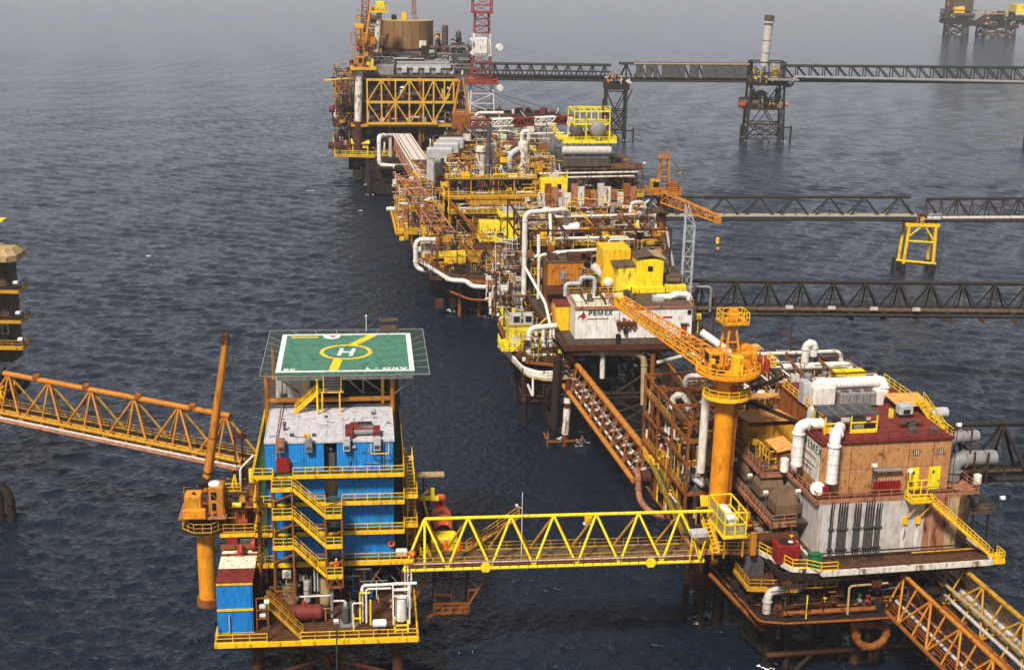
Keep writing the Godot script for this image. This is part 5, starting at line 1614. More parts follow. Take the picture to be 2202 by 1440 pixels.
	for q in [["square white insulated duct bending off the red roof down the painted side wall", [P(-7.0, 32.4, -10.6), P(-11.3, 32.4, -10.6), P(-11.3, 27.0, -10.6)], P(-9, 31.4, -10.6)], ["square white insulated duct stepping over the red roof's front edge down the tan wall", [P(-6.6, 32.6, -8.4), P(-8.7, 32.6, -5.0), P(-8.7, 26.6, -5.0)], P(-8, 31.4, -5.4)]]:
		var d := thing("white_duct", q[0], "duct", q[2], "white ducts leaving the red roof")
		obj("duct", g().path(q[1], 0.78, 8, 1.1), "white_clean", d)
		var e: Vector3 = q[1][2]
		obj("mouth", g().tube(e, e - P(0, 0.25, 0), 0.84, 8), "white", d)
		for k in 3:
			obj("band", g().tube(e + P(0, 1.1 + k * 1.3, 0), e + P(0, 1.16 + k * 1.3, 0), 0.81, 8), "wall_grey", d)
	single("white_fan_cowl", "round grey-white fan cowl behind the canopy on the red roof", "fan", P(-8.2, 31.4, -13), g().dome(P(-8.0, 32.6, -14.2), 0.8, 1.2).tube(P(-8, 31.4, -14.2), P(-8, 32.6, -14.2), 0.8, 14), "steel_light")
	var j := thing("roof_scrap", "low dark machine mounts left on the front of the red roof", "machine base", P(4, 31.4, -9))
	for q in [[3.0, -8.6], [5.8, -8.2], [3.8, -10.6]]:
		obj("mount", g().cbox(q[0], 31.4, q[1], q[0] + 1.0, 32.2, q[1] + 0.8, 0.1), "steel_dark", j)
	obj("plate", g().obox(P(4.2, 32.3, -10.4), P(1.5, 0, -0.2), P(0, 0.04, 0), P(0.1, 0.1, 0.6)), "brown_grey", j)
	var sh := thing("tan_shelter", "tan hipped shelter roof on dark posts at the far edge of the red roof", "shelter", P(7, 31, -18))
	var hr := g()
	var p0 := [P(4.8, 32.6, -15.6), P(10.0, 32.3, -15.6), P(10.6, 32.3, -21.2), P(5.2, 32.6, -21.2)]
	var rd := [P(6.2, 33.5, -18.4), P(9.0, 33.5, -18.4)]
	hr.quad(p0[0], p0[1], rd[1], rd[0])
	hr.quad(p0[2], p0[3], rd[0], rd[1])
	hr.tri(p0[1], p0[2], rd[1])
	hr.tri(p0[3], p0[0], rd[0])
	hr.quad(p0[3], p0[2], p0[1], p0[0])
	obj("roof", hr, "tan_light", sh)
	for q in [[5.2, -15.9], [9.6, -15.9], [9.8, -20.8], [5.4, -20.8]]:
		obj("post", g().bar(P(q[0], 31.0, q[1]), P(q[0], 32.5, q[1]), 0.2), "rust", sh)
	var ac := thing("roof_air_conditioner", "small white box air-conditioner with dark opening beside the yellow roof stair", "air conditioner", P(5.4, 31.4, -15))
	obj("casing", g().cbox(4.4, 31.9, -15.4, 6.4, 33.2, -13.9, 0.12), "steel_light", ac)
	obj("opening", g().box(4.9, 32.0, -13.9, 5.9, 32.6, -13.85), "opening", ac)
	obj("stand", g().box(4.5, 31.4, -15.2, 6.3, 31.9, -14.1), "rust_dark", ac)
	obj("drum", g().tube(P(3.4, 31.4, -14.4), P(3.4, 32.6, -14.4), 0.4), "pale_yellow", ac)
	var ys := thing("roof_stair", "yellow stair with rails dropping off the far side of the red roof", "staircase", P(8.8, 31, -14))
	stair(ys, P(8.2, 33.2, -16.0), P(9.6, 30.0, -11.0), 1.2, "yellow", 9)
	for q in [["grey elbow duct of great bore turning down beside the tan house", [P(10.0, 24.4, -8.4), P(10.0, 27.3, -8.4), P(15.8, 27.2, -8.6)], 1.05], ["grey horizontal duct pipe above the great elbow duct", [P(9.4, 29.0, -10.6), P(11.2, 29.4, -11.0), P(14.4, 29.4, -11.2)], 0.85]]:
		var d := thing("exhaust_duct", q[0], "duct", P(10, 24, -9), "grey exhaust ducts at the tan house")
		obj("duct", g().path(q[1], q[2], 16, 2.0), "steel", d)
		var e: Vector3 = q[1][2]
		obj("end_cap", g().dome(e, q[2], 0.5, Vector3.RIGHT, 16), "steel_light", d)
		obj("strap", g().tube(e - P(1.6, 0, 0), e - P(1.45, 0, 0), q[2] + 0.06, 16), "rust", d)
		obj("strap", g().tube(e - P(3.4, 0, 0), e - P(3.3, 0, 0), q[2] + 0.04, 16), "steel_dark", d)
	var uf := thing("duct_frame", "brown steel support frame standing round the grey exhaust ducts", "frame", P(13, 22, -9))
	obj("frame", g().bar(P(12.4, 23.9, -7.2), P(12.4, 28.6, -7.4), 0.22).bar(P(14.4, 23.9, -7.4), P(14.4, 28.4, -7.4), 0.22).bar(P(12.4, 26, -7.3), P(14.4, 26, -7.3), 0.16).path([P(10.6, 31.6, -8), P(12.0, 31.6, -8), P(12.0, 25, -8)], 0.14, 8, 0.5), "rust", uf)
	obj("cistern", g().vessel(P(12.6, 24.6, -6.4), P(12.6, 25.6, -6.4), 0.55, 14), "white", uf)
	single("white_float", "small rounded grey tank at the red roof's far corner by the dark bridge", "tank", P(10.4, 30.5, -12), g().vessel(P(9.4, 31.8, -14.4), P(11.4, 31.8, -14.4), 0.75, 16), "steel_light")
	var y := thing("wall_stair", "long yellow stair slanting across the white wall from the balcony to the deck corner", "staircase", P(7, 16, -2.5))
	obj("landing", g().box(1.2, 23.9, -4.0, 4.2, 24.05, -2.2), "yellow", y)
	obj("railing", g().rail([P(1.2, 24.05, -4.0), P(1.2, 24.05, -2.2), P(4.1, 24.05, -2.2)], 1.1, 1.0, 0.1), "bright_yellow", y)
	obj("upstand", g().rail([P(1.6, 24.2, -4.2), P(4.4, 24.2, -4.2)], 2.1, 0.9, 0.12), "bright_yellow", y)
	stair(y, P(4.2, 23.95, -2.4), P(12.8, 16.4, -1.4), 1.2, "yellow", 22)
	obj("foot_landing", g().box(12.6, 15.9, -2.6, 14.4, 16.05, -0.4).rail([P(14.3, 16.05, -2.5), P(14.3, 16.05, -0.5), P(12.8, 16.05, -0.5)], 1.1, 0.8, 0.1).bar(P(12.6, 15.8, -0.4), P(14.4, 15.8, -0.4), 0.1, 0.5), "yellow", y)
	var ex := 0
	for k in 9:
		var e := local("gas_cylinder", "dark red gas cylinder, %s of nine on the tan wall" % ["first from the house corner", "second", "third", "fourth", "middle one", "sixth", "seventh", "eighth", "last by the yellow doors"][k], "gas cylinder", P(-2.4 + k * 0.42, 24.2, -5.5), 0, "red gas cylinders on the tan wall")
		obj("body", g().vessel(P(0, 0.3, 0), P(0, 1.7, 0), 0.19, 10), "red", e)
		obj("valve", g().tube(P(0, 1.8, 0), P(0, 2.1, 0), 0.07, 6), "steel_light", e)
	for q in [["white round dish shield on the balcony corner below the name boards", P(-10.4, 25.0, -5.4), 0.95]]:
		var e := thing("dish_antenna", q[0], "dish", q[1])
		obj("dish", g().tube(q[1] + P(0, 0.5, 0), q[1] + P(-0.05, 0.55, 0.25), q[2] * 0.7, 20, q[2]), "white_clean", e)
		obj("post", g().tube(P(-10.4, 24.2, -5.5), P(-10.4, 25.5, -5.5), 0.1, 6), "steel_dark", e)
	for k in 2:
		single("fire_extinguisher", ["red wheeled extinguisher close behind the white dish", "red wheeled extinguisher at the tan house corner"][k], "fire extinguisher", P(-9.6 + k * 0.5, 24.2, -5.2), g().vessel(P(-9.6 + k * 0.5, 24.6, -5.0), P(-9.6 + k * 0.5, 25.8, -5.0), 0.26, 12), "red", "extinguishers by the dish")
	flood(P(-3.4, 24.2, -4.3), 4.6, "dark floodlight mast on the balcony railing before the red cylinders")
	flood(P(1.6, 24.2, -4.3), 3.6, "dark floodlight mast on the balcony beside the narrow yellow door")
	flood(P(8.4, 24.2, -5.4), 9.2, "tall floodlight mast at the tan house's outer corner")
	flood(P(15.0, 16.4, -4), 7.0, "lone white floodlight on a dark mast out over the sea edge")
	var sg := thing("side_gallery", "small dark gallery with mesh railing beyond the grey round wall", "gallery", P(14, 16, -8))
	obj("floor", g().box(11.6, 20.2, -10, 15.2, 20.4, -6), "brown_grey", sg)
	obj("railing", g().rail([P(11.8, 20.4, -6), P(15.2, 20.4, -6), P(15.2, 20.4, -10)], 1.2, 0.9, 0.09), "brown_grey", sg)
	obj("post", g().bar(P(14.8, 16.4, -6.4), P(14.8, 20.2, -6.4), 0.2).bar(P(12.6, 16.4, -6.4), P(12.6, 20.2, -6.4), 0.2), "rust_dark", sg)
	obj("cabinet", g().cbox(12.2, 20.4, -9.2, 14, 22.2, -7.6, 0.1), "steel_dark", sg)


func deck_gear() -> void:
	var h := thing("hood_deck", "rust-pink edged side deck carrying the brown engine hoods", "deck", P(-14, 20, -16))
	obj("floor", g().box(-15.6, 19.8, -27, -10.5, 20.0, -7.2), "deck_grey", h)
	obj("edge_beam", g().bar(P(-15.6, 19.75, -27), P(-15.6, 19.75, -7.2), 0.2, 0.6).bar(P(-15.6, 19.75, -7.2), P(-12.0, 19.75, -7.4), 0.2, 0.6), "rust_pink", h)
	obj("railing", g().rail([P(-15.5, 20, -27), P(-15.5, 20, -7.3), P(-12.0, 20, -7.5)], 1.1, 1.5, 0.1), "rust_pink", h)
	for z in [-8, -17, -26]:
		obj("post", g().bar(P(-15.2, 16.5, z), P(-15.2, 19.7, z), 0.28), "rust_pink", h)
		obj("post", g().bar(P(-12.4, 16.5, z), P(-12.4, 19.7, z), 0.24), "beige", h)
	obj("cross_brace", g().bar(P(-15.2, 16.6, -7.6), P(-12.4, 19.6, -7.6), 0.1).bar(P(-15.2, 19.6, -7.6), P(-12.4, 16.6, -7.6), 0.1), "rust", h)
	for k in 3:
		var z: float = [-10.4, -16.6, -22.8][k]
		var e := thing("engine_hood", ["brown faceted engine hood at the near end of the side deck, by the lamp post", "brown faceted engine hood, middle one of three on the side deck", "brown faceted engine hood deepest under the tan house, third of the row"][k], "engine hood", P(-12.6, 20, z), "brown engine hoods on the side deck")
		var q := [[-1.7, -1.7], [1.7, -1.7], [1.7, 1.7], [-1.7, 1.7]]
		var s := g()
		for j in 4:
			var a: Array = q[j]
			var b: Array = q[(j + 1) % 4]
			s.quad(P(-12.7 + b[0], 20.6, z + b[1]), P(-12.7 + a[0], 20.6, z + a[1]), P(-12.7 + a[0], 21.9, z + a[1]), P(-12.7 + b[0], 21.9, z + b[1]))
			s.quad(P(-12.7 + b[0], 21.9, z + b[1]), P(-12.7 + a[0], 21.9, z + a[1]), P(-12.4 + a[0] * 0.62, 23.6, z + a[1] * 0.6), P(-12.4 + b[0] * 0.62, 23.6, z + b[1] * 0.6))
		s.box(-13.4, 23.55, z - 1.0, -11.4, 23.61, z + 1.0)
		obj("hood", s, "hood_brown", e)
		obj("skid", g().box(-14.4, 20, z - 1.8, -11, 20.6, z + 1.8), "black", e)
		flood(P(-14.9, 20, z - 1.0), 2.6, ["short floodlight post beside the near engine hood", "short floodlight post beside the middle engine hood", "short floodlight post beside the deepest engine hood"][k], 180)
	flood(P(-12.0, 20.0, -7.5), 4.2, "dark floodlight post at the near corner of the engine hood deck", 180)
	var u := thing("upper_side_deck", "rust-streaked upper side deck with sheds beside the tan house", "deck", P(-12, 24, -25))
	obj("floor", g().box(-14.2, 23.7, -34, -9.95, 23.9, -15), "deck_brown", u)
	obj("edge_beam", g().bar(P(-14.2, 23.6, -34), P(-14.2, 23.6, -15), 0.2, 0.6).bar(P(-14.2, 23.6, -15), P(-10.0, 23.6, -15), 0.2, 0.5), "rust_pink", u)
	obj("railing", g().rail([P(-14.1, 23.9, -34), P(-14.1, 23.9, -15.1), P(-11.6, 23.9, -15.1)], 1.1, 1.5, 0.1), "rust_pink", u)
	obj("white_drum", g().vessel(P(-11.3, 24.4, -14.6), P(-11.3, 26.0, -14.6), 0.6, 14), "white_clean", u)
	obj("cage", g().rail([P(-12.6, 23.9, -22), P(-12.6, 23.9, -17), P(-10.6, 23.9, -17)], 2.4, 1.3, 0.12), "yellow", u)
	var sd := thing("tan_shed", "large tan-roofed ochre shed behind the upper side deck", "shed", P(-10, 23.9, -27))
	obj("walls", g().box(-13.0, 23.9, -31, -6.4, 27.4, -24), "ochre", sd)
	obj("roof", g().obox(P(-9.7, 27.8, -27.5), P(3.7, 0.0, 0), P(0, 0.07, 0), P(0, 0.5, 3.9)), "tan_light", sd)
	obj("roof", g().obox(P(-9.5, 29.0, -32.5), P(3.9, 0.1, 0), P(0, 0.07, 0), P(0, 0.3, 2.0)), "tan_light", sd)
	var s2 := thing("small_tan_shed", "small tan-roofed shed close against the painted name boards", "shed", P(-10.8, 24, -17))
	obj("walls", g().box(-11.6, 24.2, -19.4, -10.1, 26.8, -15.6), "rust_orange", s2)
	obj("roof", g().obox(P(-10.9, 27.1, -17.6), P(1.3, 0.25, 0), P(0, 0.06, 0), P(0, 0, 2.4)), "tan_light", s2)
	fuzz(u, -13.8, 24, -33, -10.2, 27, -15.4, 318, 30, ["rust", "ochre", "red_brown", "steel_dark"], 0.9)
	fuzz(h, -16.8, 16.6, -40, -11, 19.4, -8, 319, 40, ["rust_dark", "rust", "ochre"], 1.0)
	fuzz(u, -16.5, 16.6, -50, -10.4, 26, -28, 320, 50, ["rust_dark", "rust_orange", "ochre", "white_rusty"], 1.1)
	var c := thing("yellow_tank_cage", "bright yellow mesh cage round a white tank at the footbridge landing", "cage", P(-21.2, 19.4, -8))
	for q in [[-22.7, -5.1], [-19.8, -5.1], [-22.7, -11.4], [-19.8, -11.4], [-21.3, -5.1], [-22.7, -8.2], [-19.8, -8.2]]:
		obj("post", g().bar(P(q[0], 19.5, q[1]), P(q[0], 22.8, q[1]), 0.16), "bright_yellow", c)
	for y in [19.6, 21.2, 22.8]:
		obj("ring", g().bar(P(-22.7, y, -5.1), P(-19.8, y, -5.1), 0.16).bar(P(-22.7, y, -11.4), P(-19.8, y, -11.4), 0.16).bar(P(-22.7, y, -5.1), P(-22.7, y, -11.4), 0.16).bar(P(-19.8, y, -5.1), P(-19.8, y, -11.4), 0.16), "bright_yellow", c)
	obj("mesh", g().box(-22.66, 19.6, -5.12, -19.84, 21.2, -5.09).box(-22.72, 19.6, -11.3, -22.69, 22.8, -5.2), "mesh_panel", c)
	obj("floor", g().box(-22.9, 19.3, -11.6, -19.6, 19.5, -4.9), "yellow", c)
	for q in [[-22.5, -5.4], [-20, -5.4], [-22.5, -11], [-20, -11]]:
		obj("leg", g().bar(P(q[0], 16.5, q[1]), P(q[0], 19.4, q[1]), 0.2), "ochre", c)
	stair(c, P(-23.4, 19.6, -11.4), P(-23.2, 16.6, -6.4), 0.9, "yellow", 9)
	var wt := thing("white_cage_tank", "white horizontal tank lying inside the yellow mesh cage", "tank", P(-21.2, 19.5, -8.4))
	obj("shell", g().vessel(P(-21.3, 21.0, -10.2), P(-21.3, 21.0, -6.6), 0.95, 20), "white_clean", wt)
	obj("saddle", g().box(-22.0, 19.5, -9.6, -20.6, 20.4, -9.2).box(-22.0, 19.5, -7.6, -20.6, 20.4, -7.2), "steel_dark", wt)
	var bt := thing("bridge_end_table", "white-topped box on crossed yellow legs at the end of the footbridge", "stand", P(-25.5, 16.5, -7))
	obj("top", g().cbox(-26.6, 19.2, -7.6, -24.4, 19.9, -6.2, 0.1), "wall_grey", bt)
	obj("leg", g().bar(P(-26.4, 19.2, -6.8), P(-25.2, 15.4, -6.8), 0.16).bar(P(-24.4, 19.2, -6.8), P(-25.4, 15.4, -6.8), 0.16).bar(P(-26.6, 15.6, -6.8), P(-26.4, 19.2, -6.8), 0.14), "bright_yellow", bt)
	var rt := thing("red_tank", "square dark red open tank with a pale lid at the deck corner", "tank", P(-15, 16.5, -3.6))
	obj("walls", g().cbox(-16.2, 16.5, -5.0, -13.2, 18.9, -2.6, 0.08), "red", rt)
	obj("rim", g().tube(P(-14.7, 18.9, -3.8), P(-14.7, 19.0, -3.8), 1.0, 16), "rust_dark", rt)
	obj("lid", g().tube(P(-14.2, 19.0, -3.6), P(-14.2, 19.06, -3.6), 0.35, 10), "white_clean", rt)
	var gb := thing("green_bin", "green lidded bin box beside the white wall on the deck edge", "bin", P(-11.9, 16.5, -1.2))
	obj("box", g().cbox(-12.5, 16.5, -1.9, -11.0, 18.2, -0.5, 0.05), "green", gb)
	obj("lid", g().obox(P(-11.75, 18.3, -1.2), P(0.82, 0, 0), P(0, 0.06, 0), P(0, 0.12, 0.8)), "green", gb)
	single("yellow_post", "short orange post between the yellow cage and the red tank", "post", P(-18.4, 16.5, -5.6), g().box(-18.8, 16.5, -6.0, -18.1, 19.6, -5.5), "bridge_orange")
	clutter(thing("landing_pumps", "cluster of small dark pumps and valves behind the red tank", "pump", P(-15, 16.5, -8)), -17, 16.5, -14, -12, 18.6, -6.4, 8, 12, 2, 5, ["rust", "steel_dark", "rust_dark", "ochre", "steel"])
	# the far end of the platform: manifold pipes, tanks and containers
	var m := thing("manifold_rack", "rows of white pipes on orange trestles beyond the red-roofed house", "pipework", P(4, 24, -46))
	obj("floor", g().box(-8, 23.8, -60, 16, 24.0, -37), "deck_brown", m)
	obj("railing", g().rail([P(-8, 24, -40), P(-8, 24, -60), P(16, 24, -60), P(16, 24, -40)], 1.1, 2.2, 0.1), "ochre", m)
	frames(m, -7.5, 16.5, -59, 15.5, 23.8, -38, 3, 2, [20], "rust", 0.35)
	for q in [[27.7, -50, 0.6, "white"], [26.2, -47.5, 0.42, "white_rusty"], [25.2, -45, 0.5, "white"], [28.8, -54, 0.34, "white_rusty"]]:
		obj("pipe", g().path([P(-4, 24.2, q[1]), P(-4, q[0], q[1]), P(13.4, q[0], q[1]), P(13.4, 24.2, q[1])], q[2], 12, 1.4), q[3], m)
	for x in [-1.5, 3, 8]:
		obj("trestle", g().bar(P(x, 24, -52), P(x, 29.6, -52), 0.3).bar(P(x, 24, -44), P(x, 28, -44), 0.3).bar(P(x, 28.2, -44), P(x, 28.8, -52), 0.3), "rust_orange", m)
	obj("gooseneck", g().path([P(5.4, 28, -50), P(5.4, 31.4, -50), P(6.8, 31.6, -50), P(6.8, 29.4, -50)], 0.6, 12, 0.85), "white", m)
	obj("davit", g().bar(P(4.4, 27, -54), P(4.4, 33.4, -54), 0.2).bar(P(1.4, 31.4, -54), P(4.4, 33.4, -54), 0.16).bar(P(4.4, 31.2, -54), P(2.6, 32.2, -54), 0.12), "rust", m)
	clutter(m, -7, 24, -59, 14, 30, -40, 31, 26, 3, 6, ["white_rusty", "rust_orange", "white", "rust", "steel"], 1.1)
	fuzz(m, -7.5, 24.1, -59, 15, 29.5, -38, 316, 60, ["rust", "rust_orange", "white_rusty", "brown_grey"], 1.1)
	fuzz(m, -11, 16.6, -58, 15, 23.6, -40, 317, 40, ["rust_dark", "rust", "ochre"], 1.3)
	var yb := thing("yellow_skip", "bright yellow steel skip with rusty rim on the manifold deck", "container", P(10.5, 24, -44))
	obj("body", g().cbox(8.2, 25.6, -46.6, 13.6, 28.2, -44.6, 0.06), "bright_yellow", yb)
	obj("rim", g().bar(P(8.2, 28.2, -44.5), P(13.6, 28.2, -44.5), 0.14).bar(P(8.2, 26.8, -44.5), P(13.6, 26.8, -44.5), 0.1), "ochre", yb)
	obj("stand", g().box(8.4, 24, -46.4, 13.4, 25.6, -44.8), "rust", yb)
	for k in 2:
		var cr := thing("brown_crate", ["brown barred crate beside the yellow skip, the nearer of two", "brown barred crate at the outer end of the manifold deck"][k], "crate", P(14.4 + 2.4 * k, 24, -40), "brown crates on the manifold deck")
		obj("box", g().cbox(13.4 + k * 2.5, 24, -41.6, 15.5 + k * 2.5, 27.0, -39, 0.1), "rust", cr)
		for j in 4:
			obj("bar", g().box(13.36 + k * 2.5, 24.6 + j * 0.7, -39.0, 15.54 + k * 2.5, 24.75 + j * 0.7, -38.92), "rust_orange", cr)
	obj("outrigger", g().box(13, 23.6, -42.5, 19, 24, -38), "rust_dark", m)
	var vt := thing("lookout_tower", "ochre railed lookout platform with a tan cap behind the crane", "tower", P(-6, 24, -46))
	frames(vt, -6.6, 24, -46, -3.6, 30.2, -43, 1, 1, [27, 30], "ochre", 0.24)
	obj("floor", g().box(-7, 30.2, -46.4, -2.4, 30.4, -42.6), "ochre", vt)
	obj("railing", g().rail([P(-7, 30.4, -46.4), P(-7, 30.4, -42.6), P(-2.4, 30.4, -42.6), P(-2.4, 30.4, -46.4)], 1.2, 1.2, 0.11), "yellow", vt)
	obj("cap", g().obox(P(-5.6, 32.6, -45), P(1.1, 0.2, 0), P(0, 0.3, 0), P(0, 0, 0.9)).bar(P(-5.4, 30.4, -45), P(-5.4, 32.4, -45), 0.3), "tan_light", vt)
	stair(vt, P(-7.4, 30.3, -43.2), P(-10.6, 26.0, -43.2), 1.0, "ochre", 10)
	single("signal_mast", "thin rusty signal mast behind the orange crane house", "mast", P(-11, 28, -50), g().tube(P(-10.6, 24, -50), P(-10.2, 40.0, -50), 0.16, 6).tube(P(-11.6, 24, -50), P(-11.4, 35, -50), 0.12, 6), "rust")
	flood(P(-9, 27, -52), 8.6, "slim white lamp on a pole behind the crane's machinery house")
	for q in [[P(-14.8, 30.6, -31), P(-6.4, 30.0, -13.2), "dark rusty girder slanting from the crane pedestal to the red roof"], [P(-17.4, 32.4, -22.5), P(-6.2, 32.6, -30), "dark striped girder running level from the crane pedestal to the roof's rear"]]:
		single("stay_girder", q[2], "girder", q[0], g().tube(q[0], q[1], 0.32, 8), "rust_dark", "girders staying the crane pedestal")
	single("bent_header", "thick brown pipe curving from the crane pedestal up to the white manifold", "pipe", P(-16, 31, -30), g().path([P(-17, 32.6, -22), P(-11, 33.0, -32), P(-7.4, 31.6, -38), P(-7.2, 28, -40), P(-12, 31.6, -44)], 0.42, 10, 3.0), "rust")
	single("white_header", "white insulated header pipe bending down beside the lookout platform", "pipe", P(-8, 28, -40), g().path([P(-13.6, 35.2, -46), P(-8.2, 31.6, -42), P(-7.6, 27, -40)], 0.6, 12, 2.0).tube(P(-14, 30.8, -44), P(-8, 30.8, -43), 0.8, 14), "white")


func big_crane() -> void:
	var t := thing("slewing_crane", "tall orange slewing crane on a thick pedestal with lattice boom towards the white block", "crane", P(-18.6, 9.5, -19))
	var o := P(-18.6, 0, -19)
	obj("pedestal", g().tube(o + P(-0.35, 9.5, 0), o + P(0, 34, 0), 1.35, 22), "crane_orange", t)
	obj("ladder_strip", g().bar(o + P(0.9, 17, 1.1), o + P(1.2, 33, 1.1), 0.3), "rust_orange", t)
	var r1 := []
	var r2 := []
	for j in 15:
		r1.append(o + P(3.2 * cos(TAU * j / 14), 34.2, 3.2 * sin(TAU * j / 14)))
		r2.append(o + P(4.3 * cos(TAU * j / 14), 37.6, 4.3 * sin(TAU * j / 14)))
	var w := obj("ring_walkway", g().tube(o + P(0, 33.9, 0), o + P(0, 34.2, 0), 3.3, 20), "yellow", t)
	obj("railing", g().rail(r1, 1.15, 1.4, 0.1), "yellow", w)
	obj("slew_column", g().tube(o + P(0, 34.2, 0), o + P(0, 37.4, 0), 1.5, 20), "crane_orange", t)
	obj("hatch", g().tube(o + P(0.5, 35.4, 1.45), o + P(0.5, 35.4, 1.6), 0.55, 12), "signal_red", t)
	var tt := obj("turntable", g().tube(o + P(0, 37.3, 0), o + P(0, 37.7, 0), 4.4, 20), "crane_orange", t)
	obj("railing", g().rail(r2, 1.1, 1.6, 0.1), "yellow", tt)
	var cab := obj("cab", g().cbox(-21.9, 37.7, -19.6, -19.8, 40.8, -17.0, 0.25), "crane_orange", t)
	obj("window", g().box(-21.93, 39.2, -19.2, -21.88, 40.4, -17.4), "glass", cab)
	obj("window", g().box(-21.6, 39.2, -17.0, -20.6, 40.4, -16.96), "glass", cab)
	obj("machine_house", g().cbox(-17.2, 37.7, -21.3, -14.8, 40.3, -18.0, 0.2).tube(P(-16.0, 40.2, -21), P(-16.0, 40.2, -18.4), 0.9, 14), "crane_orange", t)
	obj("winch", g().tube(P(-14.2, 38.8, -18.6), P(-13.6, 38.8, -18.2), 0.8, 14).cbox(-14.6, 37.7, -18.6, -13.4, 39.4, -17, 0.1), "signal_red", t)
	obj("front_box", g().cbox(-19.0, 37.7, -17.0, -17.6, 40.4, -15.6, 0.1), "yellow", t)
	for q in [[-19.9, -18.9], [-17.3, -18.2]]:
		for z in [-20.6, -17.4]:
			obj("gantry_leg", g().bar(P(q[0], 37.7, z), P(q[1], 44.4, lerpf(z, -19, 0.5)), 0.26), "crane_orange", t)
	for k in 4:
		var y := 38.8 + k * 1.5
		obj("gantry_tie", g().bar(P(-19.7 + k * 0.24, y, -17.6 - k * 0.2), P(-17.5 - k * 0.2, y, -17.6 - k * 0.2), 0.16).bar(P(-19.7 + k * 0.24, y, -20.4 + k * 0.2), P(-17.5 - k * 0.2, y, -20.4 + k * 0.2), 0.16), "crane_orange", t)
	var top := obj("gantry_platform", g().box(-20.1, 44.2, -20.4, -16.6, 44.45, -17.4), "crane_orange", t)
	obj("railing", g().rail([P(-20.1, 44.4, -17.4), P(-16.6, 44.4, -17.4), P(-16.6, 44.4, -20.4), P(-20.1, 44.4, -20.4), P(-20.1, 44.4, -17.4)], 1.5, 1.0, 0.1), "yellow", top)
	obj("sheave", g().tube(P(-19, 45.2, -19), P(-17.6, 45.2, -19), 0.7, 12).cbox(-18.8, 44.4, -19.6, -17.8, 46.2, -18.4, 0.1), "crane_orange", top)
	fuzz(t, -22.0, 37.7, -22, -14.6, 41.4, -15.6, 306, 26, ["crane_orange", "yellow", "rust", "ochre"], 0.7, "fittings")
	# the boom lies level out to the white block, slightly drooping
	var a := P(-20.4, 38.3, -21.6)
	var b := P(-22.8, 36.6, -60.5)
	var boom := Node3D.new()
	boom.name = "boom"
	t.add_child(boom)
	base[boom] = base[t]
	lattice(boom, a, b, 2.5, 1.6, 2.3, 1.5, 18, "crane_orange", 0.14, 0.06)
	obj("walkway", g().bar(a - P(0.3, 0.9, 0), b - P(0.2, 0.6, 0), 0.8, 0.08), "yellow", boom)
	obj("boom_head", g().cbox(-23.6, 35.9, -61.6, -22.0, 37.4, -60.2, 0.1).tube(P(-23.5, 36.0, -61.2), P(-22.1, 36.0, -61.2), 0.5, 12), "yellow", boom)
	obj("pendant", g().tube(P(-18.4, 46.0, -19.4), b + P(0, 0.8, 4), 0.045, 5).tube(P(-17.9, 46.0, -19.4), b + P(0.5, 0.8, 4), 0.045, 5), "steel_dark", t)
	obj("hoist_rope", g().tube(b - P(0, 0.6, 0), b - P(0, 6.0, 0.2), 0.05, 5), "steel_dark", t)
	obj("hook_block", g().cbox(-23.2, 29.4, -61.2, -22.4, 31.0, -60.4, 0.12), "black", t)


# ---- the middle platform with the white block ----------------------------------------

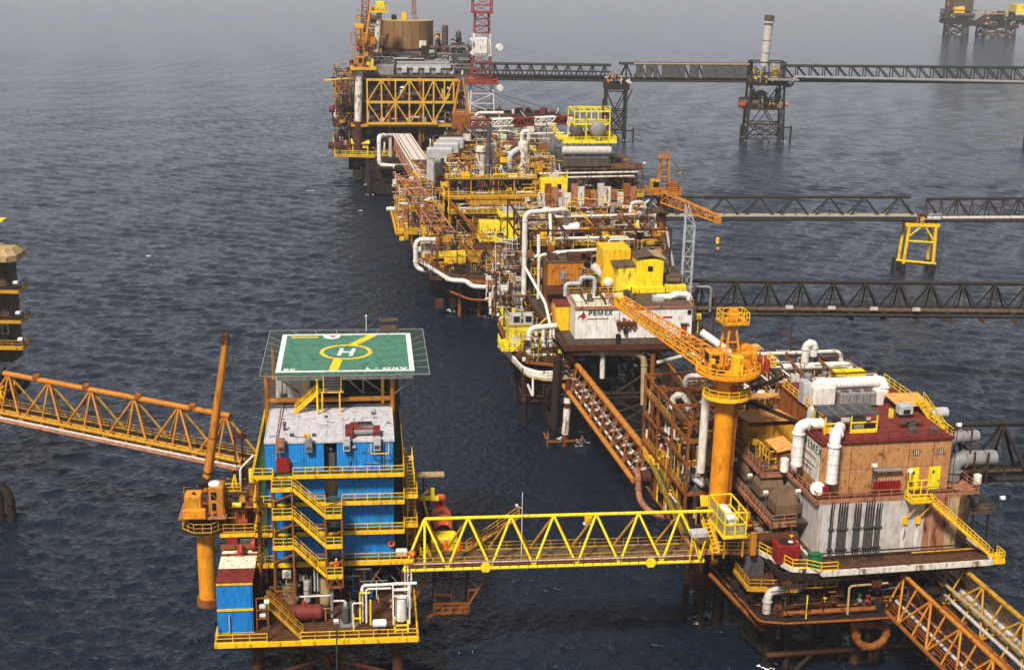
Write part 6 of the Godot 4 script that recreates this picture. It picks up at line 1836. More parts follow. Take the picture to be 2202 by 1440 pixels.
func middle() -> void:
	frame(22, -255, 7.5)
	var t := thing("wellhead_platform", "rusty platform on dark legs under the white block with the green lettering", "oil platform", P(0, 0, -30))
	jacket(t, [[8, -2], [8, -60], [-13, -60], [-13, -2]], 16.0, "rust_dark", 0.85, [0.3, 0.62], 0.05)
	obj("leg", g().tube(P(5.0, 19, 0.2), P(5.4, -5, 0.6), 0.5, 12), "rust_orange", t)
	obj("brace", g().tube(P(-12.5, 9, -1.5), P(8, 9, -1.5), 0.35, 8), "rust_dark", t)
	obj("brace", g().tube(P(5.2, 19, -0.5), P(13.5, 8.6, -2), 0.3, 8), "bridge_orange", t)
	obj("brace", g().tube(P(5.3, 7.6, 0.5), P(13.2, 7.8, 0.3), 0.35, 8), "rust_orange", t)
	var md := deck(t, "main_deck", [[-12.2, 1.4], [12.2, 1.4], [16.8, -3], [16.8, -14], [24, -40], [24, -76], [-14, -76], [-14, -30]], 19.5, 0.5, "deck_grey", "rust", 0.9)
	joists(t, -11, -70, 12, 0, 18.4, "rust_dark", 2.6, 1.0)
	obj("railing", g().rail([P(-12.1, 19.5, -12), P(-12.1, 19.5, 1.3), P(12.1, 19.5, 1.3), P(16.7, 19.5, -3), P(16.7, 19.5, -14)], 1.1, 1.7, 0.09), "rust", md)
	var low := deck(t, "lower_wing_deck", [[-20.6, -36], [-20.6, -20], [-18.6, -8], [-10.6, -4.2], [-10.6, -36]], 14.0, 0.4, "rust_dark", "rust_orange", 0.5)
	obj("railing", g().rail([P(-20.5, 14, -36), P(-20.5, 14, -20), P(-18.5, 14, -8), P(-10.7, 14, -4.3)], 1.2, 1.5, 0.1), "rust_orange", low)
	joists(t, -20, -35, -11, -9, 13.3, "rust_dark", 2.2, 0.8)
	for q in [[-18, -10], [-18, -24], [-12, -8]]:
		obj("post", g().tube(P(q[0], -4, q[1]), P(q[0], 13.6, q[1]), 0.4, 9), "rust_dark", t)
	var bt := obj("equipment_gallery", g().box(12.2, 19.6, -12, 16.6, 19.75, -3.4), "brown_grey", t)
	obj("cage", g().rail([P(16.4, 19.7, -12), P(16.4, 19.7, -3.6), P(13.6, 19.7, -3.6)], 2.2, 1.2, 0.1), "brown_grey", bt)
	obj("spotlight", g().cbox(14.6, 22.6, -6, 15.6, 23.6, -5, 0.1).tube(P(15.1, 19.7, -5.5), P(15.1, 22.6, -5.5), 0.12), "pale_yellow", bt)
	# white block
	var w := thing("white_block", "white steel block with green lettering, red emblem and an orange-red door", "building", P(2, 19.5, -8))
	for k in 11:
		obj("wall_panel", g().box(-9.6 + k * 2.08, 19.6, -3.5, -7.56 + k * 2.08, 25.6, -3.3 - (0.03 if k % 2 else 0.0)), "white_clean", w)
	obj("body", g().box(-9.6, 19.6, -14, 13.3, 25.6, -3.52), "white", w)
	obj("roof", g().box(-9.8, 25.6, -14.2, 13.5, 25.85, -3.1), "roof_stained", w)
	obj("roof_edge", g().bar(P(-9.8, 25.7, -3.1), P(13.5, 25.7, -3.1), 0.16, 0.45), "rust_pink", w)
	obj("roof_area", g().box(2, 25.86, -14, 13.2, 25.92, -3.3), "brown_grey", w)
	obj("railing", g().rail([P(-9.7, 25.85, -12), P(-9.7, 25.85, -3.2), P(-2, 25.85, -3.2)], 1.1, 1.2, 0.1).rail([P(5, 25.85, -3.2), P(13.4, 25.85, -3.2), P(13.4, 25.85, -12)], 1.1, 1.6, 0.08), "rust_pink", w)
	obj("railing", g().rail([P(-9.7, 25.85, -13.6), P(2, 25.85, -13.6)], 1.2, 1.6, 0.1), "yellow", w)
	flat_text(w, "PEMEX", 0.95, P(-7.2, 23.95, -3.24), P(1, 0, 0), P(0, 1, 0), "lettering_green", 1.12)
	obj("lettering_line", g().box(-7.3, 23.5, -3.27, -3.2, 23.62, -3.22), "lettering_red", w)
	var em := g().side([[0, 0.1], [0.45, 0.55], [0.3, 1.1], [0, 1.75], [-0.35, 1.1], [-0.45, 0.5]], P(-8.05, 23.4, -3.29), Vector3.RIGHT, Vector3.UP, P(0, 0, 0.05))
	obj("emblem", em.side([[-1.1, 0.1], [-0.5, 0.6], [-0.3, 1.0], [-0.8, 0.8]], P(-8.05, 23.4, -3.29), Vector3.RIGHT, Vector3.UP, P(0, 0, 0.05)), "lettering_red", w)
	obj("lettering_line", g().box(7.4, 23.5, -3.27, 9.3, 23.8, -3.22), "lettering_red", w)
	var d := obj("door", g().box(11.2, 19.7, -3.3, 12.3, 22.2, -3.2), "signal_red", w)
	obj("door_hood", g().box(10.9, 22.3, -3.4, 12.6, 22.5, -2.8), "steel", w)
	obj("dark_vent", g().box(12.3, 24.2, -3.3, 13.0, 25.0, -3.1), "opening", w)
	var hb := thing("rusty_bracket", "clump of rusty hoisting gear stuck on the white wall under the boom head", "hoist", P(0, 22, -3))
	obj("beam", g().box(-1.6, 22.2, -3.3, 2.2, 22.9, -2.6), "rust", hb)
	for k in 4:
		obj("lug", g().cbox(-1.5 + k, 21.6, -3.2, -0.9 + k, 23.3 + 0.4 * (k % 2), -2.7, 0.06), "rust_orange", hb)
	obj("block", g().cbox(-0.2, 20.6, -3.1, 0.5, 21.8, -2.6, 0.06), "black", hb)
	var ch := thing("pink_chute", "pale pinkish covered chute slanting down the white wall behind the boom", "chute", P(2, 22, -4))
	obj("plate", g().obox(P(2.6, 23.8, -3.5), P(5.0, -3.0, 0.9), P(0.4, 0.65, 0), P(0, 0.1, 0.1)), "rust_pink", ch)
	var rp := thing("roof_pipes", "grey bent pipes and white duct lying on the white block's roof", "pipework", P(0, 25.85, -9))
	obj("pipe", g().path([P(-10.2, 25.9, -12), P(-10.2, 28.4, -12), P(-7.2, 28.4, -12), P(-7.2, 29.6, -12), P(-4.4, 29.6, -12), P(-4.4, 25.9, -12)], 0.4, 10, 0.9), "steel_light", rp)
	obj("duct", g().path([P(7.0, 26.7, -7), P(10, 26.7, -7), P(10.6, 27.2, -7), P(13.4, 27.0, -7.4), P(13.6, 25.9, -7)], 0.6, 10, 1.0), "white_clean", rp)
	obj("box", g().cbox(6.2, 25.9, -8, 8.4, 27.0, -6.4, 0.15), "steel_light", rp)
	clutter(rp, -8, 25.9, -13, 3, 27.5, -5, 3, 10, 0, 4, ["rust", "brown_grey", "rust_pink", "steel_dark"])
	# yellow house with grey stepped roofs
	var y := thing("yellow_cabin", "bright yellow crane-shop cabin with grey stepped roofs behind the white block", "building", P(5, 25.9, -16))
	obj("front_box", g().cbox(4.4, 24.4, -18.5, 9.8, 32.6, -14.0, 0.08), "bright_yellow", y)
	obj("left_box", g().cbox(0.6, 24.4, -19, 4.4, 30.8, -15.2, 0.08), "pale_yellow", y)
	obj("base", g().box(1.6, 24.3, -16, 10.2, 27.0, -13.4), "bright_yellow", y)
	for k in 5:
		obj("cladding_rib", g().box(4.8 + k * 1.15, 27.1, -14.0, 4.9 + k * 1.15, 32.2, -13.94), "lemon", y)
	var rf := obj("roof", g().obox(P(5.8, 33.2, -16.6), P(1.7, 0.3, 0), P(0, 0.1, 0), P(0, 0, 3.0)), "brown_grey", y)
	obj("roof_slope", g().obox(P(8.8, 33.1, -16.6), P(1.4, -0.4, 0), P(0, 0.1, 0), P(0, 0, 3.0)), "beige", rf)
	obj("roof_slope", g().obox(P(2.2, 31.2, -17.4), P(2.2, 0.1, 0), P(0, 0.1, 0), P(0, -0.3, 2.4)), "brown_grey", rf)
	obj("window", g().box(6.6, 30.2, -14.0, 7.6, 31.2, -13.9), "opening", y)
	obj("door", g().box(6.3, 26.2, -13.98, 7.4, 28.6, -13.9), "lemon", y)
	obj("rear_box", g().cbox(-1.6, 26, -26, 4.2, 33.6, -19, 0.08), "yellow", y)
	var yb := thing("olive_skip", "olive-yellow low box with faint lettering beside the yellow cabin", "container", P(12, 25, -13))
	obj("body", g().cbox(10.4, 24.4, -15.6, 14.6, 27.2, -13.6, 0.06), "pale_yellow", yb)
	obj("load", g().cbox(10.6, 27.2, -18, 14.2, 29.0, -15.6, 0.2).vessel(P(11, 28, -15.2), P(13.4, 28, -15.2), 0.5, 12), "brown_grey", yb)
	var ys := thing("yellow_side_cabin", "small yellow cabin with brown roof on the flank of the white block", "cabin", P(-10.6, 19.5, -10))
	obj("walls", g().cbox(-12.4, 19.6, -14, -9.7, 24.6, -9.4, 0.06), "yellow", ys)
	obj("roof", g().box(-12.5, 24.6, -14.1, -9.5, 24.8, -9.2), "red_brown", ys)
	obj("stair", g().rail([P(-12.6, 19.6, -8), P(-12.6, 23, -14)], 1.1, 1.2, 0.1), "rust_pink", ys)
	var ob := thing("orange_tank_house", "ribbed orange equipment house behind the white block", "building", P(-7.5, 24, -29))
	obj("front", g().ribs(P(-11.3, 24.2, -27.6), P(-3.8, 24.2, -27.6), 4.8, 0.8, 0.1), "bridge_orange", ob)
	obj("body", g().box(-11.3, 19.5, -35, -3.8, 29.0, -27.8), "rust_orange", ob)
	obj("roof", g().box(-11.5, 29.0, -35.2, -3.6, 29.2, -27.4), "brown_grey", ob)
	obj("vent_box", g().cbox(-7, 29.2, -31, -4.2, 30.6, -28, 0.1).cbox(-11, 29.2, -32, -9, 30.2, -29, 0.1), "rust", ob)
	obj("front_deck", g().box(-12.4, 23.8, -27.4, 0, 24.1, -21), "rust", ob)
	var sp := thing("white_separator", "pair of white horizontal tanks one above the other beside the yellow cabin", "tank", P(-1, 25, -22))
	obj("shell", g().vessel(P(-2.2, 28.8, -24), P(-1.2, 28.0, -20.5), 0.9, 16), "wall_grey", sp)
	obj("shell", g().vessel(P(-0.9, 27.0, -22), P(-0.2, 26.8, -18.5), 1.0, 16), "white", sp)
	obj("saddle", g().box(-1.8, 24, -21.5, 0.4, 26.2, -19.6), "rust", sp)
	# kiosk on the lower wing
	var k2 := thing("olive_kiosk", "olive-yellow kiosk with two boxy air coolers on its roof over the sea edge", "kiosk", P(-18.6, 14, -15))
	obj("walls", g().cbox(-21.0, 15.2, -19, -16.4, 19.6, -13.4, 0.08), "pale_yellow", k2)
	obj("roof", g().box(-21.2, 19.6, -19.2, -16.2, 19.8, -13.2), "beige", k2)
	obj("white_door", g().box(-20.4, 15.4, -13.4, -19.4, 17.6, -13.3), "white", k2)
	obj("base", g().box(-22.6, 14.6, -19.4, -16, 15.2, -12.6), "pale_yellow", k2)
	obj("railing", g().rail([P(-22.5, 15.2, -19), P(-22.5, 15.2, -12.8), P(-19, 15.2, -12.8)], 1.3, 1.2, 0.12), "lemon", k2)
	for x in [-20.4, -18.0]:
		obj("air_cooler", g().cbox(x, 19.8, -16.4, x + 1.9, 21.6, -14.2, 0.12), "steel_light", k2)
		obj("fan_opening", g().box(x + 0.35, 20.1, -14.2, x + 1.55, 21.3, -14.12), "opening", k2)
	obj("brace", g().tube(P(-20.4, 14.6, -12.6), P(-15.8, 19, -12.6), 0.16).tube(P(-16.2, 19, -12.8), P(-12.6, 22.2, -12.8), 0.16), "yellow", k2)
	var mf := thing("white_manifold", "white valve manifold of thick bent pipes on the lower wing deck", "pipework", P(-15.5, 14, -8))
	obj("header", g().path([P(-17.8, 15.5, -8), P(-17.8, 20.6, -8), P(-12.4, 21.0, -8)], 0.55, 12, 1.4), "white", mf)
	for q in [[-16.4, 20.4, 0.3], [-15.0, 20.6, 0.4], [-13.6, 20.7, 0.3]]:
		obj("branch", g().path([P(q[0], q[1], -8), P(q[0], 17.6, -7.8), P(q[0] + 0.3, 15.2, -7.4)], q[2], 10, 0.8), "white", mf)
		obj("valve", g().ball(P(q[0], 18.0, -7.8), 0.55, 10), "steel_light", mf)
		obj("hand_wheel", g().tube(P(q[0], 16.6, -7.0), P(q[0], 16.6, -6.8), 0.5, 12), "rust", mf)
	obj("tie", g().path([P(-13.0, 21.0, -8), P(-13.0, 18.4, -7.6), P(-10.8, 18.4, -7.6)], 0.26, 10, 0.8), "white", mf)
	obj("link", g().path([P(-13.6, 21.0, -8.4), P(-13.8, 24, -14), P(-16.6, 29, -24)], 0.3, 10, 1.0), "white", mf)
	clutter(mf, -19, 14, -30, -11, 19, -7, 14, 20, 4, 6, ["rust", "rust_orange", "white_rusty", "ochre", "pale_yellow", "steel_dark", "wall_grey"], 1.1)
	var bp := thing("white_pipe_bundle", "bundle of pale pipes sweeping from the wing deck's corner to the slanting pipe bridge", "pipework", P(-14, 13, -4))
	for k in 4:
		var o := 0.7 * k
		obj("pipe", g().path([P(-21.4 - o * 0.2, 13.4 - o * 0.5, -24), P(-19.2 + o * 0.4, 13.2 - o * 0.6, -6.4 + o), P(-16.4 + o * 0.8, 13.0 - o * 0.6, -3.4 + o * 0.7), P(-9.6, 12.8 - o * 0.4, -4.5 + o * 0.6)], 0.24 + 0.05 * (k % 2), 9, 1.6), ["white", "white_rusty", "white", "beige"][k], bp)
	obj("drop_pipe", g().path([P(-17.6, 12.0, -3), P(-17.6, 8.4, -2.4), P(-18.6, 10.8, -3)], 0.24, 8, 0.6), "white", bp)
	obj("hanger", g().bar(P(-19.4, 13.6, -4.4), P(-19.4, 8.2, -4.4), 0.22).bar(P(-19.4, 8.2, -4.4), P(-15.4, 8.2, -3.4), 0.22).bar(P(-15.4, 13.2, -3.4), P(-15.4, 8.2, -3.4), 0.22), "rust", bp)
	var rs := thing("riser", "white riser pipe banded in rust-red standing in the sea by its small rusty landing", "riser", P(-11.8, 0, 2.4))
	obj("pipe", g().tube(P(-12.2, -4, 3.0), P(-11.3, 13, 1.2), 0.62, 12), "rust", rs)
	obj("sleeve", g().tube(P(-11.96, 2.4, 2.5), P(-11.62, 7.4, 1.9), 0.68, 12), "white_rusty", rs)
	obj("sleeve", g().tube(P(-11.55, 8.4, 1.75), P(-11.5, 9.4, 1.6), 0.7, 12), "white", rs)
	obj("landing", g().bar(P(-15.4, 1.2, 3), P(-8.8, 1.2, 3), 0.3).bar(P(-15.4, -2, 3), P(-15.4, 3.2, 3), 0.26).bar(P(-8.8, -2, 3), P(-8.8, 2.2, 3), 0.26).bar(P(-12.2, 0, 3), P(-12.2, 2.4, 3), 0.22).bar(P(-15.4, 1.2, 3), P(-15.4, 1.2, -2), 0.26), "rust_orange", rs)
	var jp := thing("curved_riser", "pale curved pipe turning down to the sea under the white block", "pipe", P(2, 12, 0))
	obj("pipe", g().path([P(-10, 17.4, -2), P(-3, 17.6, -0.6), P(3.4, 17.4, 0), P(3.6, 7.2, 0.2)], 0.62, 12, 2.2), "beige", jp)
	obj("pipe", g().path([P(-4.6, 17.8, -0.6), P(-4.6, 12.6, -0.2)], 0.5, 12), "white_rusty", jp)
	clutter(thing("underdeck_piping", "dark tangle of pipes and beams under the white block's deck", "pipework", P(0, 12, -20)), -11, 12, -40, 11, 18.5, -4, 15, 26, 0, 6, ["rust_dark", "rust", "grime_dark", "beige"], 1.2)
	# the great white pipe rack behind
	var pr := thing("white_pipe_rack", "great white pipes looping high over the rusty rear modules of the middle platform", "pipework", P(-5, 20, -45))
	obj("pipe", g().path([P(-15.2, 20, -35), P(-15.2, 38.0, -35.5), P(-5.4, 38.0, -39), P(-5.4, 34.4, -41)], 0.56, 12, 1.6), "white", pr)
	obj("pipe", g().path([P(-14.4, 28.4, -36), P(-12.0, 28.4, -36), P(-12.0, 33.0, -37)], 0.39, 12, 1.0), "white", pr)
	obj("pipe", g().path([P(-12.4, 20, -33), P(-12.4, 29.4, -33), P(-8, 29.6, -34)], 0.33, 12, 1.0), "white", pr)
	obj("pipe", g().path([P(-8.4, 20, -40), P(-8.4, 31.4, -40), P(6.0, 31.4, -41), P(8.4, 31.4, -41), P(8.4, 26, -41)], 0.36, 12, 1.6), "white", pr)
	obj("pipe", g().path([P(-9.4, 27, -34), P(-9.4, 29.7, -34), P(3.6, 30.0, -36), P(6, 30.0, -36)], 0.39, 12, 1.0), "white", pr)
	obj("pipe", g().path([P(-9.6, 36.4, -48), P(-8, 36.4, -48), P(-8, 28, -44)], 0.39, 10, 1.0), "white", pr)
	obj("pipe", g().path([P(-6, 33.8, -52), P(13, 33.8, -54), P(13, 26, -50)], 0.33, 10, 1.0), "white", pr)
	obj("pipe", g().path([P(11.4, 34.0, -54), P(11.4, 36.6, -54), P(14.6, 36.6, -54), P(14.6, 34.2, -54), P(12.4, 34.2, -53)], 0.43, 10, 1.2), "white", pr)
	var rw := RandomNumberGenerator.new()
	rw.seed = 55
	for k in 14:
		var x := rw.randf_range(-13, 14)
		var z := rw.randf_range(-70, -37)
		var hy := rw.randf_range(25, 36)
		var x2 := clampf(x + rw.randf_range(-8, 8), -13, 16)
		obj("branch_pipe", g().path([P(x, 20, z), P(x, hy, z), P(x2, hy, z), P(x2, hy - rw.randf_range(2, 6), z)], rw.randf_range(0.16, 0.3), 8, 0.8), ["white", "white_rusty", "wall_grey", "ochre"][k % 4], pr)
	obj("tank", g().vessel(P(-5.6, 31.6, -47), P(-1.8, 32.6, -47), 1.1, 14), "white", pr)
	for q in [[-8.4, 30.4], [-8.4, 28.6], [3.4, 31.4], [3.2, 30.0], [9.8, 34.0]]:
		obj("flange", g().tube(P(q[0] - 0.3, q[1], -40.2 if q[1] > 30.2 else -35), P(q[0] + 0.3, q[1], -40.2 if q[1] > 30.2 else -35), 0.8, 12), "yellow", pr)
	var rm := thing("rear_module", "rusty rear process module of frames, tanks and railings beside the dark truss crane", "process module", P(3, 19.5, -52))
	frames(rm, -14, 19.5, -74, 17, 34.0, -38, 4, 3, [24, 29, 33.6], "rust", 0.34)
	obj("deck_plate", g().box(-14, 23.9, -74, 17, 24.1, -38).box(-12, 28.9, -74, 17, 29.05, -46), "rust", rm)
	clutter(rm, -13, 24.1, -72, 16, 33, -40, 41, 46, 9, 12, ["rust", "rust_orange", "white_rusty", "white", "brown_grey", "ochre", "rust_pink"], 1.3)
	clutter(rm, -13, 29.1, -73, 16, 36, -48, 42, 26, 7, 10, ["white_rusty", "rust_orange", "white", "rust", "steel", "yellow"], 1.3)
	for k in 15:
		obj("stained_panel", g().box(-8 + k * 1.55, 33.6, -66 - 0.3 * (k % 2), -6.5 + k * 1.55, 36.8 + 0.7 * ((k * 7) % 4), -65.4 - 0.3 * (k % 2)), ["white_rusty", "rust_pink", "white_rusty", "wall_grey", "rust_pink", "rust_orange"][(k * 5) % 6], rm)
	obj("railing", g().rail([P(-14, 29.1, -44), P(17, 29.1, -44)], 1.1, 1.6, 0.1).rail([P(-14, 24.1, -37.5), P(17, 24.1, -37.5), P(17, 24.1, -70)], 1.1, 1.6, 0.1), "yellow", rm)
	obj("ladder_frame", g().rail([P(-13.6, 20, -36), P(-10.6, 20, -36)], 6, 0.8, 0.1), "pale_yellow", rm)
	clutter(thing("side_piping", "white and rusty small-bore piping up the outer flank behind the olive kiosk", "pipework", P(-17, 14, -40)), -21, 14, -60, -14, 28, -34, 43, 34, 3, 5, ["white", "white_rusty", "rust", "rust_orange", "pale_yellow"], 1.1)
	fuzz(rm, -13.5, 24.1, -73, 16.5, 33.4, -38.5, 321, 120, ["rust", "rust_orange", "rust_dark", "white_rusty", "ochre", "yellow"], 1.5)
	fuzz(rm, -13.5, 29.1, -73, 16.5, 37, -46, 322, 80, ["rust_pink", "ochre", "rust_dark", "white_rusty", "yellow"], 1.4)
	fuzz(rm, -13.5, 19.6, -73, 16.5, 24, -30, 323, 80, ["rust_dark", "rust", "grime_dark"], 1.5)
	fuzz(mf, -20, 14.1, -34, -11, 19.4, -6, 324, 70, ["rust", "rust_orange", "rust_dark", "pale_yellow", "white_rusty"], 1.1)
	fuzz(mf, -20, 6, -34, -11, 13.4, -6, 325, 36, ["rust_dark", "rust"], 1.8, "hung_bracing")
	fuzz(mf, -21, 14.1, -60, -13.5, 30, -34, 326, 80, ["rust", "rust_orange", "rust_dark", "white", "white_rusty"], 1.3)
	fuzz(rm, -12, 6, -60, 9, 18, -4, 327, 70, ["rust_dark", "grime_dark", "rust_dark"], 2.4, "hung_bracing")
	fuzz(rm, -9, 24.2, -30, 14, 28, -19, 328, 50, ["rust", "brown_grey", "rust_dark", "steel"], 1.1)
	rear_crane()
	# pipe bridge slanting to the machinery platform
	var b := thing("pipe_bridge", "long slanting orange pipe bridge with white inner rungs from the white block's platform", "bridge", P(-9, 11, -4))
	truss(b, P(-9.8, 10.6, -8), P(-6.2, 10.6, 47), 4.6, 4.4, 15, "rust_orange", {"delta": true, "top": "bridge_orange", "rt": 0.55, "rc": 0.45, "rd": 0.15, "style": "alternate", "bottom": "bridge_orange", "deck": "rust_dark", "dw": 3.6, "pipes": [[-2.0, 1.9, 0.24, "white"], [-0.8, 0.6, 0.2, "white_rusty"], [0.4, 0.6, 0.28, "rust"], [1.4, 0.7, 0.22, "white"]]})
	for k in 15:
		var f := (k + 0.6) / 15.0
		var p := P(-9.8, 10.6, -8).lerp(P(-6.2, 10.6, 47), f)
		obj("pipe_support", g().bar(p + P(-0.9, 1.3, 0), p + P(1.5, 1.3, -0.3), 0.34), "white", b)
	obj("end_pipe", g().path([P(-8.4, 12.4, 47), P(-8.2, 12.6, 49), P(-8.2, 8.4, 50), P(-6.6, 7.2, 53), P(0, 7.2, 56)], 0.5, 10, 2.4), "rust_pink", b)


func rear_crane() -> void:
	var t := thing("platform_crane", "orange platform crane with lattice boom reaching over the dark truss bridges", "crane", P(21.4, 19.5, -66))
	obj("pedestal", g().tube(P(21.6, 14, -66), P(21.4, 36.4, -66), 1.2, 14), "rust_orange", t)
	obj("ring", g().tube(P(21.4, 32.4, -66), P(21.4, 33.4, -66), 3.0, 14).tube(P(21.4, 36.2, -66), P(21.4, 36.8, -66), 3.4, 14), "brown_grey", t)
	obj("turntable", g().box(17.6, 36.6, -68.5, 25.2, 37.2, -63), "bridge_orange", t)
	obj("railing", g().rail([P(17.6, 37.2, -68), P(17.6, 37.2, -63), P(25.2, 37.2, -63), P(25.2, 37.2, -68)], 1.1, 1.4, 0.12), "bridge_orange", t)
	obj("cab", g().cbox(18.2, 37.2, -66, 20.2, 40.0, -63.4, 0.2), "ochre", t)
	obj("cab_window", g().box(18.5, 38.4, -63.4, 19.9, 39.6, -63.3), "glass", t)
	obj("machine_house", g().cbox(22.4, 37.2, -67, 24.8, 39.4, -64, 0.2), "rust_orange", t)
	for q in [[20.0, -66.6], [22.8, -66.6], [20.0, -64.2], [22.8, -64.2]]:
		obj("gantry_leg", g().bar(P(q[0], 37.2, q[1]), P(21.4 + (q[0] - 21.4) * 0.55, 45.0, -65.4 + (q[1] + 65.4) * 0.5), 0.3), "bridge_orange", t)
	for k in 4:
		obj("gantry_tie", g().bar(P(20.2, 39 + k * 1.6, -64.6), P(22.6, 39 + k * 1.6, -64.6), 0.2), "bridge_orange", t)
	obj("gantry_head", g().box(20.0, 44.8, -66.4, 22.8, 45.1, -64.4).rail([P(20, 45.1, -64.4), P(22.8, 45.1, -64.4)], 1.3, 0.7, 0.12), "bridge_orange", t)
	var boom := Node3D.new()
	boom.name = "boom"
	t.add_child(boom)
	base[boom] = base[t]
	lattice(boom, P(21.0, 36.0, -63.5), P(32.6, 32.0, -58), 2.0, 1.2, 2.4, 1.6, 12, "bridge_orange", 0.2, 0.11)
	obj("boom_head", g().cbox(31.8, 31.0, -58.6, 33.6, 32.7, -57, 0.2), "bridge_orange", boom)
	obj("pendant", g().tube(P(22.6, 45.4, -65), P(29, 34.6, -60), 0.07, 5).tube(P(22.4, 45.4, -65.4), P(32, 33.4, -58), 0.06, 5), "brown_grey", t)
	obj("pulley", g().ball(P(24.8, 41.6, -63.4), 0.4, 8), "bridge_orange", t)
	obj("rope", g().tube(P(33.0, 31.0, -57.8), P(33.0, 10, -57.8), 0.05, 5), "brown_grey", t)
	obj("hook", g().cbox(32.6, 26.2, -58, 33.4, 27.6, -57.4, 0.2), "yellow", t)
	obj("hook", g().ball(P(33.2, 24.9, -57.8), 0.4, 8), "yellow", t)
	for q in [[P(20.2, 31, -66), P(13.4, 25.4, -62)], [P(20.4, 29, -66), P(16.4, 19.6, -62)], [P(22.4, 29.5, -66), P(24.4, 19.6, -64)], [P(13.6, 26.2, -62), P(20.4, 26.4, -65)], [P(19.8, 36.2, -66), P(12.4, 29.6, -66)]]:
		obj("strut", g().tube(q[0], q[1], 0.34, 8), "wall_grey", t)
	var lp := thing("lattice_mast", "pale grey cranked lattice post standing against the dark truss bridges", "mast", P(18.4, 19.5, -25))
	lattice(lp, P(17.4, 21, -25), P(17.6, 37, -25), 2.0, 2.0, 1.0, 1.0, 5, "steel_light", 0.14, 0.07, P(1, 0, 0))
	lattice(lp, P(17.6, 37, -25), P(16.8, 41.4, -25), 2.0, 0.6, 1.0, 0.4, 2, "steel_light", 0.14, 0.09, P(1, 0, 0))
	obj("stay", g().tube(P(16.4, 25.6, -25), P(13.6, 22, -25), 0.16), "steel_light", lp)
	var bc := thing("brown_vent_hood", "pink-grey round vent hood beside the foot of the orange platform crane", "vent", P(13, 30, -40))
	obj("hood", g().dome(P(13.4, 29.6, -34), 1.2, 0.8).tube(P(13.4, 25, -34), P(13.4, 29.6, -34), 0.5, 12), "rust_pink", bc)
	obj("skid", g().cbox(11.4, 24.2, -36, 15.6, 27.8, -32, 0.2), "brown_grey", bc)


# ---- the crowded process platform -----------------------------------------------------

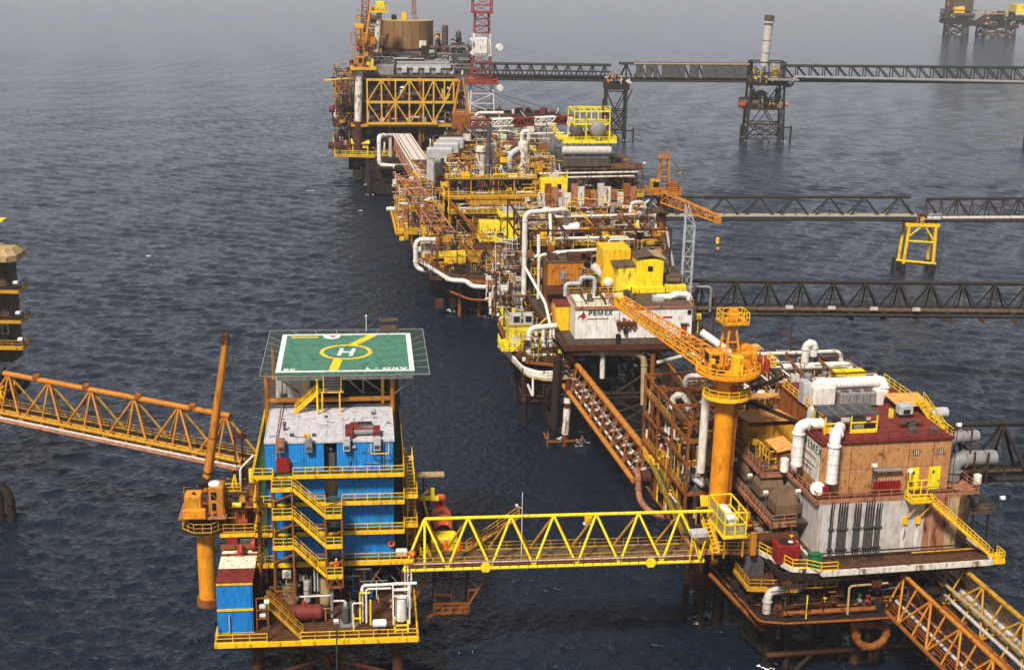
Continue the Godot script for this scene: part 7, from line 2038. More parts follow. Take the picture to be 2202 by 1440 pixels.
func crowded() -> void:
	frame(0, -350, 7.5)
	var t := thing("process_platform", "crowded yellow and rust process platform in the middle of the chain", "oil platform", P(5, 0, -50))
	jacket(t, [[30, -45], [30, -105], [-8, -105], [-8, -45]], 14.0, "rust_dark", 0.9, [0.5], 0.06)
	jacket(t, [[6, -2], [6, -36], [-15, -36], [-15, -2]], 10.4, "rust", 0.75, [0.5], 0.05)
	var low := deck(t, "lower_deck", [[-3, 12], [8, 6], [12, -45], [-24, -45], [-24, -16], [-17, 8]], 11.0, 0.5, "rust_dark", "rust_orange", 0.7)
	joists(t, -22, -44, 8, 4, 10.3, "rust", 2.8, 0.9)
	obj("railing", g().rail([P(8, 11, 6), P(-3, 11, 12), P(-17, 11, 8), P(-24, 11, -16), P(-24, 11, -45)], 1.2, 1.8, 0.11), "rust_orange", low)
	for x in [-14.0, -9.0, -4.0, 1.0]:
		obj("conductor", g().tube(P(x, -5, 3), P(x, 10.6, 3), 0.45, 9), "rust_orange", t)
	var md := deck(t, "main_deck", [[-14, -44], [44, -46], [44, -112], [-20, -112]], 22.6, 0.5, "deck_brown", "ochre", 1.0)
	joists(t, -14, -110, 42, -46, 21.4, "rust", 3.4, 1.2)
	obj("railing", g().rail([P(-14, 22.6, -110), P(-14, 22.6, -44.1), P(43.9, 22.6, -46.1), P(43.9, 22.6, -110)], 1.2, 1.9, 0.12), "yellow", md)
	for x in [-12, 0, 13, 27, 41]:
		for z in [-47, -75, -105]:
			obj("column", g().tube(P(x, 10, z), P(x, 22, z), 0.5, 9), "rust_orange", t)
	obj("mid_deck", g().box(-16, 14.2, -108, 42, 14.5, -43.5), "rust_dark", t)
	obj("raking_leg", g().bar(P(-13.6, 22, -44), P(-2.6, 12, -20), 0.7).bar(P(-8.6, 22, -44), P(2, 12, -40), 0.5).bar(P(-13.4, 22, -44), P(-8, 12, -44), 0.4), "rust_orange", t)
	# the yellow wall, cabins and boxes
	var yw := thing("yellow_wall_module", "long deep yellow module wall with a dark window under the crowded deck", "building", P(1, 14.5, -43))
	obj("wall", g().ribs(P(-7.2, 14.5, -42.4), P(9.4, 14.5, -42.4), 7.2, 1.3, 0.12), "ochre", yw)
	obj("upper_strip", g().box(-7.4, 19.9, -42.3, 9.6, 20.2, -42.0), "rust_orange", yw)
	obj("white_rail", g().tube(P(-10, 19.6, -41.6), P(9, 19.8, -41.6), 0.22, 8), "white", yw)
	obj("window", g().box(-1.6, 17.4, -42.4, 0.2, 19.4, -42.1), "opening", yw)
	obj("lower_wall", g().box(-6, 10.9, -42.8, 9, 14.4, -42.4), "yellow", yw)
	var yc := thing("lemon_cabin", "lemon-yellow cabin on a railed platform, fan coolers on its roof", "cabin", P(4, 15.3, -19))
	obj("walls", g().cbox(-0.6, 15.4, -24, 9.2, 21.6, -18, 0.1), "lemon", yc)
	for k in 6:
		obj("cladding_rib", g().box(0.6 + k * 1.5, 15.5, -18.0, 0.75 + k * 1.5, 21.4, -17.92), "pale_yellow", yc)
	obj("roof", g().box(-1.6, 21.6, -24.4, 9.8, 21.9, -17.2), "pale_yellow", yc)
	obj("railing", g().rail([P(-1.5, 21.9, -24), P(-1.5, 21.9, -17.3), P(9.7, 21.9, -17.3)], 1.1, 1.1, 0.11), "lemon", yc)
	for k in 3:
		obj("cooler", g().cbox(-0.4 + k * 3.2, 21.9, -22.5, 2.2 + k * 3.2, 24.0, -19.5, 0.1), "steel_light", yc)
		obj("fan", g().tube(P(0.9 + k * 3.2, 24.0, -21), P(0.9 + k * 3.2, 24.1, -21), 1.0, 12), "steel_dark", yc)
	obj("door", g().box(-0.62, 15.5, -22.5, -0.56, 18.2, -21), "opening", yc)
	obj("platform", g().box(-7, 15.0, -26, 10.5, 15.35, -16.4), "pale_yellow", yc)
	obj("platform_rail", g().rail([P(-6.9, 15.3, -24), P(-4.4, 15.3, -16.5), P(10.4, 15.3, -16.5)], 1.2, 1.6, 0.12), "lemon", yc)
	obj("support", g().bar(P(-5, 11, -17), P(-5, 15, -17), 0.4).bar(P(9, 11, -17), P(9, 15, -17), 0.4).bar(P(-5, 11, -17), P(1, 15, -17), 0.3), "pale_yellow", yc)
	obj("annex", g().cbox(-6.4, 15.35, -26, -0.8, 19.4, -22, 0.1), "pale_yellow", yc)
	var k := 0
	for q in [[-18.4, -11.6, 11.0, 13.6, -6, "yellow", "flat yellow box at the left end of the low front deck"], [-11.0, -4.0, 11.0, 15.0, -8, "ochre", "rust-topped yellow box with dark stripe on the low front deck"], [-2.8, 1.4, 11.4, 15.0, -9, "ochre", "dim ochre box under the lemon cabin's platform"], [-22.6, -18.6, 11, 14.6, -16, "white_rusty", "pale box with yellow base at the low deck's seaward edge"]]:
		var b := thing("equipment_box", q[6], "container", P(q[0], 11, q[4]), "equipment boxes on the low deck")
		obj("body", g().cbox(q[0], q[2], q[4] - 5, q[1], q[3], q[4], 0.12), q[5], b)
		obj("lid", g().box(q[0] - 0.1, q[3], q[4] - 5.1, q[1] + 0.1, q[3] + 0.25, q[4] + 0.1), ["pale_yellow", "rust", "rust_dark", "wall_grey"][k], b)
		obj("skid", g().box(q[0] + 0.2, 11, q[4] - 4.6, q[1] - 0.2, 11.6, q[4] + 0.06), ["rust", "grime_dark", "rust", "pale_yellow"][k], b)
		k += 1
	var wp := thing("white_loop_pipes", "white pipes looping down the seaward edge of the crowded platform", "pipework", P(-18, 11, -10))
	obj("pipe", g().path([P(-19, 16.4, -14), P(-24.2, 16.4, -14.6), P(-24.2, 8.4, -14.6), P(-19, 8.0, -13)], 0.65, 12, 2.0), "white", wp)
	obj("pipe", g().path([P(-24, 10.6, -18), P(-17, 10.8, 8.4), P(-13, 10.8, 9.6), P(-11.6, 9.6, 10.5), P(-5, 9.4, 11.5), P(-3.4, 12.4, 11.5), P(-3.2, 14.6, 11.5), P(-0.6, 14.8, 10.8), P(0.2, 13, 10)], 0.6, 10, 1.6), "white", wp)
	obj("pipe", g().path([P(-17, 8.0, 9), P(-12, 6.2, 10.6), P(0, 6.2, 12)], 0.3, 10, 1.6), "rust_orange", wp)
	obj("pipe", g().path([P(-6, 12.4, 12), P(-5.4, 13.6, 12), P(-1, 13.6, 12), P(2.6, 9.4, 22), P(3.6, 9, 26)], 0.28, 10, 1.0), "white", wp)
	obj("drum", g().vessel(P(-24.0, 12.2, -20), P(-22.4, 12.6, -19), 0.9, 12), "steel_light", wp)
	clutter(thing("low_deck_piping", "dark rusty piping and pumps crowding the low deck behind the yellow boxes", "pipework", P(-8, 11, -28)), -22, 11, -42, 6, 17, -10, 51, 70, 9, 26, ["rust", "rust_dark", "rust_orange", "ochre", "grime_dark", "white_rusty", "yellow"], 1.4)
	# seaward lattice and hanging galleries
	var sl := thing("seaward_lattice", "rust-pink lattice gangway with white pipes hanging along the seaward flank", "gangway", P(-20, 18, -50))
	lattice(sl, P(-24.6, 24.6, -60), P(-14.6, 13.4, -30), 5, 5, 2.6, 2.6, 9, "rust_pink", 0.3, 0.18)
	clutter(sl, -27, 13, -80, -15, 24, -44, 52, 40, 4, 8, ["rust_pink", "white_rusty", "white", "rust_orange", "yellow", "beige", "steel"], 1.5)
	obj("gallery", g().box(-28.4, 12.4, -75, -22, 12.8, -40).box(-24, 18, -80, -14, 18.3, -45), "ochre", sl)
	obj("railing", g().rail([P(-28.3, 12.8, -75), P(-28.3, 12.8, -40), P(-22, 12.8, -40)], 1.3, 1.7, 0.13).rail([P(-23.9, 18.3, -80), P(-23.9, 18.3, -45), P(-15, 18.3, -45)], 1.3, 1.7, 0.13), "yellow", sl)
	obj("pipe", g().path([P(-20.6, 12, -46), P(-20.6, 19.6, -46), P(-19, 21, -48), P(-17, 21, -48)], 0.5, 10, 1.2), "white", sl)
	obj("yellow_mast", g().bar(P(-14.6, 11, -42), P(-14.6, 25, -42), 0.3).bar(P(-13.2, 11, -42), P(-13.2, 25, -42), 0.3), "yellow", sl)
	# the process deck: vessels, stacks, ducts
	var hv := thing("rusty_column", "tall rust-streaked white column with a dark flue beside it", "column", P(-2, 22.6, -50))
	obj("shell", g().vessel(P(-3.4, 23.4, -50), P(-3.4, 35.4, -50), 1.5, 16), "white_rusty", hv)
	obj("shell", g().vessel(P(-0.4, 23.4, -51), P(-0.4, 35.8, -51), 1.2, 16), "white_rusty", hv)
	obj("flue", g().tube(P(-1.7, 24, -48), P(-1.2, 42.6, -48), 0.62, 12), "steel_dark", hv)
	obj("band", g().tube(P(-3.4, 29, -50), P(-3.4, 29.4, -50), 1.6, 16).tube(P(-3.4, 34, -50), P(-3.4, 34.4, -50), 1.6, 16), "rust", hv)
	var pv := thing("pale_column", "pale stained column with bent white pipes round its middle", "column", P(9, 22.6, -55))
	obj("shell", g().vessel(P(9.6, 24, -55), P(9.6, 36, -55), 1.6, 16), "white_rusty", pv)
	obj("pipe", g().path([P(5.4, 25, -53), P(5.4, 33, -53), P(8.0, 34.6, -53.6)], 0.9, 12, 1.6), "steel_light", pv)
	obj("pipe", g().path([P(2.4, 30.4, -50), P(4.2, 27.2, -49), P(12.4, 27.4, -49)], 0.6, 12, 1.2), "white", pv)
	obj("top_loop", g().path([P(9.2, 36.6, -55), P(9.2, 39.6, -55), P(11.2, 39.6, -55), P(11.2, 37.2, -55)], 0.6, 10, 0.9), "white", pv)
	var gd := 0
	for q in [[-17.0, -60], [-14.6, -66], [-12.6, -72]]:
		var d := thing("grey_inlet_duct", ["boxy grey inlet duct bent over like a hook, first by the covered walkway", "boxy grey inlet duct bent over like a hook, middle of the three", "boxy grey hook-shaped inlet duct, last of three, by the orange crane"][gd], "duct", P(q[0], 22.6, q[1]), "grey hooked inlet ducts")
		obj("upright", g().cbox(q[0] - 1.2, 22.6, q[1] - 1.2, q[0] + 1.0, 31.8 + gd * 0.6, q[1] + 1.2, 0.3), "steel_light", d)
		obj("arm", g().cbox(q[0] - 1.2, 31.2 + gd * 0.6, q[1] - 1.6, q[0] + 6.4, 34.2 + gd * 0.6, q[1] + 1.4, 0.4), "steel_light", d)
		obj("mouth", g().box(q[0] + 6.4, 31.6 + gd * 0.6, q[1] - 1.2, q[0] + 6.5, 33.9 + gd * 0.6, q[1] + 1.0), "opening", d)
		gd += 1
	var ge := thing("grey_enclosure", "dark grey heater enclosure with a long white drum lying on top", "enclosure", P(27, 22.6, -55))
	obj("box", g().cbox(20.6, 22.7, -66, 34.4, 32.8, -50, 0.3), "steel_dark", ge)
	for k2 in 6:
		obj("stiffener", g().box(21.4 + k2 * 2.4, 23, -50.0, 21.9 + k2 * 2.4, 32.6, -49.7), "brown_grey", ge)
	obj("gallery", g().box(19.6, 30.4, -50, 35.4, 30.7, -47.8).rail([P(19.6, 30.7, -47.9), P(35.4, 30.7, -47.9)], 1.2, 1.4, 0.12), "brown_grey", ge)
	obj("drum", g().vessel(P(21, 34.4, -51.4), P(34.6, 34.4, -51.4), 1.3, 18), "wall_grey", ge)
	for x in [23.4, 27.8, 32.2]:
		obj("saddle", g().box(x, 32.8, -52.4, x + 0.6, 34.2, -50.4), "steel_dark", ge)
	var cy := thing("yellow_control_cabin", "pale yellow control cabin with grey window perched at the deck's front edge", "cabin", P(17, 22.6, -46))
	obj("walls", g().cbox(13.4, 22.8, -48.5, 20.8, 27.4, -43.4, 0.1), "bright_yellow", cy)
	obj("window", g().box(18.0, 24.6, -43.4, 19.2, 26.0, -43.3), "glass", cy)
	obj("window", g().box(15.4, 25.2, -43.4, 15.9, 25.9, -43.3), "glass", cy)
	obj("parting", g().box(16.9, 22.9, -43.4, 17.05, 27.2, -43.32), "pale_yellow", cy)
	obj("roof_box", g().cbox(15.8, 27.4, -47, 18.8, 28.4, -45, 0.1), "steel_light", cy)
	obj("roof_rail", g().rail([P(13.5, 27.4, -43.5), P(20.7, 27.4, -43.5)], 1.0, 1.2, 0.11), "lemon", cy)
	obj("frame", g().bar(P(20.8, 17, -43.2), P(20.8, 30, -43.2), 0.25).bar(P(13.2, 18, -43.2), P(13.2, 23, -43.2), 0.25).bar(P(13.2, 18, -43.2), P(20.8, 18, -43.2), 0.2), "lemon", cy)
	var lf := thing("lime_frame_module", "lime-yellow railed upper platform carrying two round grey drums", "process module", P(28, 36, -58))
	frames(lf, 24.5, 33, -66, 35, 45.5, -55, 3, 1, [36.6, 41.6, 45.3], "lemon", 0.32)
	obj("floor", g().box(20.6, 36.5, -67, 36.6, 36.9, -51.4), "lemon", lf)
	obj("railing", g().rail([P(17.8, 40.4, -56), P(21, 36.9, -51.6), P(36.5, 36.9, -51.6), P(36.5, 36.9, -66)], 1.4, 1.3, 0.17).rail([P(24.5, 45.4, -55), P(35, 45.4, -55)], 1.4, 1.6, 0.14).rail([P(24.5, 41.7, -55), P(35, 41.7, -55)], 1.2, 1.6, 0.12), "lemon", lf)
	obj("bin", g().obox(P(19.6, 38.4, -54), P(1.4, -1.2, 0), P(0, 0.3, 0), P(0, 0, 1.4)), "pale_yellow", lf)
	clutter(lf, 24, 37, -65, 35, 45, -57, 53, 22, 3, 8, ["lemon", "steel", "wall_grey", "yellow", "steel_dark", "lemon"], 1.3)
	obj("round_drum", g().vessel(P(31.4, 40.2, -58), P(31.4, 40.2, -53.8), 2.3, 20), "steel", lf)
	obj("round_drum", g().vessel(P(25.4, 39.6, -59), P(25.4, 39.6, -55), 1.8, 18), "steel_dark", lf)
	obj("drain", g().path([P(31.4, 38, -52.8), P(31.4, 34.6, -52.4)], 0.6, 10), "steel", lf)
	obj("flue", g().tube(P(34.6, 42, -64), P(34.6, 48, -64), 0.3, 8), "grime_dark", lf)
	var gb := thing("grey_shed", "long grey shed with red-brown roof gear behind the process deck", "shed", P(15, 22.6, -104))
	obj("wall", g().ribs(P(-2, 22.6, -100), P(26, 22.6, -100), 12.6, 1.4, 0.15), "steel", gb)
	obj("body", g().box(-2, 22.6, -116, 26, 35.2, -100.3), "steel", gb)
	obj("roof", g().box(-2.4, 35.2, -116.4, 26.4, 35.6, -99.6), "wall_grey", gb)
	obj("machinery", g().cbox(4, 35.6, -113, 29, 38.4, -104, 0.3), "grime_dark", gb)
	clutter(gb, 2, 38.4, -112, 28, 40.6, -104, 54, 12, 0, 10, ["red_brown", "rust_dark", "grime_dark", "white"], 1.5)
	obj("white_pipe", g().path([P(-1, 36, -99), P(0.6, 39.6, -99), P(9, 39.6, -99)], 0.5, 10, 1.2), "white", gb)
	for x in [8.6, 13.4]:
		obj("yellow_post", g().tube(P(x, 29, -98.6), P(x, 34, -98.6), 0.6, 10), "lemon", gb)
	var dc := thing("derrick_crane", "rust-orange crane tower with its red and white boom laid level over the grey shed", "crane", P(-5.6, 22.6, -88))
	obj("pedestal", g().tube(P(-5.6, 22.6, -88), P(-5.6, 34.8, -88), 2.0, 16), "rust_orange", dc)
	obj("ring", g().tube(P(-5.6, 33.6, -88), P(-5.6, 34.4, -88), 4.6, 14, 4.6), "rust", dc)
	obj("house", g().cbox(-8.4, 36.2, -90.6, -2.8, 40.8, -85.6, 0.3).tube(P(-5.6, 34.4, -88), P(-5.6, 36.4, -88), 2.4, 14), "rust_orange", dc)
	for q in [[-8, -86], [-3.2, -86], [-8, -90], [-3.2, -90]]:
		obj("gantry_leg", g().bar(P(q[0], 40.6, q[1]), P(-5.6 + (q[0] + 5.6) * 0.2, 51, -88 + (q[1] + 88) * 0.2), 0.4), "bridge_orange", dc)
	var boom := Node3D.new()
	boom.name = "boom"
	dc.add_child(boom)
	base[boom] = base[dc]
	for j in 5:
		var a := P(-3, 37.6, -87).lerp(P(31.5, 38.4, -92), j / 5.0)
		var b := P(-3, 37.6, -87).lerp(P(31.5, 38.4, -92), (j + 1) / 5.0)
		lattice(boom, a, b, 2.0, 2.0, 2.2, 2.2, 3, ["red_brown", "white", "red_brown", "white", "red_brown"][j], 0.3, 0.2)
	obj("web_plate", g().bar(P(11, 37.9, -89), P(17.6, 38.0, -90), 0.3, 1.7).bar(P(24.6, 38.2, -91), P(31, 38.4, -92), 0.3, 1.6), "red_brown", boom)
	obj("stay", g().tube(P(-5, 51, -88), P(21, 39.6, -90.6), 0.09, 5).tube(P(-5, 50, -88), P(30, 39.6, -92), 0.09, 5), "brown_grey", dc)
	obj("walkway", g().tube(P(-1, 35.6, -86), P(9, 35.4, -87), 0.3, 8).tube(P(9, 35.4, -87), P(12, 34.4, -87.4), 0.3, 8).tube(P(12, 34.4, -87.4), P(27, 34.6, -88), 0.3, 8), "white", dc)
	var pd := thing("process_deck_piping", "maze of white, yellow and rusty pipes and tanks on the crowded main deck", "pipework", P(6, 22.6, -70))
	clutter(pd, -13, 22.7, -98, 20, 34, -48, 61, 80, 14, 22, ["white_rusty", "white", "rust_orange", "rust", "yellow", "ochre", "steel_light", "lemon", "wall_grey"], 1.7)
	clutter(pd, -12, 22.7, -62, 13, 30, -46, 62, 46, 6, 12, ["white_rusty", "rust_pink", "rust_orange", "white", "steel", "yellow", "rust_dark"], 1.4)
	frames(pd, -12, 22.6, -95, 18, 32, -55, 4, 3, [27.4, 31.8], "ochre", 0.34)
	obj("upper_grating", g().box(0, 27.6, -95, 18, 27.8, -62), "rust", pd)
	for lv in [18.4, 27.2]:
		var st2 := obj("stacked_gallery", g().box(-13.5, lv - 0.3, -56 if lv > 20 else -44, 12.5, lv, -46 if lv > 20 else -39.6), "brown_grey", pd)
		obj("railing", g().rail([P(-13.4, lv, -50 if lv > 20 else -43), P(-13.4, lv, -46.1 if lv > 20 else -39.7), P(12.4, lv, -46.1 if lv > 20 else -39.7)], 1.2, 1.6, 0.13), "yellow", st2)
		for x in [-13.0, -6.5, 0.0, 6.0, 12.2]:
			obj("gallery_post", g().bar(P(x, lv - 5.0 if lv > 20 else 11.2, -46.4 if lv > 20 else -40), P(x, lv, -46.4 if lv > 20 else -40), 0.34), "ochre", st2)
		fuzz(pd, -13, lv, -55 if lv > 20 else -43.5, 12, lv + 2.6, -46.6 if lv > 20 else -40, 360 + int(lv), 34, ["rust", "yellow", "white_rusty", "steel"], 1.3)
	fuzz(pd, -22, 11.1, -44, 8, 16.5, 2, 365, 70, ["ochre", "yellow", "rust_orange", "white_rusty"], 1.4)
	obj("railing", g().rail([P(-12, 27.8, -54.8), P(18, 27.8, -54.8)], 1.2, 1.7, 0.12), "yellow", pd)
	clutter(pd, 0, 27.8, -94, 18, 35, -62, 63, 36, 8, 10, ["white_rusty", "rust_pink", "rust_orange", "white", "steel", "lemon", "rust"], 1.5)
	var rg := thing("landward_galleries", "stacked dark brown galleries with pipes and railings at the landward end of the crowded platform", "gallery", P(38, 14, -60))
	frames(rg, 21, 14.4, -75, 43.5, 30, -47, 4, 1, [18.6, 22.4, 29.8], "brown_grey", 0.32)
	obj("floor", g().box(21, 18.4, -75, 43.5, 18.7, -47).box(34.4, 29.7, -75, 43.5, 30, -47), "brown_grey", rg)
	obj("railing", g().rail([P(21, 18.7, -46.8), P(43.4, 18.7, -46.8), P(43.4, 18.7, -75)], 1.2, 1.6, 0.12).rail([P(34.4, 30, -46.8), P(43.4, 30, -46.8)], 1.2, 1.6, 0.12), "rust_orange", rg)
	obj("pipe", g().tube(P(13, 28.6, -46), P(42, 29.0, -46), 0.3, 8), "white_rusty", rg)
	obj("pipe", g().tube(P(21, 27.4, -46.4), P(41, 27.8, -46.4), 0.3, 8), "white_rusty", rg)
	clutter(rg, 21, 22.7, -74, 43, 29, -48, 64, 34, 4, 10, ["brown_grey", "rust", "steel_dark", "rust_orange", "white_rusty", "grime_dark"], 1.4)
	clutter(rg, 21, 14.5, -70, 43, 18, -47, 65, 20, 4, 10, ["rust_pink", "rust", "rust_orange", "white_rusty"], 1.5)
	flood(P(43.8, 22.6, -46.4), 9, "thin dark mast lamp at the landward corner of the crowded platform")
	fuzz(pd, -13.5, 22.7, -108, 20, 33, -45.5, 331, 200, ["rust", "rust_orange", "white_rusty", "ochre", "steel", "rust_dark", "yellow"], 1.9)
	fuzz(pd, -13.5, 14.6, -108, 42, 21.5, -44.5, 332, 90, ["rust_dark", "rust", "ochre"], 2.0)
	fuzz(pd, -6, 33, -108, 20, 40, -60, 333, 60, ["white_rusty", "rust_orange", "steel_dark"], 1.9)
	fuzz(pd, 20.5, 22.7, -110, 43, 28, -66, 348, 130, ["brown_grey", "rust", "ochre", "white_rusty", "rust_dark", "yellow"], 1.9)
	clutter(pd, 21, 22.7, -108, 42, 30, -68, 349, 26, 6, 8, ["brown_grey", "rust_orange", "steel", "white_rusty", "ochre"], 1.8)
	fuzz(pd, 34.6, 22.7, -66, 43.6, 31, -47, 350, 60, ["brown_grey", "rust", "ochre", "rust_dark"], 1.6)
	fuzz(rg, 20.6, 14.6, -70, 43, 29.6, -46.6, 334, 110, ["brown_grey", "rust", "rust_dark", "steel_dark", "rust_pink"], 1.7)
	fuzz(sl, -27.5, 11, -85, -14.5, 26, -38, 335, 120, ["rust_pink", "rust", "rust_orange", "white_rusty", "ochre", "yellow"], 1.6)
	fuzz(sl, -23, 11.1, -44, 10, 19, 4, 336, 110, ["rust_dark", "rust", "rust_orange", "ochre", "grime_dark"], 1.5)
	fuzz(sl, -23, 2, -44, 8, 10.3, 4, 337, 60, ["rust_dark", "rust"], 2.2, "hung_bracing")
	fuzz(sl, -20, 2, -105, 40, 14, -46, 338, 80, ["rust_dark", "grime_dark"], 3.4, "hung_bracing")
	# yellow bridge between the crowded and the white-block platform
	var yb := thing("yellow_link_bridge", "pale yellow plated link bridge with round holes between the two middle platforms", "bridge", P(1, 13, 20))
	var a2 := P(-0.6, 12.4, 6)
	var b2 := P(0.6, 12.4, 50)
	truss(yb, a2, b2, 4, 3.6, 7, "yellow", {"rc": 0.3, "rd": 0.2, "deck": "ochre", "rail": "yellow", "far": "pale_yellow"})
	for j in 9:
		var p := a2.lerp(b2, (j + 0.5) / 9.0)
		obj("cover_plate", g().obox(p + P(0, 3.5, 0), P(1.2, 0, 0), P(0, 0.06, 0), P(0, 0, 2.2)), "bright_yellow" if j % 3 else "yellow", yb)
		obj("hole", g().tube(p + P(-0.4, 3.57, 0), p + P(-0.4, 3.6, 0), 0.5, 10), "opening", yb)
	obj("white_pipe", g().path([P(2.9, 13.5, 8), P(2.9, 13.5, 46), P(6, 16, 52)], 0.3, 8, 1.5), "white", yb)


# ---- the far platform at the head of the chain, its tower and the covered walkway ----

func far_head() -> void:
	frame(0, -350, 7.5)
	var w := thing("covered_walkway", "long pinkish covered walkway with white roof sheets between the two far platforms", "bridge", P(-17, 17, -125))
	var a := P(-19.6, 17.2, -176)
	var b := P(-16.0, 17.2, -76)
	truss(w, a, b, 6.2, 5.0, 14, "rust_pink", {"rc": 0.32, "rd": 0.2, "style": "warren_post", "deck": "brown_grey", "top_ties": false})
	for j in 10:
		var p := a.lerp(b, (j + 0.5) / 10.0)
		obj("roof_sheet", g().obox(p + P(0.3, 5.3, 0), P(2.9, 0, 0), P(0, 0.08, 0), P(0.18, 0, 4.9)), "white", w)
		obj("side_panel", g().obox(p + P(-3.0, 2.0, 0), P(0.06, 0, 0), P(0, 1.6, 0), P(0.15, 0, 4.2)), "tan_light", w)
	for x in [-1.8, 0.4, 2.4]:
		obj("roof_pipe", g().tube(a + P(x, 5.5, 0), b + P(x, 5.5, 0), 0.16, 6), "rust_pink", w)
	obj("edge_pipe", g().tube(a + P(-3.3, 5.2, 0), b + P(-3.3, 5.2, 0), 0.4, 8), "white_rusty", w)
	frame(-45, -545, 8.0)
	var t := thing("far_platform", "far rust-brown platform of stacked decks behind the yellow truss front", "oil platform", P(3, 0, -30))
	jacket(t, [[18, -6], [18, -52], [-12, -52], [-12, -6]], 10.6, "rust_dark", 1.1, [0.55], 0.1)
	for x in [-9.0, -4.0, 2.0, 8.0, 14.0]:
		obj("conductor", g().tube(P(x, -5, -10), P(x, 10.8, -9), 0.6, 9), "rust_dark", t)
	var low := deck(t, "cellar_deck", [[-25.6, -2], [-9, 2], [22, 0], [22, -60], [-25.6, -60]], 11.2, 0.6, "rust_dark", "ochre", 1.0)
	obj("railing", g().rail([P(-25.5, 11.2, -40), P(-25.5, 11.2, -2), P(-9, 11.2, 1.9), P(10, 11.2, 1)], 1.5, 2.2, 0.16), "lemon", low)
	obj("main_deck", g().box(-19, 22.0, -60, 26, 22.9, -0.5), "ochre", t)
	obj("mid_deck", g().box(-17, 31.6, -60, 26, 32.2, -2), "rust", t)
	obj("upper_deck", g().box(-17, 41.0, -60, 30, 41.8, -3), "brown_grey", t)
	for x in [-16, -4, 8, 22]:
		for z in [-3, -28, -56]:
			obj("column", g().tube(P(x, 10.8, z), P(x, 41, z), 0.7, 9), "rust_orange", t)
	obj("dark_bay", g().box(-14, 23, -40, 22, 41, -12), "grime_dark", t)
	var yf := thing("yellow_truss_front", "broad yellow truss front two bays high facing the covered walkway", "truss", P(3, 23, 0))
	var xs := [-12.7, -7.2, -1.8, 3.6, 9.0, 13.0, 17.2, 20.8]
	for y in [23.4, 31.6, 40.2]:
		obj("beam", g().bar(P(-12.7, y, 0), P(14.5 if y < 25 else 22.5, y, 0), 0.6, 0.9), "truss_yellow", yf)
	for k in 8:
		obj("post", g().bar(P(xs[k], 23.4 if k < 6 else 31.6, 0), P(xs[k], 40.4, 0), 0.55), "truss_yellow", yf)
	for k in 7:
		var f := k % 2 == 0
		obj("diagonal", g().bar(P(xs[k], 31.6 if f else 40.2, 0), P(xs[k + 1], 40.2 if f else 31.6, 0), 0.42), "truss_yellow", yf)
		if k < 5:
			obj("diagonal", g().bar(P(xs[k], 31.6 if f else 23.4, 0), P(xs[k + 1], 23.4 if f else 31.6, 0), 0.42), "truss_yellow", yf)
	obj("raker", g().bar(P(12.8, 23.4, 0), P(19.4, 35, 0), 0.5), "truss_yellow", yf)
	obj("side_beam", g().bar(P(-12.7, 40.2, 0), P(-14.8, 40.2, -20), 0.5).bar(P(-12.7, 31.6, 0), P(-14.8, 31.6, -20), 0.5), "truss_yellow", yf)
	clutter(thing("far_truss_piping", "silvery pipe loops and drums behind the yellow truss front", "pipework", P(3, 23, -6)), -12, 23, -11, 20, 31, -2, 71, 50, 7, 8, ["steel_light", "wall_grey", "white_rusty", "steel_dark", "rust", "red"], 2.2)
	clutter(thing("far_upper_piping", "grey ducts and pipes in the upper bay of the yellow truss front", "pipework", P(3, 32, -6)), -12, 32.2, -11, 20, 40, -2, 72, 34, 5, 8, ["steel_light", "white_rusty", "steel_dark", "rust", "brown_grey"], 2.2)
	var gr := thing("grey_machine_roofs", "grey stepped machine housings with blue-grey intakes on the far upper deck", "building", P(8, 42, -14))
	obj("roof_block", g().cbox(-13, 41.8, -14, -2, 45.4, -4, 0.3), "steel", gr)
	obj("roof_block", g().cbox(-1, 42, -20, 20, 46.8, -5, 0.5), "steel", gr)
	obj("roof_ridge", g().obox(P(4, 47.4, -12), P(6, 0, 0), P(0, 0.3, 0), P(0, 0.4, 5)), "steel_light", gr)
	for k in 4:
		obj("intake", g().cbox(1.0 + k * 4.4, 42.6, -5, 3.0 + k * 4.4, 44.6, -3.6, 0.2), "steel_light", gr)
	obj("fascia", g().bar(P(-1, 45, -4.6), P(20, 45, -4.6), 0.5, 1.3), "steel_light", gr)
	obj("rear_roof", g().cbox(0, 44, -36, 13, 49, -24, 0.4).cbox(16, 42, -38, 30, 48.6, -22, 0.4), "steel_dark", gr)
	obj("stack", g().cbox(9.4, 46.8, -18, 12, 52, -15, 0.2).cbox(8.0, 46.4, -19, 14.4, 48, -13, 0.4), "rust_dark", gr)
	clutter(gr, -14, 41.9, -40, 28, 47, -4, 73, 44, 5, 14, ["steel_dark", "rust", "steel", "white_rusty", "brown_grey", "yellow"], 2.0)
	clutter(gr, 16, 48.6, -38, 29, 57, -24, 74, 26, 5, 4, ["steel_dark", "brown_grey", "steel", "grime_dark"], 1.8)
	obj("silencer", g().vessel(P(20.4, 50, -34), P(20.4, 58.5, -34), 1.3, 12), "brown_grey", gr)
	var tk := thing("storage_tank", "great round ochre-brown streaked storage tank on the far platform's roof", "tank", P(5, 50, -36))
	obj("shell", g().tube(P(4.4, 50, -38), P(4.4, 60.8, -38), 11.4, 40), "tank_ochre", tk)
	for k in 10:
		var q := PI * (k + 0.5) / 10
		obj("seam", g().bar(P(4.4 + 11.42 * cos(q), 50, -38 + 11.42 * sin(q)), P(4.4 + 11.42 * cos(q), 60.8, -38 + 11.42 * sin(q)), 0.16), "steel_dark", tk)
	obj("roof", g().lathe(P(4.4, 60.8, -38), [[11.4, 0], [0, 0.8]], 40), "beige", tk)
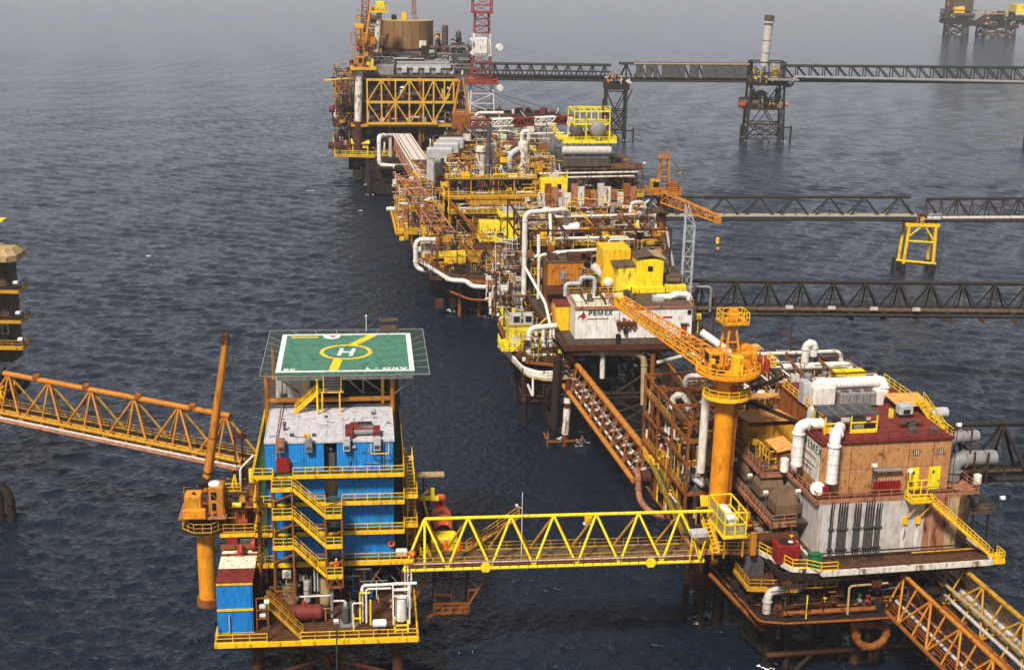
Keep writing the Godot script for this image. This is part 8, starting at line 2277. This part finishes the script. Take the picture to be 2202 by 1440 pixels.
	obj("skirt", g().tube(P(4.4, 48.6, -38), P(4.4, 50, -38), 11.7, 40), "rust", tk)
	obj("notice", g().box(9.4, 50.4, -27.6, 12.2, 53.2, -27.2), "white", tk)
	for k in 3:
		obj("roof_fitting", g().cbox(-1.4 + k * 4.0, 61, -34, 0.6 + k * 4.0, 63 + k % 2, -32, 0.1), ["grime_dark", "yellow", "steel"][k], tk)
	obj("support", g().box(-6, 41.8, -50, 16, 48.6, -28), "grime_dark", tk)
	lattice(thing("roof_mast", "slim lattice mast standing on the roof of the brown storage tank", "mast", P(8, 61, -38)), P(8, 61.5, -38), P(8, 72, -38), 1.6, 1.2, 1.6, 1.2, 6, "rust_pink", 0.2, 0.12, P(1, 0, 0))
	var cr := thing("far_crane", "yellow crane with rust-white pedestal at the far platform's seaward corner", "crane", P(-15.6, 22, -2))
	obj("pedestal", g().tube(P(-16.4, 22, -2), P(-15.6, 44, -2), 1.5, 14), "white_rusty", cr)
	obj("pedestal_foot", g().tube(P(-16.6, 10.8, -2), P(-16.4, 24, -2), 1.9, 12), "rust", cr)
	obj("ring", g().box(-19, 44, -6, -9, 45, 1.4), "truss_yellow", cr)
	obj("cab", g().cbox(-16.6, 45, -3, -13.8, 49, 0.6, 0.2), "bridge_orange", cr)
	obj("cab_window", g().box(-15.9, 46.6, 0.6, -14.5, 48.4, 0.7), "glass", cr)
	obj("machine", g().cbox(-12.8, 45, -5, -10, 48, -1, 0.2), "pale_yellow", cr)
	for q in [[-17.4, -1], [-13.4, -1], [-17.4, -5], [-13.4, -5]]:
		obj("gantry_leg", g().bar(P(q[0], 45, q[1]), P(-15.4 + (q[0] + 15.4) * 0.55, 60, -3 + (q[1] + 3) * 0.5), 0.45), "bridge_orange", cr)
	obj("gantry_head", g().cbox(-17, 59.4, -4.6, -13.6, 61, -1.6, 0.2), "truss_yellow", cr)
	obj("boom", g().bar(P(-14, 45.6, -8), P(-10.4, 67, -14), 0.8), "bridge_orange", cr)
	fuzz(cr, -19, 45, -6, -9.4, 60, 1, 351, 30, ["ochre", "rust_orange", "rust"], 1.8, "fittings")
	var st := thing("flare_riser", "tall white and rust stack with a yellow railed cap beside the brown tank", "stack", P(-8, 45, -15))
	obj("pipe", g().tube(P(-9.2, 42, -15), P(-7.0, 65, -15), 1.1, 12), "white_rusty", st)
	obj("cap_platform", g().box(-10.6, 64.8, -18, -3.8, 65.4, -12).rail([P(-10.4, 65.4, -12), P(-3.8, 65.4, -12)], 2.0, 1.2, 0.16), "yellow", st)
	obj("hut", g().cbox(-8.6, 65.4, -17, -4.8, 69, -13, 0.2), "pale_yellow", st)
	obj("side_boxes", g().cbox(-14.0, 54, -16, -10.4, 57, -13, 0.2).cbox(-11.6, 52.6, -15.4, -8.6, 55.4, -12.6, 0.2), "bridge_orange", st)
	lattice(st, P(-13.6, 42, -16), P(-12.4, 70, -16), 3.2, 2.4, 3.2, 2.4, 8, "rust_orange", 0.26, 0.15, P(1, 0, 0))
	var yk := thing("yellow_hut", "small yellow hut with pale roof on the far cellar deck's seaward edge", "cabin", P(-17, 11.4, -2))
	obj("walls", g().cbox(-18.6, 11.4, -6, -12.4, 15.4, -1.4, 0.1), "yellow", yk)
	obj("roof", g().obox(P(-15.5, 16.0, -3.6), P(3.6, 0, 0), P(0, 0.12, 0), P(0, -0.5, 2.9)), "lemon", yk)
	obj("opening", g().box(-18.0, 11.8, -1.4, -13, 13.6, -1.3), "opening", yk)
	single("far_red_winch", "dark red winch beside the small yellow hut on the far cellar deck", "winch", P(-22, 11.2, -3), g().cbox(-24, 11.4, -5, -20.4, 13.8, -2.6, 0.2).tube(P(-20.4, 12.6, -3.6), P(-19.2, 12.6, -3.6), 1.1, 12), "red")
	clutter(thing("far_cellar_gear", "rusty tanks and pipework along the far cellar deck under the yellow front", "pipework", P(0, 11.2, -8)), -24, 11.3, -40, 20, 21.6, -2, 75, 60, 6, 16, ["rust", "rust_dark", "white_rusty", "ochre", "brown_grey", "rust_pink"], 2.0)
	clutter(thing("far_seaward_gear", "rust-red gear and davits on the far platform's seaward flank", "pipework", P(-20, 22, -20)), -25, 22, -50, -14, 40, -6, 76, 36, 4, 12, ["rust", "red_brown", "ochre", "rust_dark", "white_rusty"], 1.8)
	obj("floor", g().box(-26, 21.6, -50, -14, 22, -4), "rust_dark", t)
	obj("outrigger", g().obox(P(-24, 39.4, -10), P(5, 0.4, 0), P(0, 0.2, 0), P(0, 0, 1)), "yellow", t)
	fuzz(t, -25, 11.3, -55, 22, 21.8, -1.5, 341, 130, ["rust_dark", "rust", "ochre", "brown_grey", "grime_dark"], 2.6)
	fuzz(t, -18, 1, -52, 20, 10.6, -4, 342, 90, ["rust_dark", "grime_dark", "rust_dark"], 4.0, "hung_bracing")
	fuzz(t, -25, 22, -55, -13.5, 43, -3, 343, 90, ["rust", "rust_dark", "ochre", "rust_orange"], 2.6)
	fuzz(t, 20, 22, -55, 27, 45, -2, 344, 70, ["rust_dark", "rust_orange", "brown_grey"], 2.6)
	fuzz(t, -14, 42, -40, 29, 50, -4, 345, 90, ["steel_dark", "brown_grey", "steel_light", "rust"], 2.2)
	fuzz(t, -16, 49, -34, -6, 66, -12, 346, 50, ["rust_orange", "ochre", "rust"], 2.4)
	jacket(t, [[0, 27], [0, 4], [-13, 4], [-13, 27]], 10.2, "rust_dark", 0.8, [0.5], 0.03)
	fuzz(t, -13, 1, 3, 2, 10.2, 28, 347, 60, ["rust_dark", "grime_dark", "rust"], 3.0, "hung_bracing")
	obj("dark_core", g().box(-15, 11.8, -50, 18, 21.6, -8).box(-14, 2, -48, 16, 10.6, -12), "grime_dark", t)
	obj("flank_house", g().cbox(-22, 22.2, -40, -15, 30, -10, 0.3), "rust_dark", t)
	var wl := thing("far_white_loop", "white pipe dropping in a square loop beside the head of the covered walkway", "pipe", P(-6, 10, 18))
	obj("pipe", g().path([P(3, 19.4, 6), P(-8.4, 21.4, 20), P(-9.4, 21.4, 26), P(-9.4, 11.4, 27), P(-3.6, 11.0, 27)], 0.8, 10, 1.6), "white", wl)
	obj("pipe", g().path([P(-4, 20, 4), P(-4, 11, 4)], 0.6, 10).path([P(-1.4, 20, 4), P(-1.4, 11, 4)], 0.6, 10), "wall_grey", wl)
	obj("landing", g().box(-10, 10.4, 0, 6, 11.0, 30), "rust_dark", wl)
	frame(0, -350, 7.5)
	var tw := thing("telecom_tower", "red and white banded lattice telecom tower with white dishes", "tower", P(6.2, 35, -140))
	var o := P(6.1, 35, -140)
	for q in [[0.0, 10.0, 8.4, 7.4, "white"], [10.0, 12.4, 10.0, 10.0, "tower_red"], [12.4, 19.4, 6.6, 6.0, "tower_red"], [19.4, 27.0, 6.0, 5.2, "white"], [27.0, 34.0, 5.2, 4.6, "tower_red"], [34.0, 41.0, 6.4, 6.4, "tower_red"]]:
		var seg := Node3D.new()
		seg.name = "section"
		tw.add_child(seg, true)
		base[seg] = base[tw]
		lattice(seg, o + P(0, q[0], 0), o + P(0, q[1], 0), q[2], q[3], q[2], q[3], 3, q[4], 0.22, 0.12, P(1, 0, 0))
	obj("platform", g().box(0.6, 45, -145.4, 11.6, 45.6, -134.6), "tower_red", tw)
	obj("platform", g().box(2.6, 68.6, -143.4, 9.6, 69.2, -136.6), "tower_red", tw)
	obj("equipment", g().cbox(3.4, 55.4, -137.4, 7.8, 60.6, -136.2, 0.3), "white", tw)
	for q in [[11.8, 57.4, -136.6, 1.3], [12.0, 43.8, -135, 1.2], [2.4, 55.4, -136, 0.7], [2.2, 60, -136, 0.6]]:
		obj("dish", g().tube(P(q[0], q[1], q[2]), P(q[0] + 0.2, q[1], q[2] + 0.8), q[3], 14, q[3] * 0.9), "white_clean", tw)
	obj("base", g().box(-2, 33.4, -148, 15, 35, -133), "rust_orange", tw)
	frames(thing("tower_base_frame", "orange-rust base frame carrying the red and white telecom tower", "frame", P(6, 0, -140)), -2, -4, -148, 15, 33.4, -133, 2, 1, [12, 22, 33], "rust_orange", 0.7)


# ---- long dark bridges, the lone supports, the stack platform and the horizon ones ----

func bridges() -> void:
	frame(0, 0, 0)
	var o := {"rc": 0.5, "rd": 0.3, "deck": "black_brown", "rail": "black_brown", "seg": 6, "style": "warren_post", "far": "grime_dark", "pipes": [[1.6, 1.4, 0.5, "brown_grey"], [0.4, 1.4, 0.4, "black_brown"]]}
	var a := thing("far_truss_bridge", "dark three-rail pipe bridge running from the telecom tower to the lone lattice support", "bridge", P(-12, 27, -690))
	truss(a, P(-20, 27.2, -692), P(46, 27.6, -690), 5, 7.4, 11, "black_brown", o)
	obj("middle_rail", g().tube(P(-20, 31.6, -689.4), P(46, 32, -687.4), 0.4, 6).tube(P(-20, 29.6, -689.4), P(46, 30, -687.4), 0.4, 6), "black_brown", a)
	var b := thing("panelled_truss_bridge", "dark bridge with grey sheeted windbreak panels between the lone support and the stack platform", "bridge", P(80, 27, -690))
	truss(b, P(50, 27.7, -690), P(113, 28.4, -690), 5, 8.2, 9, "black_brown", o)
	for q in [[58.0, 61.5], [62.8, 65.6], [66.4, 68.6], [70.5, 82.0], [84.0, 88.4], [90.2, 112.0]]:
		obj("sheet_panel", g().box(q[0], 29.6 + (q[0] - 50) * 0.011, -687.2, q[1], 35.6 + (q[0] - 50) * 0.011, -687.0), "steel_dark", b)
	obj("top_rail", g().bar(P(57, 36.2, -687), P(113, 36.9, -687), 0.7), "beige", b)
	var c := thing("far_bridge_outer", "thin dark pratt bridge leading from the stack platform out of sight", "bridge", P(130, 29, -690))
	var o3 := o.duplicate()
	o3.style = "pratt"
	truss(c, P(130, 29.0, -690), P(262, 30.2, -690), 5, 7.2, 20, "black_brown", o3)
	obj("grey_pipe", g().path([P(131, 27, -686), P(134, 27, -686), P(135, 31.2, -686), P(262, 30.6, -686)], 0.8, 8, 1.6), "steel", c)
	var s := thing("lone_support", "slender dark lattice bridge support with rusty cap standing alone in the sea", "support", P(48, 0, -681))
	jacket(s, [[53, -677], [53, -687], [43.4, -687], [43.4, -677]], 24.5, "black_brown", 0.6, [0.3, 0.62], 0.0, -5, 0.3)
	obj("cap", g().box(42.4, 24.5, -689, 54.4, 27.0, -676), "rust_dark", s)
	clutter(s, 43, 27.2, -688, 56, 32, -678, 80, 16, 0, 8, ["ochre", "rust_dark", "white_rusty", "grime_dark"], 2.0)
	obj("landing", g().tube(P(53, 5, -677), P(57, 5, -677), 0.35).tube(P(57, -4, -677), P(57, 6.4, -677), 0.4), "black_brown", s)
	obj("middle_ring", g().bar(P(43.4, 5.6, -676.6), P(53, 5.6, -676.6), 0.5).bar(P(43.4, 15.4, -676.6), P(53, 15.4, -676.6), 0.5), "black_brown", s)
	obj("raker", g().bar(P(53, 18, -678), P(56, 24.6, -680), 0.4), "black_brown", s)
	var f := thing("stack_platform", "small rust-dark flare platform on four braced legs carrying the white stack", "oil platform", P(122, 0, -690))
	jacket(f, [[130, -684], [130, -696], [114, -696], [114, -684]], 28, "black_brown", 0.55, [0.2, 0.4], 0.05, -5, 0.26)
	obj("deck", g().box(112, 27.6, -698, 132, 28.6, -682).box(111, 15.4, -697, 131, 16.2, -683), "rust_dark", f)
	frames(f, 114, 28, -696, 130, 38, -684, 2, 1, [32, 38], "black_brown", 0.5)
	clutter(f, 113, 16.2, -695, 129, 26, -684, 81, 40, 6, 14, ["rust_dark", "brown_grey", "ochre", "rust", "grime_dark", "steel"], 2.2)
	clutter(f, 113, 28.6, -696, 130, 38, -684, 82, 40, 5, 12, ["brown_grey", "ochre", "rust_dark", "steel", "pale_yellow"], 2.2)
	obj("helipad_like_roof", g().box(121, 30.0, -684, 136, 30.6, -679), "steel", f).name = "side_roof"
	obj("lifeboat_pod", g().vessel(P(109, 17.4, -685), P(111.5, 17.4, -685), 1.3, 12), "signal_red", f)
	for q in [[110, -683], [134.4, -683]]:
		obj("fender_post", g().tube(P(q[0], -4, q[1]), P(q[0], 8, q[1]), 0.5, 8).tube(P(q[0], 7, q[1]), P(122 + (q[0] - 122) * 0.7, 7, -684), 0.35, 8), "black_brown", f)
	obj("lower_ring", g().bar(P(113.4, 8.6, -683.6), P(130.6, 8.6, -683.6), 0.7), "rust", f)
	var ch := thing("white_stack", "tall pale stack with dark rim standing on the small flare platform", "stack", P(121, 38, -690))
	obj("shaft", g().tube(P(120.6, 36, -690), P(121.6, 59, -690), 2.1, 20), "wall_grey", ch)
	obj("rim", g().tube(P(121.6, 57.4, -690), P(121.7, 60.0, -690), 2.4, 20), "brown_grey", ch)
	obj("collar", g().tube(P(121.5, 56.4, -690), P(121.5, 57.2, -690), 3.0, 20), "steel_light", ch)
	for y in [42.0, 48.0]:
		obj("band", g().tube(P(121, y, -690), P(121, y + 0.4, -690), 2.25, 20), "steel", ch)
	var m := thing("middle_truss_bridge", "long brown warren truss bridge behind the orange platform crane", "bridge", P(34, 14, -408))
	var o4 := {"delta": true, "rc": 0.46, "rd": 0.24, "deck": "black_brown", "seg": 6, "far": "black_brown", "inset": 2.0, "pipes": [[2.0, 0.9, 0.4, "steel"], [0.6, 0.9, 0.5, "beige"], [-0.8, 0.8, 0.4, "brown_grey"]]}
	truss(m, P(26, 14.0, -408), P(119, 15.6, -408), 4.6, 6.3, 9, "black_brown", o4)
	for x in [62.0, 83.0, 93.0]:
		obj("lamp_post", g().tube(P(x, 15, -406), P(x, 18, -406), 0.12, 6), "grime_dark", m)
	var m2 := thing("middle_bridge_outer", "brown truss bridge running on beyond the yellow support frame", "bridge", P(124, 15, -408))
	truss(m2, P(121.6, 15.4, -407), P(176, 16.6, -407), 4.6, 6.2, 12, "black_brown", {"delta": true, "rc": 0.42, "rd": 0.2, "deck": "black_brown", "seg": 6, "far": "brown_grey", "style": "alternate", "pipes": [[2.2, 0.9, 0.5, "wall_grey"], [0.6, 0.9, 0.5, "brown_grey"]]})
	var y := thing("yellow_support", "yellow two-legged portal support standing in the sea under the brown bridges", "support", P(120, 0, -408))
	for q in [[115.8, -404.4], [124.6, -404.4], [115.8, -410], [124.6, -410]]:
		obj("leg", g().tube(P(q[0], 2.4, q[1]), P(q[0] + (0.8 if q[0] < 120 else -0.2), 14.4, q[1]), 0.5, 10), "yellow", y)
		obj("pile", g().tube(P(q[0], -5, q[1]), P(q[0], 2.6, q[1]), 0.7, 10), "black", y)
		obj("pile", g().tube(P(q[0], 1.6, q[1]), P(q[0] + (2.0 if q[0] < 120 else -2.2), -3, q[1] + 0.6), 0.35, 8), "black", y)
	obj("head", g().bar(P(115.4, 14.2, -404.4), P(125.4, 14.2, -404.4), 0.9).bar(P(115.4, 14.2, -410), P(125.4, 14.2, -410), 0.9).bar(P(116, 14.2, -404), P(116, 14.2, -410), 0.7).bar(P(125, 14.2, -404), P(125, 14.2, -410), 0.7), "yellow", y)
	obj("brace", g().tube(P(117, 11, -404.4), P(120.4, 14, -404.4), 0.3).tube(P(124.2, 9.4, -404.4), P(121, 14, -404.4), 0.3).tube(P(116.4, 9.4, -404.4), P(124.4, 9.0, -404.4), 0.3), "pale_yellow", y)
	obj("foot_beam", g().tube(P(112.8, 3.6, -404.4), P(125.4, 2.6, -404.4), 0.4, 8), "yellow", y)
	obj("foot_walk", g().bar(P(119.6, 2.4, -405), P(125.4, 1.8, -405), 0.5), "rust_pink", y)
	obj("fender", g().tube(P(112.6, -3, -404.4), P(112.9, 4.4, -404.4), 0.6, 8), "black", y)
	clutter(y, 119, 14.7, -410, 125.6, 18, -404, 83, 10, 0, 6, ["yellow", "ochre", "steel", "rust"], 1.4)
	ladder(y, P(126, 0, -404), P(126, 15, -404), 1.2, "rust_dark")
	var n := thing("near_truss_bridge", "long dark truss bridge with bracket feet just beyond the white block", "bridge", P(36, 17, -290))
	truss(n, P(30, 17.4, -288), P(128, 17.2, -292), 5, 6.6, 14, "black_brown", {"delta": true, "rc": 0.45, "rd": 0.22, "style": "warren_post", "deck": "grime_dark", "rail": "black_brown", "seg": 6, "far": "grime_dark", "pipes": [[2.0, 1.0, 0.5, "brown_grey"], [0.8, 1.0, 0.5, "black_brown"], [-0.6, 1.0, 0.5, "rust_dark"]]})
	for k in 6:
		obj("bracket_foot", g().side([[-0.8, 0], [0.9, -1.3], [0.9, 0]], P(72 + k * 7.0, 16.8, -288.2), Vector3.RIGHT, Vector3.UP, P(0, 0, 0.5)), "rust", n)
	for k in 4:
		obj("pipe_shoe", g().box(58 + k * 9.0, 18.6, -287.0, 59.6 + k * 9.0, 19.3, -286.6), "wall_grey", n)
	obj("gooseneck", g().path([P(37.5, 17, -285.4), P(37.5, 23.4, -285.4), P(41.8, 23.4, -285.4), P(41.8, 18, -285.4)], 0.3, 8, 1.0), "steel", n)
	frame(51, -164.8, 10.5)
	var r := thing("machinery_side_bridge", "dark truss bridge leaving the tan machinery house past the grey exhaust ducts", "bridge", P(11, 22, -14))
	truss(r, P(9.5, 22.4, -15), P(45, 22.4, -13), 4.4, 7.4, 5, "black_brown", {"delta": true, "rc": 0.42, "rd": 0.24, "style": "warren_post", "deck": "black_brown", "rail": "black_brown", "far": "grime_dark", "pipes": [[1.4, 0.9, 0.3, "brown_grey"]]})
	# the two bridges leaving at the lower corner
	var l1 := thing("corner_truss_bridge", "rust-orange truss bridge with a white rail pipe passing under the machinery platform's deck", "bridge", P(1, 10, 5))
	truss(l1, P(0.4, 9.6, -16), P(2.4, 9.2, 46), 4.6, 4.8, 17, "bridge_orange", {"delta": true, "rc": 0.3, "rd": 0.16, "style": "alternate", "deck": "rust", "dw": 3.4, "rail": "rust_orange", "far": "rust_orange", "bottom": "rust_orange", "pipes": [[-2.6, 2.2, 0.22, "white"], [-1.2, 0.8, 0.2, "rust_pink"], [0.3, 0.7, 0.24, "wall_grey"], [1.4, 0.7, 0.2, "red_brown"]]})
	var l2 := thing("corner_pipe_bridge", "ochre-railed pipe bridge of many pale pipes beside the rust-orange truss bridge", "bridge", P(9, 10, 5))
	truss(l2, P(9.2, 9.4, -16), P(10.6, 9.2, 46), 5.2, 5.0, 13, "ochre", {"delta": true, "rc": 0.34, "rd": 0.16, "style": "alternate", "far": "bridge_orange", "bottom": "rust_orange", "top_ties": false, "pipes": [[-1.9, 1.0, 0.34, "beige"], [-0.9, 1.0, 0.36, "wall_grey"], [0.1, 1.0, 0.36, "beige"], [1.1, 1.0, 0.34, "beige"], [2.0, 1.1, 0.26, "wall_grey"], [2.0, 2.6, 0.26, "beige"]]})
	# the bridge to the platform at the picture's left border
	frame(0, 0, 0)
	var lb := thing("orange_truss_bridge", "ochre-orange truss bridge from the blue block to the dark grey tower platform", "bridge", P(-60, 17, -205))
	truss(lb, P(-85.2, 17.3, -216.6), P(-38.6, 17.4, -194.6), 5, 6.8, 6, "bridge_orange", {"delta": true, "rt": 0.46, "rc": 0.36, "rd": 0.19, "style": "warren_post", "inset": 3.4, "deck": "rust_dark", "dw": 4.0, "rail": "ochre", "bottom": "ochre", "far": "ochre", "pipes": [[2.3, 0.9, 0.3, "ochre"], [2.7, 0.2, 0.22, "wall_grey"], [2.9, -0.2, 0.22, "rust_pink"], [1.2, 0.8, 0.3, "ochre"]]})
	for k in 4:
		var p := P(-85.2, 17.3, -216.6).lerp(P(-38.6, 17.4, -194.6), 0.2 + k * 0.2)
		obj("top_box", g().cbox(p.x - 0.6, p.y + 6.9, p.z - 0.6, p.x + 0.6, p.y + 7.7, p.z + 0.6, 0.2), "rust_orange", lb)
	obj("bearing", g().cbox(-41, 14.6, -198, -38, 17.2, -193, 0.2), "rust_dark", lb)
	var p2 := thing("grey_tower_platform", "dark grey-brown tower with yellow-edged galleries at the far end of the orange truss bridge", "building", P(-92, 0, -228))
	obj("tower", g().cbox(-104, 22, -233, -85.2, 40.4, -228, 0.2), "brown_grey", p2)
	obj("roof_slab", g().cbox(-104, 40.2, -232, -82.6, 42.2, -225, 1.0), "beige", p2)
	obj("window", g().box(-86.8, 27.0, -228, -85.6, 28.8, -227.9), "wall_grey", p2)
	obj("pane", g().box(-86.6, 27.2, -227.9, -85.8, 28.6, -227.85), "glass", p2)
	for gy in [25.6, 30.2, 35.4]:
		var gl := obj("gallery", g().box(-104, gy - 0.3, -228, -82.4, gy, -225), "rust_dark", p2)
		obj("edge_beam", g().bar(P(-104, gy - 0.2, -225), P(-82.4, gy - 0.2, -225), 0.2, 0.55).bar(P(-82.4, gy - 0.2, -230), P(-82.4, gy - 0.2, -225), 0.2, 0.55), "ochre", gl)
		obj("railing", g().rail([P(-104, gy, -225.1), P(-82.5, gy, -225.1), P(-82.5, gy, -230)], 1.1, 1.6, 0.08), "rust_dark" if gy > 26 else "ochre", gl)
		obj("white_lamp", g().cbox(-83.3, gy + 0.9, -226, -82.5, gy + 1.5, -225.2, 0.1), "white_clean", gl)
	obj("mast_arm", g().box(-88, 46.8, -228, -84.4, 47.1, -226), "lemon", p2)
	obj("mast", g().tube(P(-87.6, 42.2, -227), P(-87.6, 46.9, -227), 0.12), "yellow", p2)
	obj("under_deck", g().box(-112, 15.4, -236, -85.6, 17, -219), "rust_dark", p2)
	clutter(p2, -100, 17, -232, -84, 22.5, -216, 90, 26, 3, 10, ["ochre", "rust_dark", "rust", "yellow", "bridge_orange"], 1.4)
	obj("underframe", g().bar(P(-86, 21.8, -226), P(-88, 17.2, -222), 0.4).bar(P(-84.6, 21.8, -226), P(-84.6, 17, -220), 0.4), "rust_dark", p2)
	jacket(p2, [[-97, -222], [-97, -234], [-110, -234], [-110, -222]], 15.4, "rust_dark", 0.8, [0.5], 0.04)
	var rp := thing("bent_riser_pair", "dark bent riser pipes rising from the sea like upturned hooks", "riser", P(-82.6, 0, -212))
	obj("pipe", g().path([P(-81.4, -4, -211.6), P(-81.8, 4.6, -212), P(-84.6, 6.6, -212.6), P(-90, 6.6, -213)], 0.75, 12, 2.2), "rust_dark", rp)
	obj("pipe", g().path([P(-83.6, -4, -212.6), P(-83.8, 5.4, -213), P(-88, 6.0, -213.6)], 0.6, 12, 2.0), "rust_dark", rp)
	# platforms on the horizon
	var h := thing("horizon_platform", "hazy far platform with yellow upper boxes on four legs near the horizon", "oil platform", P(480, 0, -1560))
	jacket(h, [[490, -1552], [490, -1570], [470, -1570], [470, -1552]], 14, "brown_grey", 1.3, [0.5], 0.02, -5, 0.7)
	obj("deck", g().box(464, 13, -1572, 494, 18, -1548), "rust_dark", h)
	obj("module", g().box(467, 20, -1570, 492, 26, -1550).box(468, 28, -1570, 494, 42, -1554), "brown_grey", h)
	obj("module", g().box(472, 23, -1549, 483, 31, -1547).box(478, 21, -1548, 484, 25, -1546), "yellow", h)
	obj("deck", g().box(463, 19, -1572, 496, 20, -1547).box(463, 27, -1572, 497, 28, -1547), "brown_grey", h)
	obj("side_tank", g().vessel(P(461, 24, -1556), P(465, 24, -1556), 3.2, 12), "steel_dark", h)
	obj("gangway", g().obox(P(501, 17, -1555), P(8, 5, 0), P(-0.6, 1.2, 0), P(0, 0, 3)), "rust", h)
	clutter(h, 465, 20, -1560, 492, 44, -1546, 91, 40, 4, 14, ["steel_light", "rust", "ochre", "brown_grey", "white_rusty"], 3.4)
	var hb := thing("horizon_bridge_platform", "low hazy brown platform joined by a thin bridge to the horizon platform with yellow boxes", "oil platform", P(530, 0, -1580))
	obj("bridge", g().bar(P(495, 24, -1562), P(545, 24, -1570), 2, 1.2).bar(P(495, 27, -1562), P(545, 27, -1570), 0.8), "beige", hb)
	obj("deck", g().box(508, 9, -1600, 548, 12, -1560).box(524, 19, -1600, 575, 21, -1560), "rust_dark", hb)
	clutter(hb, 509, 12, -1590, 572, 26, -1560, 92, 60, 8, 30, ["brown_grey", "beige", "rust_dark", "rust", "steel_dark"], 4.0)
	jacket(hb, [[545, -1562], [545, -1590], [512, -1590], [512, -1562]], 10, "brown_grey", 1.2, [0.5], 0.02, -5, 0.7)
	obj("module", g().box(545, 21, -1590, 575, 34, -1566), "pale_yellow", hb)
	obj("module", g().box(534, 21, -1590, 545, 26, -1566), "rust_dark", hb)
	obj("white_roof", g().box(543, 24, -1564, 572, 25.4, -1558), "white", hb)
	var ep := thing("edge_pile", "dark lone pile in the sea beyond the stack platform", "pile", P(252, 0, -700))
	obj("pile", g().tube(P(245, -4, -672), P(245, 9, -672), 0.7, 8), "black_brown", ep)
	# white water where the legs stand
	var foam := g()
	var rng := RandomNumberGenerator.new()
	rng.seed = 12
	for q in feet:
		if q[0].z < -900:
			continue
		for k in 12:
			var a3 := rng.randf() * TAU
			var d3: float = q[1] * rng.randf_range(1.0, 1.9)
			var e3 := rng.randf_range(0.05, 0.2)
			foam.obox(P(q[0].x + cos(a3) * d3, 0.25 + rng.randf() * 0.15, q[0].z + sin(a3) * d3), P(e3 * 1.8, 0, e3 * 0.5), P(0, 0.03, 0), P(-e3 * 0.3, 0, e3 * 0.7))
	for k in 13:
		var fx := rng.randf_range(-120, 40)
		var fz := rng.randf_range(-620, -230)
		for j in 7:
			var e3 := rng.randf_range(0.05, 0.15)
			foam.obox(P(fx + rng.randf_range(-1.2, 1.2), 0.45, fz + rng.randf_range(-0.4, 0.4)), P(e3 * 2.4, 0, e3 * 0.4), P(0, 0.03, 0), P(0, 0, e3 * 0.8))
	for q in [[27.0, -180.2, 0.8], [28.8, -181.8, 0.6], [13.6, -252, 1.4], [-6, -345, 1.5], [3, -336, 1.2], [24, -331, 1.4], [-10, -351, 1.0]]:
		for k in 26:
			var a2 := rng.randf() * TAU
			var dd: float = q[2] * sqrt(rng.randf()) * 1.3
			var spot := P(q[0] + cos(a2) * dd, 0.3 + rng.randf() * 0.12, q[1] + sin(a2) * dd * 1.5)
			var e := rng.randf_range(0.04, 0.13)
			foam.obox(spot, P(e * 1.6, rng.randf_range(-0.05, 0.05), e * 0.3), P(0, 0.03, 0), P(-e * 0.2, 0.02, e * 0.7))
	single("foam", "white water breaking round the rusty legs", "foam", P(27, 0, -180), foam, "foam", "", "stuff")


func build_all() -> void:
	quarters()
	machinery()
	middle()
	crowded()
	far_head()
	bridges()
